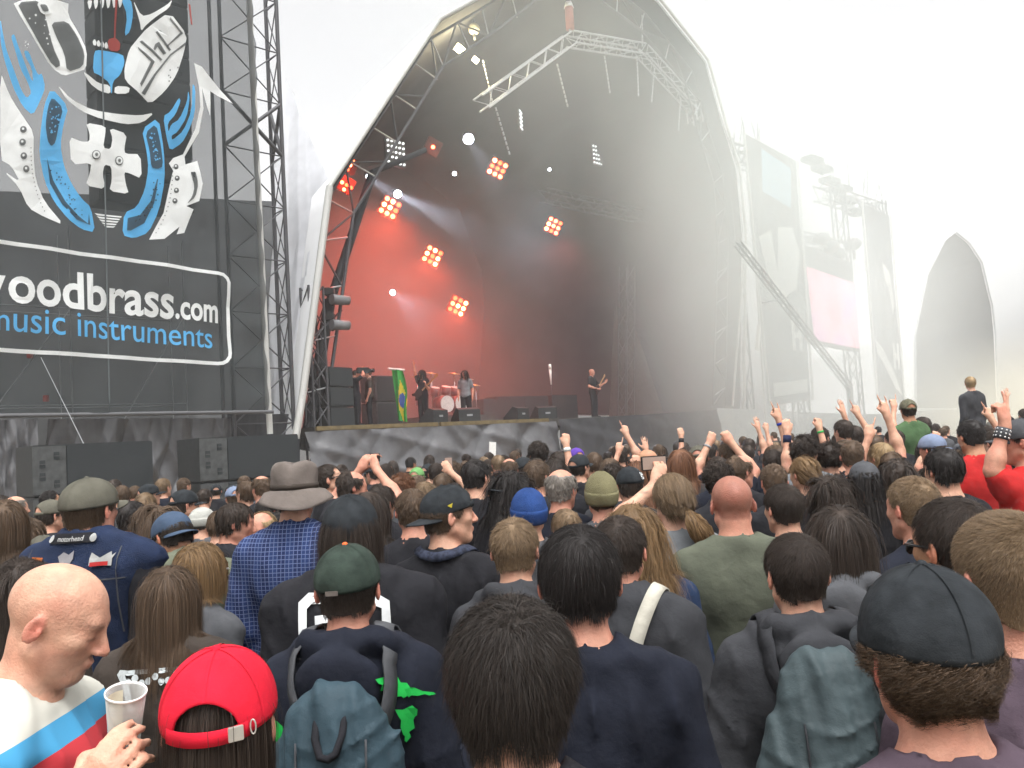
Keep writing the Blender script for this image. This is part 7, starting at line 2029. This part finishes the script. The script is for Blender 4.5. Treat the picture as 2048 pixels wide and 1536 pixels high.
Q_(1684, 838, 8.2, 'person with dark round hair between the raised arms', 'short', 'dark', 'black')
Q_(1744, 868, 7.0, 'person with brown hair under the pointing white hand', 'bowl', 'brown', 'dgrey')
Q_(1786, 858, 8.0, 'person with dark hair under the horned hand', 'short', 'dark', 'black')
Q_(1864, 867, 5.8, 'person in faded blue cap worn backwards', 'under', 'dark', 'grey', hat='cap', hatm='bluegrey', hatkw=dict(backward=True), turn=0.4, skin='pink')
Q_(1940, 838, 5.6, 'person with dark cropped hair and bare neck at right', 'crop', 'black', 'red', skin='tan', turn=0.1)
camo = mat('camo_cloth', (0.10, 0.095, 0.06), 0.9, 0.7, 45)
Q_(1815, 797, 8.4, 'tall person in camouflage cap rising above the crowd', 'under', 'dark', 'green', hat='cap', hatm=camo, lift=0.38, skin='tan', turn=0.25)
Q_(1940, 752, 12.5, 'person sitting high on shoulders in dark shirt', 'short', 'blond', 'char', lift=0.85, wide=1.2, sleeves='long')
r, fg, ot, MH = Q_(2040, 836, 4.2, 'person in dark cap and red shirt raising a studded wrist', 'under', 'dark', 'red', hat='cap', hatm='dgrey', turn=0.35, skin='pink', armL=((0.24, -0.02, 1.50), (0.17, -0.05, 1.72), (0.05, 0.05, 1), 'point'), q=1, sleeves='short')
wp = np.array((-0.17, -0.05, 1.72)); ep = np.array((-0.24, -0.02, 1.50)); dv = (wp - ep) / np.linalg.norm(wp - ep)
wb = obj('studded_wristband', cyl_mesh('studded_wristband', 20, 0.037, 0.034, 0, 0.06), FB['dgrey'], r)
wb.matrix_local = Matrix.Translation(Vector(wp - dv * 0.065)) @ Vector(dv).to_track_quat('Z', 'Y').to_matrix().to_4x4()
stud = mat('steel_stud', (0.6, 0.6, 0.6), 0.3, 0.05, metal=0.8)
for k in range(10):
    for j in range(3):
        s_ = obj('stud', _capc.get('button'), stud, wb); s_.matrix_local = Matrix.Rotation(k * 0.628, 4, 'Z') @ Matrix.Translation((0.036, 0, 0.012 + 0.018 * j)) @ Matrix.Rotation(math.radians(90), 4, 'Y') @ Matrix.Scale(0.6, 4)
strap('bag_strap', fg, [(0.16, -0.05, 1.46), (0.08, -0.14, 1.38), (-0.02, -0.16, 1.28), (-0.12, -0.14, 1.15)], 0.05, FB['dgrey'], r, 0.012)

# ------------------------------------------------------------------ raised hands
def H(xh, yh, d, label, pose, side='R', hair='short', hc='dark', top='black', skin='pale', turn=0.0, band=None):
    a = UP[pose]
    k = dict(armR=pose) if side == 'R' else dict(armL=pose)
    fg, key = fig(yaw=0.0, pitch=0.0, roll=0.0, armR=k.get('armR'), armL=k.get('armL'), wide=1.0, hood=False, sleeves='short', neck=1.0, collar=False, jacket=0.0, palmR=None, palmL=None, drop=0.0)
    sgn = 1 if side == 'R' else -1
    z = np.array(a[2], float); z /= np.linalg.norm(z)
    tip = (np.array(a[1]) + z * 0.19) * (sgn, 1, 1)
    d = d * 1.15
    Pt_ = at(xh, yh, d)
    s = np.clip(Pt_[2] / tip[2], 0.90, 1.10)
    Rz = np.array(Matrix.Rotation(turn, 3, 'Z'))
    off = Rz @ (tip * s)
    root = empty('person', (Pt_[0] - off[0], Pt_[1] - off[1], min(0.25, max(0, Pt_[2] - tip[2] * s))), label, 'person', 'people with raised hands')
    root.rotation_euler = (0, 0, turn); root.scale = (s, s, s)
    PEOPLE.append((root.location.x, root.location.y))
    q = 1 if d < 6 else 2
    b, t = shapes(fg, key, q, 1)
    dress(root, fg, b, t, SK[skin], FB[top])
    h = obj('hair', hair_for(hair, 2, 1), HM[hc], root); h.matrix_local = head_matrix(fg)
    if band:
        wp, ep = np.array(a[1]) * (sgn, 1, 1), np.array(a[0]) * (sgn, 1, 1); dv = (wp - ep) / np.linalg.norm(wp - ep)
        o = obj('wristband', cyl_mesh('wristband', 16, 0.033, 0.032, 0, band[1]), fab('wristband_cloth', band[0]), root)
        o.matrix_local = Matrix.Translation(Vector(wp - dv * (0.01 + band[1]))) @ Vector(dv).to_track_quat('Z', 'Y').to_matrix().to_4x4()
    return root
H(1132, 852, 7.0, 'dark-haired person raising a fist with a white wristband', 'fist', 'R', turn=0.1, band=((0.7, 0.7, 0.66), 0.035))
H(1247, 838, 8.6, 'person pointing one finger up before the dark skirt', 'point', 'R', top='black', turn=0.3)
H(1238, 872, 8.0, 'person with hand half raised left of the pointing arm', 'point', 'L', 'bowl', 'brown', turn=-0.2)
H(1288, 872, 8.2, 'person with loose open hand right of the pointing arm', 'high', 'R', 'curly', 'dark')
H(1358, 845, 9.5, 'person raising a fist with a black wrist strap', 'fist', 'L', band=((0.02, 0.02, 0.02), 0.05))
H(1272, 895, 6.2, 'person raising a clenched hand in front of the bald head', 'fist', 'R', 'bowl', 'brown')
r = H(1440, 848, 6.0, 'person with both hands joined above the head', 'sal', 'R', 'short', 'dark', 'navy')
H(1432, 850, 6.6, 'person raising a hand with grey bracelet beside the joined hands', 'sal', 'L', 'short', 'brown', 'navy', band=((0.3, 0.3, 0.3), 0.02))
H(1512, 832, 10.0, 'person with hand raised by the pale corner sheet', 'high', 'R')
H(1532, 836, 11.0, 'person with small fist behind the pale corner sheet', 'fist', 'R')
H(1550, 800, 6.6, 'person making horns with blue wristband', 'highhorns', 'R', 'bowl', 'brown', turn=0.5, band=((0.03, 0.06, 0.35), 0.02))
H(1568, 822, 6.2, 'person with bent wrist and dark blue sweatband', 'fist', 'L', 'curly', 'dark', turn=-0.3, band=((0.02, 0.025, 0.06), 0.06))
H(1636, 822, 7.6, 'person raising a fist with green wristband', 'fist', 'R', band=((0.05, 0.4, 0.10), 0.02), turn=0.3)
H(1681, 798, 9.0, 'first of two people with forearms high beside the screen', 'high', 'R', turn=0.4)
H(1708, 797, 8.6, 'second of two people with forearms high beside the screen', 'point', 'R', turn=0.2)
H(1738, 832, 5.8, 'person pointing a pale finger up before the far banner', 'point', 'L', 'bowl', 'brown', turn=-0.6)
H(1764, 786, 6.0, 'person making a tall horned hand sign below the far banner', 'highhorns', 'R', 'bowl', 'blond', turn=0.35)
H(1785, 786, 9.0, 'person pointing up just right of the tall horned hand', 'point', 'L', turn=0.1)
H(1880, 850, 6.6, 'person raising a closed hand right of the camouflage cap', 'sal', 'L', 'curly', 'brown', turn=-0.3)
H(1972, 800, 7.2, 'person pointing up left of the studded wrist', 'point', 'R', turn=0.3)
H(2012, 775, 14.0, 'person with thin arm up far behind the studded wrist', 'high', 'L')

# ------------------------------------------------------------------ distant heads that nothing tells apart
rf = random.Random(21)
KINDS_ = [('dark hair in black', 'short', 'dark', 'black', None), ('dark hair in black', 'short', 'black', 'black', None), ('brown hair in grey', 'bowl', 'brown', 'dgrey', None), ('long dark hair', 'long', 'dark', 'black', None), ('a black cap', 'under', 'dark', 'black', 'cap'), ('dark curls', 'curly', 'dark', 'char', None), ('fair brown hair', 'short', 'light', 'navy', None), ('brown crop', 'crop', 'brown', 'black', None)]
nfill = 0
FILL = []
def filler(Xw, Yw, where, tall=None):
    global nfill
    if any((Xw - a) ** 2 + (Yw - b_) ** 2 < 0.40 ** 2 for a, b_ in PEOPLE): return
    nm, st_, hc_, tp_, hat_ = rf.choice(KINDS_)
    fg, key = fig(yaw=rf.choice((0.0, 0.3, -0.3, 0.6, -0.6)), pitch=rf.choice((0.0, 0.12, -0.12)), roll=0.0, armR=None, armL=None, wide=1.0, hood=False, sleeves='short', neck=1.0, collar=False, jacket=0.0, palmR=None, palmL=None, drop=0.0)
    b, t = shapes(fg, key, 2, 1)
    s = (tall or rf.uniform(1.60, 1.82)) / 1.75
    root = empty('person', (Xw, Yw, 0), None, 'person')
    FILL.append((root, nm, (Xw, Yw, 1.75 * s)))
    root.rotation_euler = (0, 0, rf.uniform(-0.5, 0.3)); root.scale = (s, s, s)
    PEOPLE.append((Xw, Yw)); nfill += 1
    dress(root, fg, b, t, SK[rf.choice(('pale', 'pink', 'tan'))], FB[tp_])
    h = obj('hair', hair_for(st_, 2, 1 + (nfill % 2)), HM[hc_], root); h.matrix_local = head_matrix(fg)
    if hat_: cap(root, head_matrix(fg), FB['blackcap'], hero=False)
yy = 6.0
while yy < 19:
    st_x = 0.62 + 0.02 * yy
    xx = -0.64 * yy + rf.uniform(0, 0.5)
    while xx < 0.64 * yy:
        px = xx + rf.uniform(-0.15, 0.15); py = yy + rf.uniform(-0.2, 0.2)
        dn = (np.array([px, py, 0]) - SO) @ SN
        if dn < (-7.2 if px < -2.8 else -3.0) and nfill < 190:
            ang = px / py
            filler(px, py, 'far back below the subwoofers and skirt' if ang < -0.12 else 'far back below mid stage' if ang < 0.22 else 'far back below the hazy banners')
        xx += st_x
    yy += 0.72 + 0.03 * yy
for k in range(70):
    py = rf.uniform(17, 42); px = py * rf.uniform(0.28, 0.64)
    if (np.array([px, py, 0]) - SO) @ SN < -2.5: filler(px, py, 'tiny in the haze before the second stage')

REG = [(60, 'at the left edge'), (306, 'below the first subwoofer stack'), (400, 'between the subwoofer stacks'), (600, 'below the second subwoofer stack'), (700, 'below the left stage corner'), (830, 'below the green flag'), (960, 'below the drum kit'), (1060, 'below the paper notice'), (1150, 'below the white microphone'), (1280, 'below the bass player'), (1410, 'below the dark half of the skirt'), (1500, 'below the pale corner sheet'), (1625, 'below the nearer hazy banner'), (1720, 'below the pink screen'), (1810, 'below the farther hazy banner'), (1905, 'before the second stage opening'), (9999, 'near the right edge')]
ORD = ['nearest', 'second nearest', 'third nearest', 'fourth nearest', 'fifth nearest', 'sixth nearest', 'seventh nearest', 'eighth nearest', 'ninth nearest', 'tenth nearest', 'eleventh nearest', 'twelfth nearest', 'thirteenth nearest', 'fourteenth nearest', 'fifteenth nearest', 'sixteenth nearest', 'seventeenth nearest', 'eighteenth nearest', 'nineteenth nearest', 'farthest']
cells = {}
for root, nm, p in FILL:
    v = np.array(p) - CP
    px_ = 1024 + F * (v @ CR) / (v @ _f)
    where = [w_ for lim, w_ in REG if px_ < lim][0]
    cells.setdefault((nm, where), []).append((float(np.hypot(p[0], p[1])), root))
for (nm, where), lst in cells.items():
    for k, (dist, root) in enumerate(sorted(lst, key=lambda q: q[0])):
        root['label'] = f'far-off person with {nm} {where}' if len(lst) == 1 else f'{ORD[min(k, 19)]} far-off person with {nm} {where}'
        root['group'] = 'people far off in the crowd'

# ------------------------------------------------------------------ performers
def guitar(root, label, col):
    g = worn(root, 'electric_guitar', label, 'guitar')
    out_ = [(0.20, 0.0), (0.17, 0.12), (0.05, 0.13), (-0.06, 0.09), (-0.17, 0.15), (-0.20, 0.09), (-0.10, 0.0), (-0.20, -0.10), (-0.14, -0.14), (-0.04, -0.09), (0.06, -0.13), (0.17, -0.12)]
    o_ = smooth_poly(out_, 2)
    k = len(o_)
    V = [(p[0], y_, p[1]) for y_ in (-0.02, 0.02) for p in o_]
    mw = Matrix.Translation((0.05, 0.19, 1.0)) @ Matrix.Rotation(math.radians(35), 4, 'Y') @ Matrix.Rotation(math.pi, 4, 'Z')
    b_ = obj('body', pym('body', V, [list(range(k)), list(range(k, 2 * k))[::-1]] + [[i, k + i, k + (i + 1) % k, (i + 1) % k] for i in range(k)]), mat('guitar_lacquer', col, 0.25), g); b_.matrix_local = mw
    n_ = obj('neck', box_mesh('neck', 0.32, 0.012, 0.024, 0.004), mat('maple_neck', (0.35, 0.2, 0.09), 0.4), g); n_.matrix_local = mw @ Matrix.Translation((0.50, 0.02, 0))
    h_ = obj('headstock', box_mesh('headstock', 0.08, 0.01, 0.045, 0.008), n_.material_slots[0].material, g); h_.matrix_local = mw @ Matrix.Translation((0.88, 0.02, 0.01))
def performer(x, ybase, d, label, hair, hc, top, turn, htall=1.78, **k):
    fg, key = fig(**dict(dict(yaw=0.0, pitch=0.0, sleeves='short', wide=1.0), **k))
    t, _ = pl(x, ybase, d)
    root = empty('person', S(t, d, DZ), label, 'person', 'performers on the near stage')
    s = htall / 1.75
    root.rotation_euler = (0, 0, turn); root.scale = (s, s, s)
    b, tp = shapes(fg, key, 2, 1)
    dress(root, fg, b, tp, SK['pink'], FB[top], 'black')
    if hair:
        h = obj('hair', hair_for(hair, 2, 1), HM[hc], root); h.matrix_local = head_matrix(fg)
    return root
PLAY = dict(armR=((0.27, -0.02, 1.12), (0.10, 0.24, 1.02), (-0.8, 0.3, -0.1), 'grip'), armL=((0.30, 0.10, 1.13), (0.36, 0.32, 1.25), (0.3, 0.4, 0.7), 'grip'))
g1 = performer(848, 836, 2.8, 'long-haired guitarist with one arm thrown up', 'longwavy', 'black', 'black', math.radians(150), 1.85, armR=((0.24, 0.02, 1.66), (0.24, 0.06, 1.92), (0, 0.05, 1), 'open'), armL=PLAY['armL'])
guitar(g1, 'dark electric guitar of the long-haired guitarist', (0.04, 0.03, 0.03))
performer(934, 836, 2.4, 'singer in grey shirt standing by the drum kit', 'longwavy', 'dark', 'grey', math.radians(170), 1.82)
g2 = performer(1190, 836, 1.4, 'bald bass player in black at the right of the stage', None, None, 'black', math.radians(-120), 1.85, **PLAY)
guitar(g2, 'pale-necked bass guitar of the bald player', (0.05, 0.02, 0.02))
ph_ = performer(715, 838, 0.9, 'camera operator in black leaning at the left of the stage', 'short', 'dark', 'black', math.radians(-60), 1.62, armR='cam', armL='cam', pitch=-0.2)
cm = worn(ph_, 'video_camera', 'black shoulder camera of the stage camera operator', 'camera')
o = obj('body', box_mesh('body', 0.07, 0.2, 0.09, 0.02), blk, cm); o.matrix_local = Matrix.Translation((0.08, 0.22, 1.72))
o = obj('lens_hood', cyl_mesh('lens_hood', 16, 0.05, 0.065, 0, 0.16), blk, cm); o.matrix_local = Matrix.Translation((0.08, 0.42, 1.72)) @ Matrix.Rotation(math.radians(-90), 4, 'X')
o = obj('glass', cyl_mesh('glass', 16, 0.055, 0.055, 0, 0.005), mat('lens_glass', (0.15, 0.2, 0.28), 0.05), cm); o.matrix_local = Matrix.Translation((0.08, 0.581, 1.72)) @ Matrix.Rotation(math.radians(-90), 4, 'X')
performer(740, 838, 2.0, 'stagehand in brown beside the camera operator', 'short', 'brown', 'dbrown', math.radians(100), 1.75)

# ------------------------------------------------------------------ air: even haze over the whole place, smoke on and beside the stage
hz = obj('haze', box_mesh('haze', 155, 125, 19), M['haze']); hz.location = (0, 60, 18)
tag(hz, 'pale haze filling the air over the festival ground', 'haze', kind='stuff')
def puff(t, d, z, rt, rd, rz, mt, label):
    bm = bmesh.new(); bmesh.ops.create_icosphere(bm, subdivisions=4, radius=1)
    for v in bm.verts:
        v.co *= 1 + 0.10 * math.sin(v.co.x * 4 + t) * math.cos(v.co.z * 3 + d)
    me = bpy.data.meshes.new('smoke'); bm.to_mesh(me); bm.free()
    for p in me.polygons: p.use_smooth = True
    o = obj('smoke', me, M[mt]); o.matrix_world = Matrix.Translation(Vector(S(t, d, z))) @ STAGE_R.to_4x4() @ Matrix.Diagonal((rt, rd, rz, 1))
    tag(o, label, 'smoke', kind='stuff')
puff(8.5, 6.5, 6.5, 10.5, 6.5, 9.5, 'smoke', 'smoke hanging inside the near stage')
puff(20.5, -4.0, 6.0, 12.5, 8.0, 14.0, 'smoke_thick', 'smoke drifting from the stage across the hazy banners')
puff(17.0, -3.2, 11.0, 9.0, 4.5, 13.0, 'glare_veil', 'grey veil of smoke before the right half of the stage')  # added in front of the opening to grey it as glare would
puff(9.5, -2.0, 14.0, 11.0, 2.2, 9.0, 'glare_veil', 'thin grey smoke high before the roof of the near stage')  # added to wash out the upper interior, in place of glare
puff(31, -9.0, 1.5, 16, 7.0, 4.5, 'dust', 'yellowish dust low over the far crowd')
puff(4.5, 5.5, 6.5, 5.5, 5.0, 7.0, 'smoke', 'smoke lit red at the left of the near stage')
print('fillers', nfill)
print('heights', sorted((h, l) for l, h in SCALES)[:6], sorted((h, l) for l, h in SCALES)[-8:])
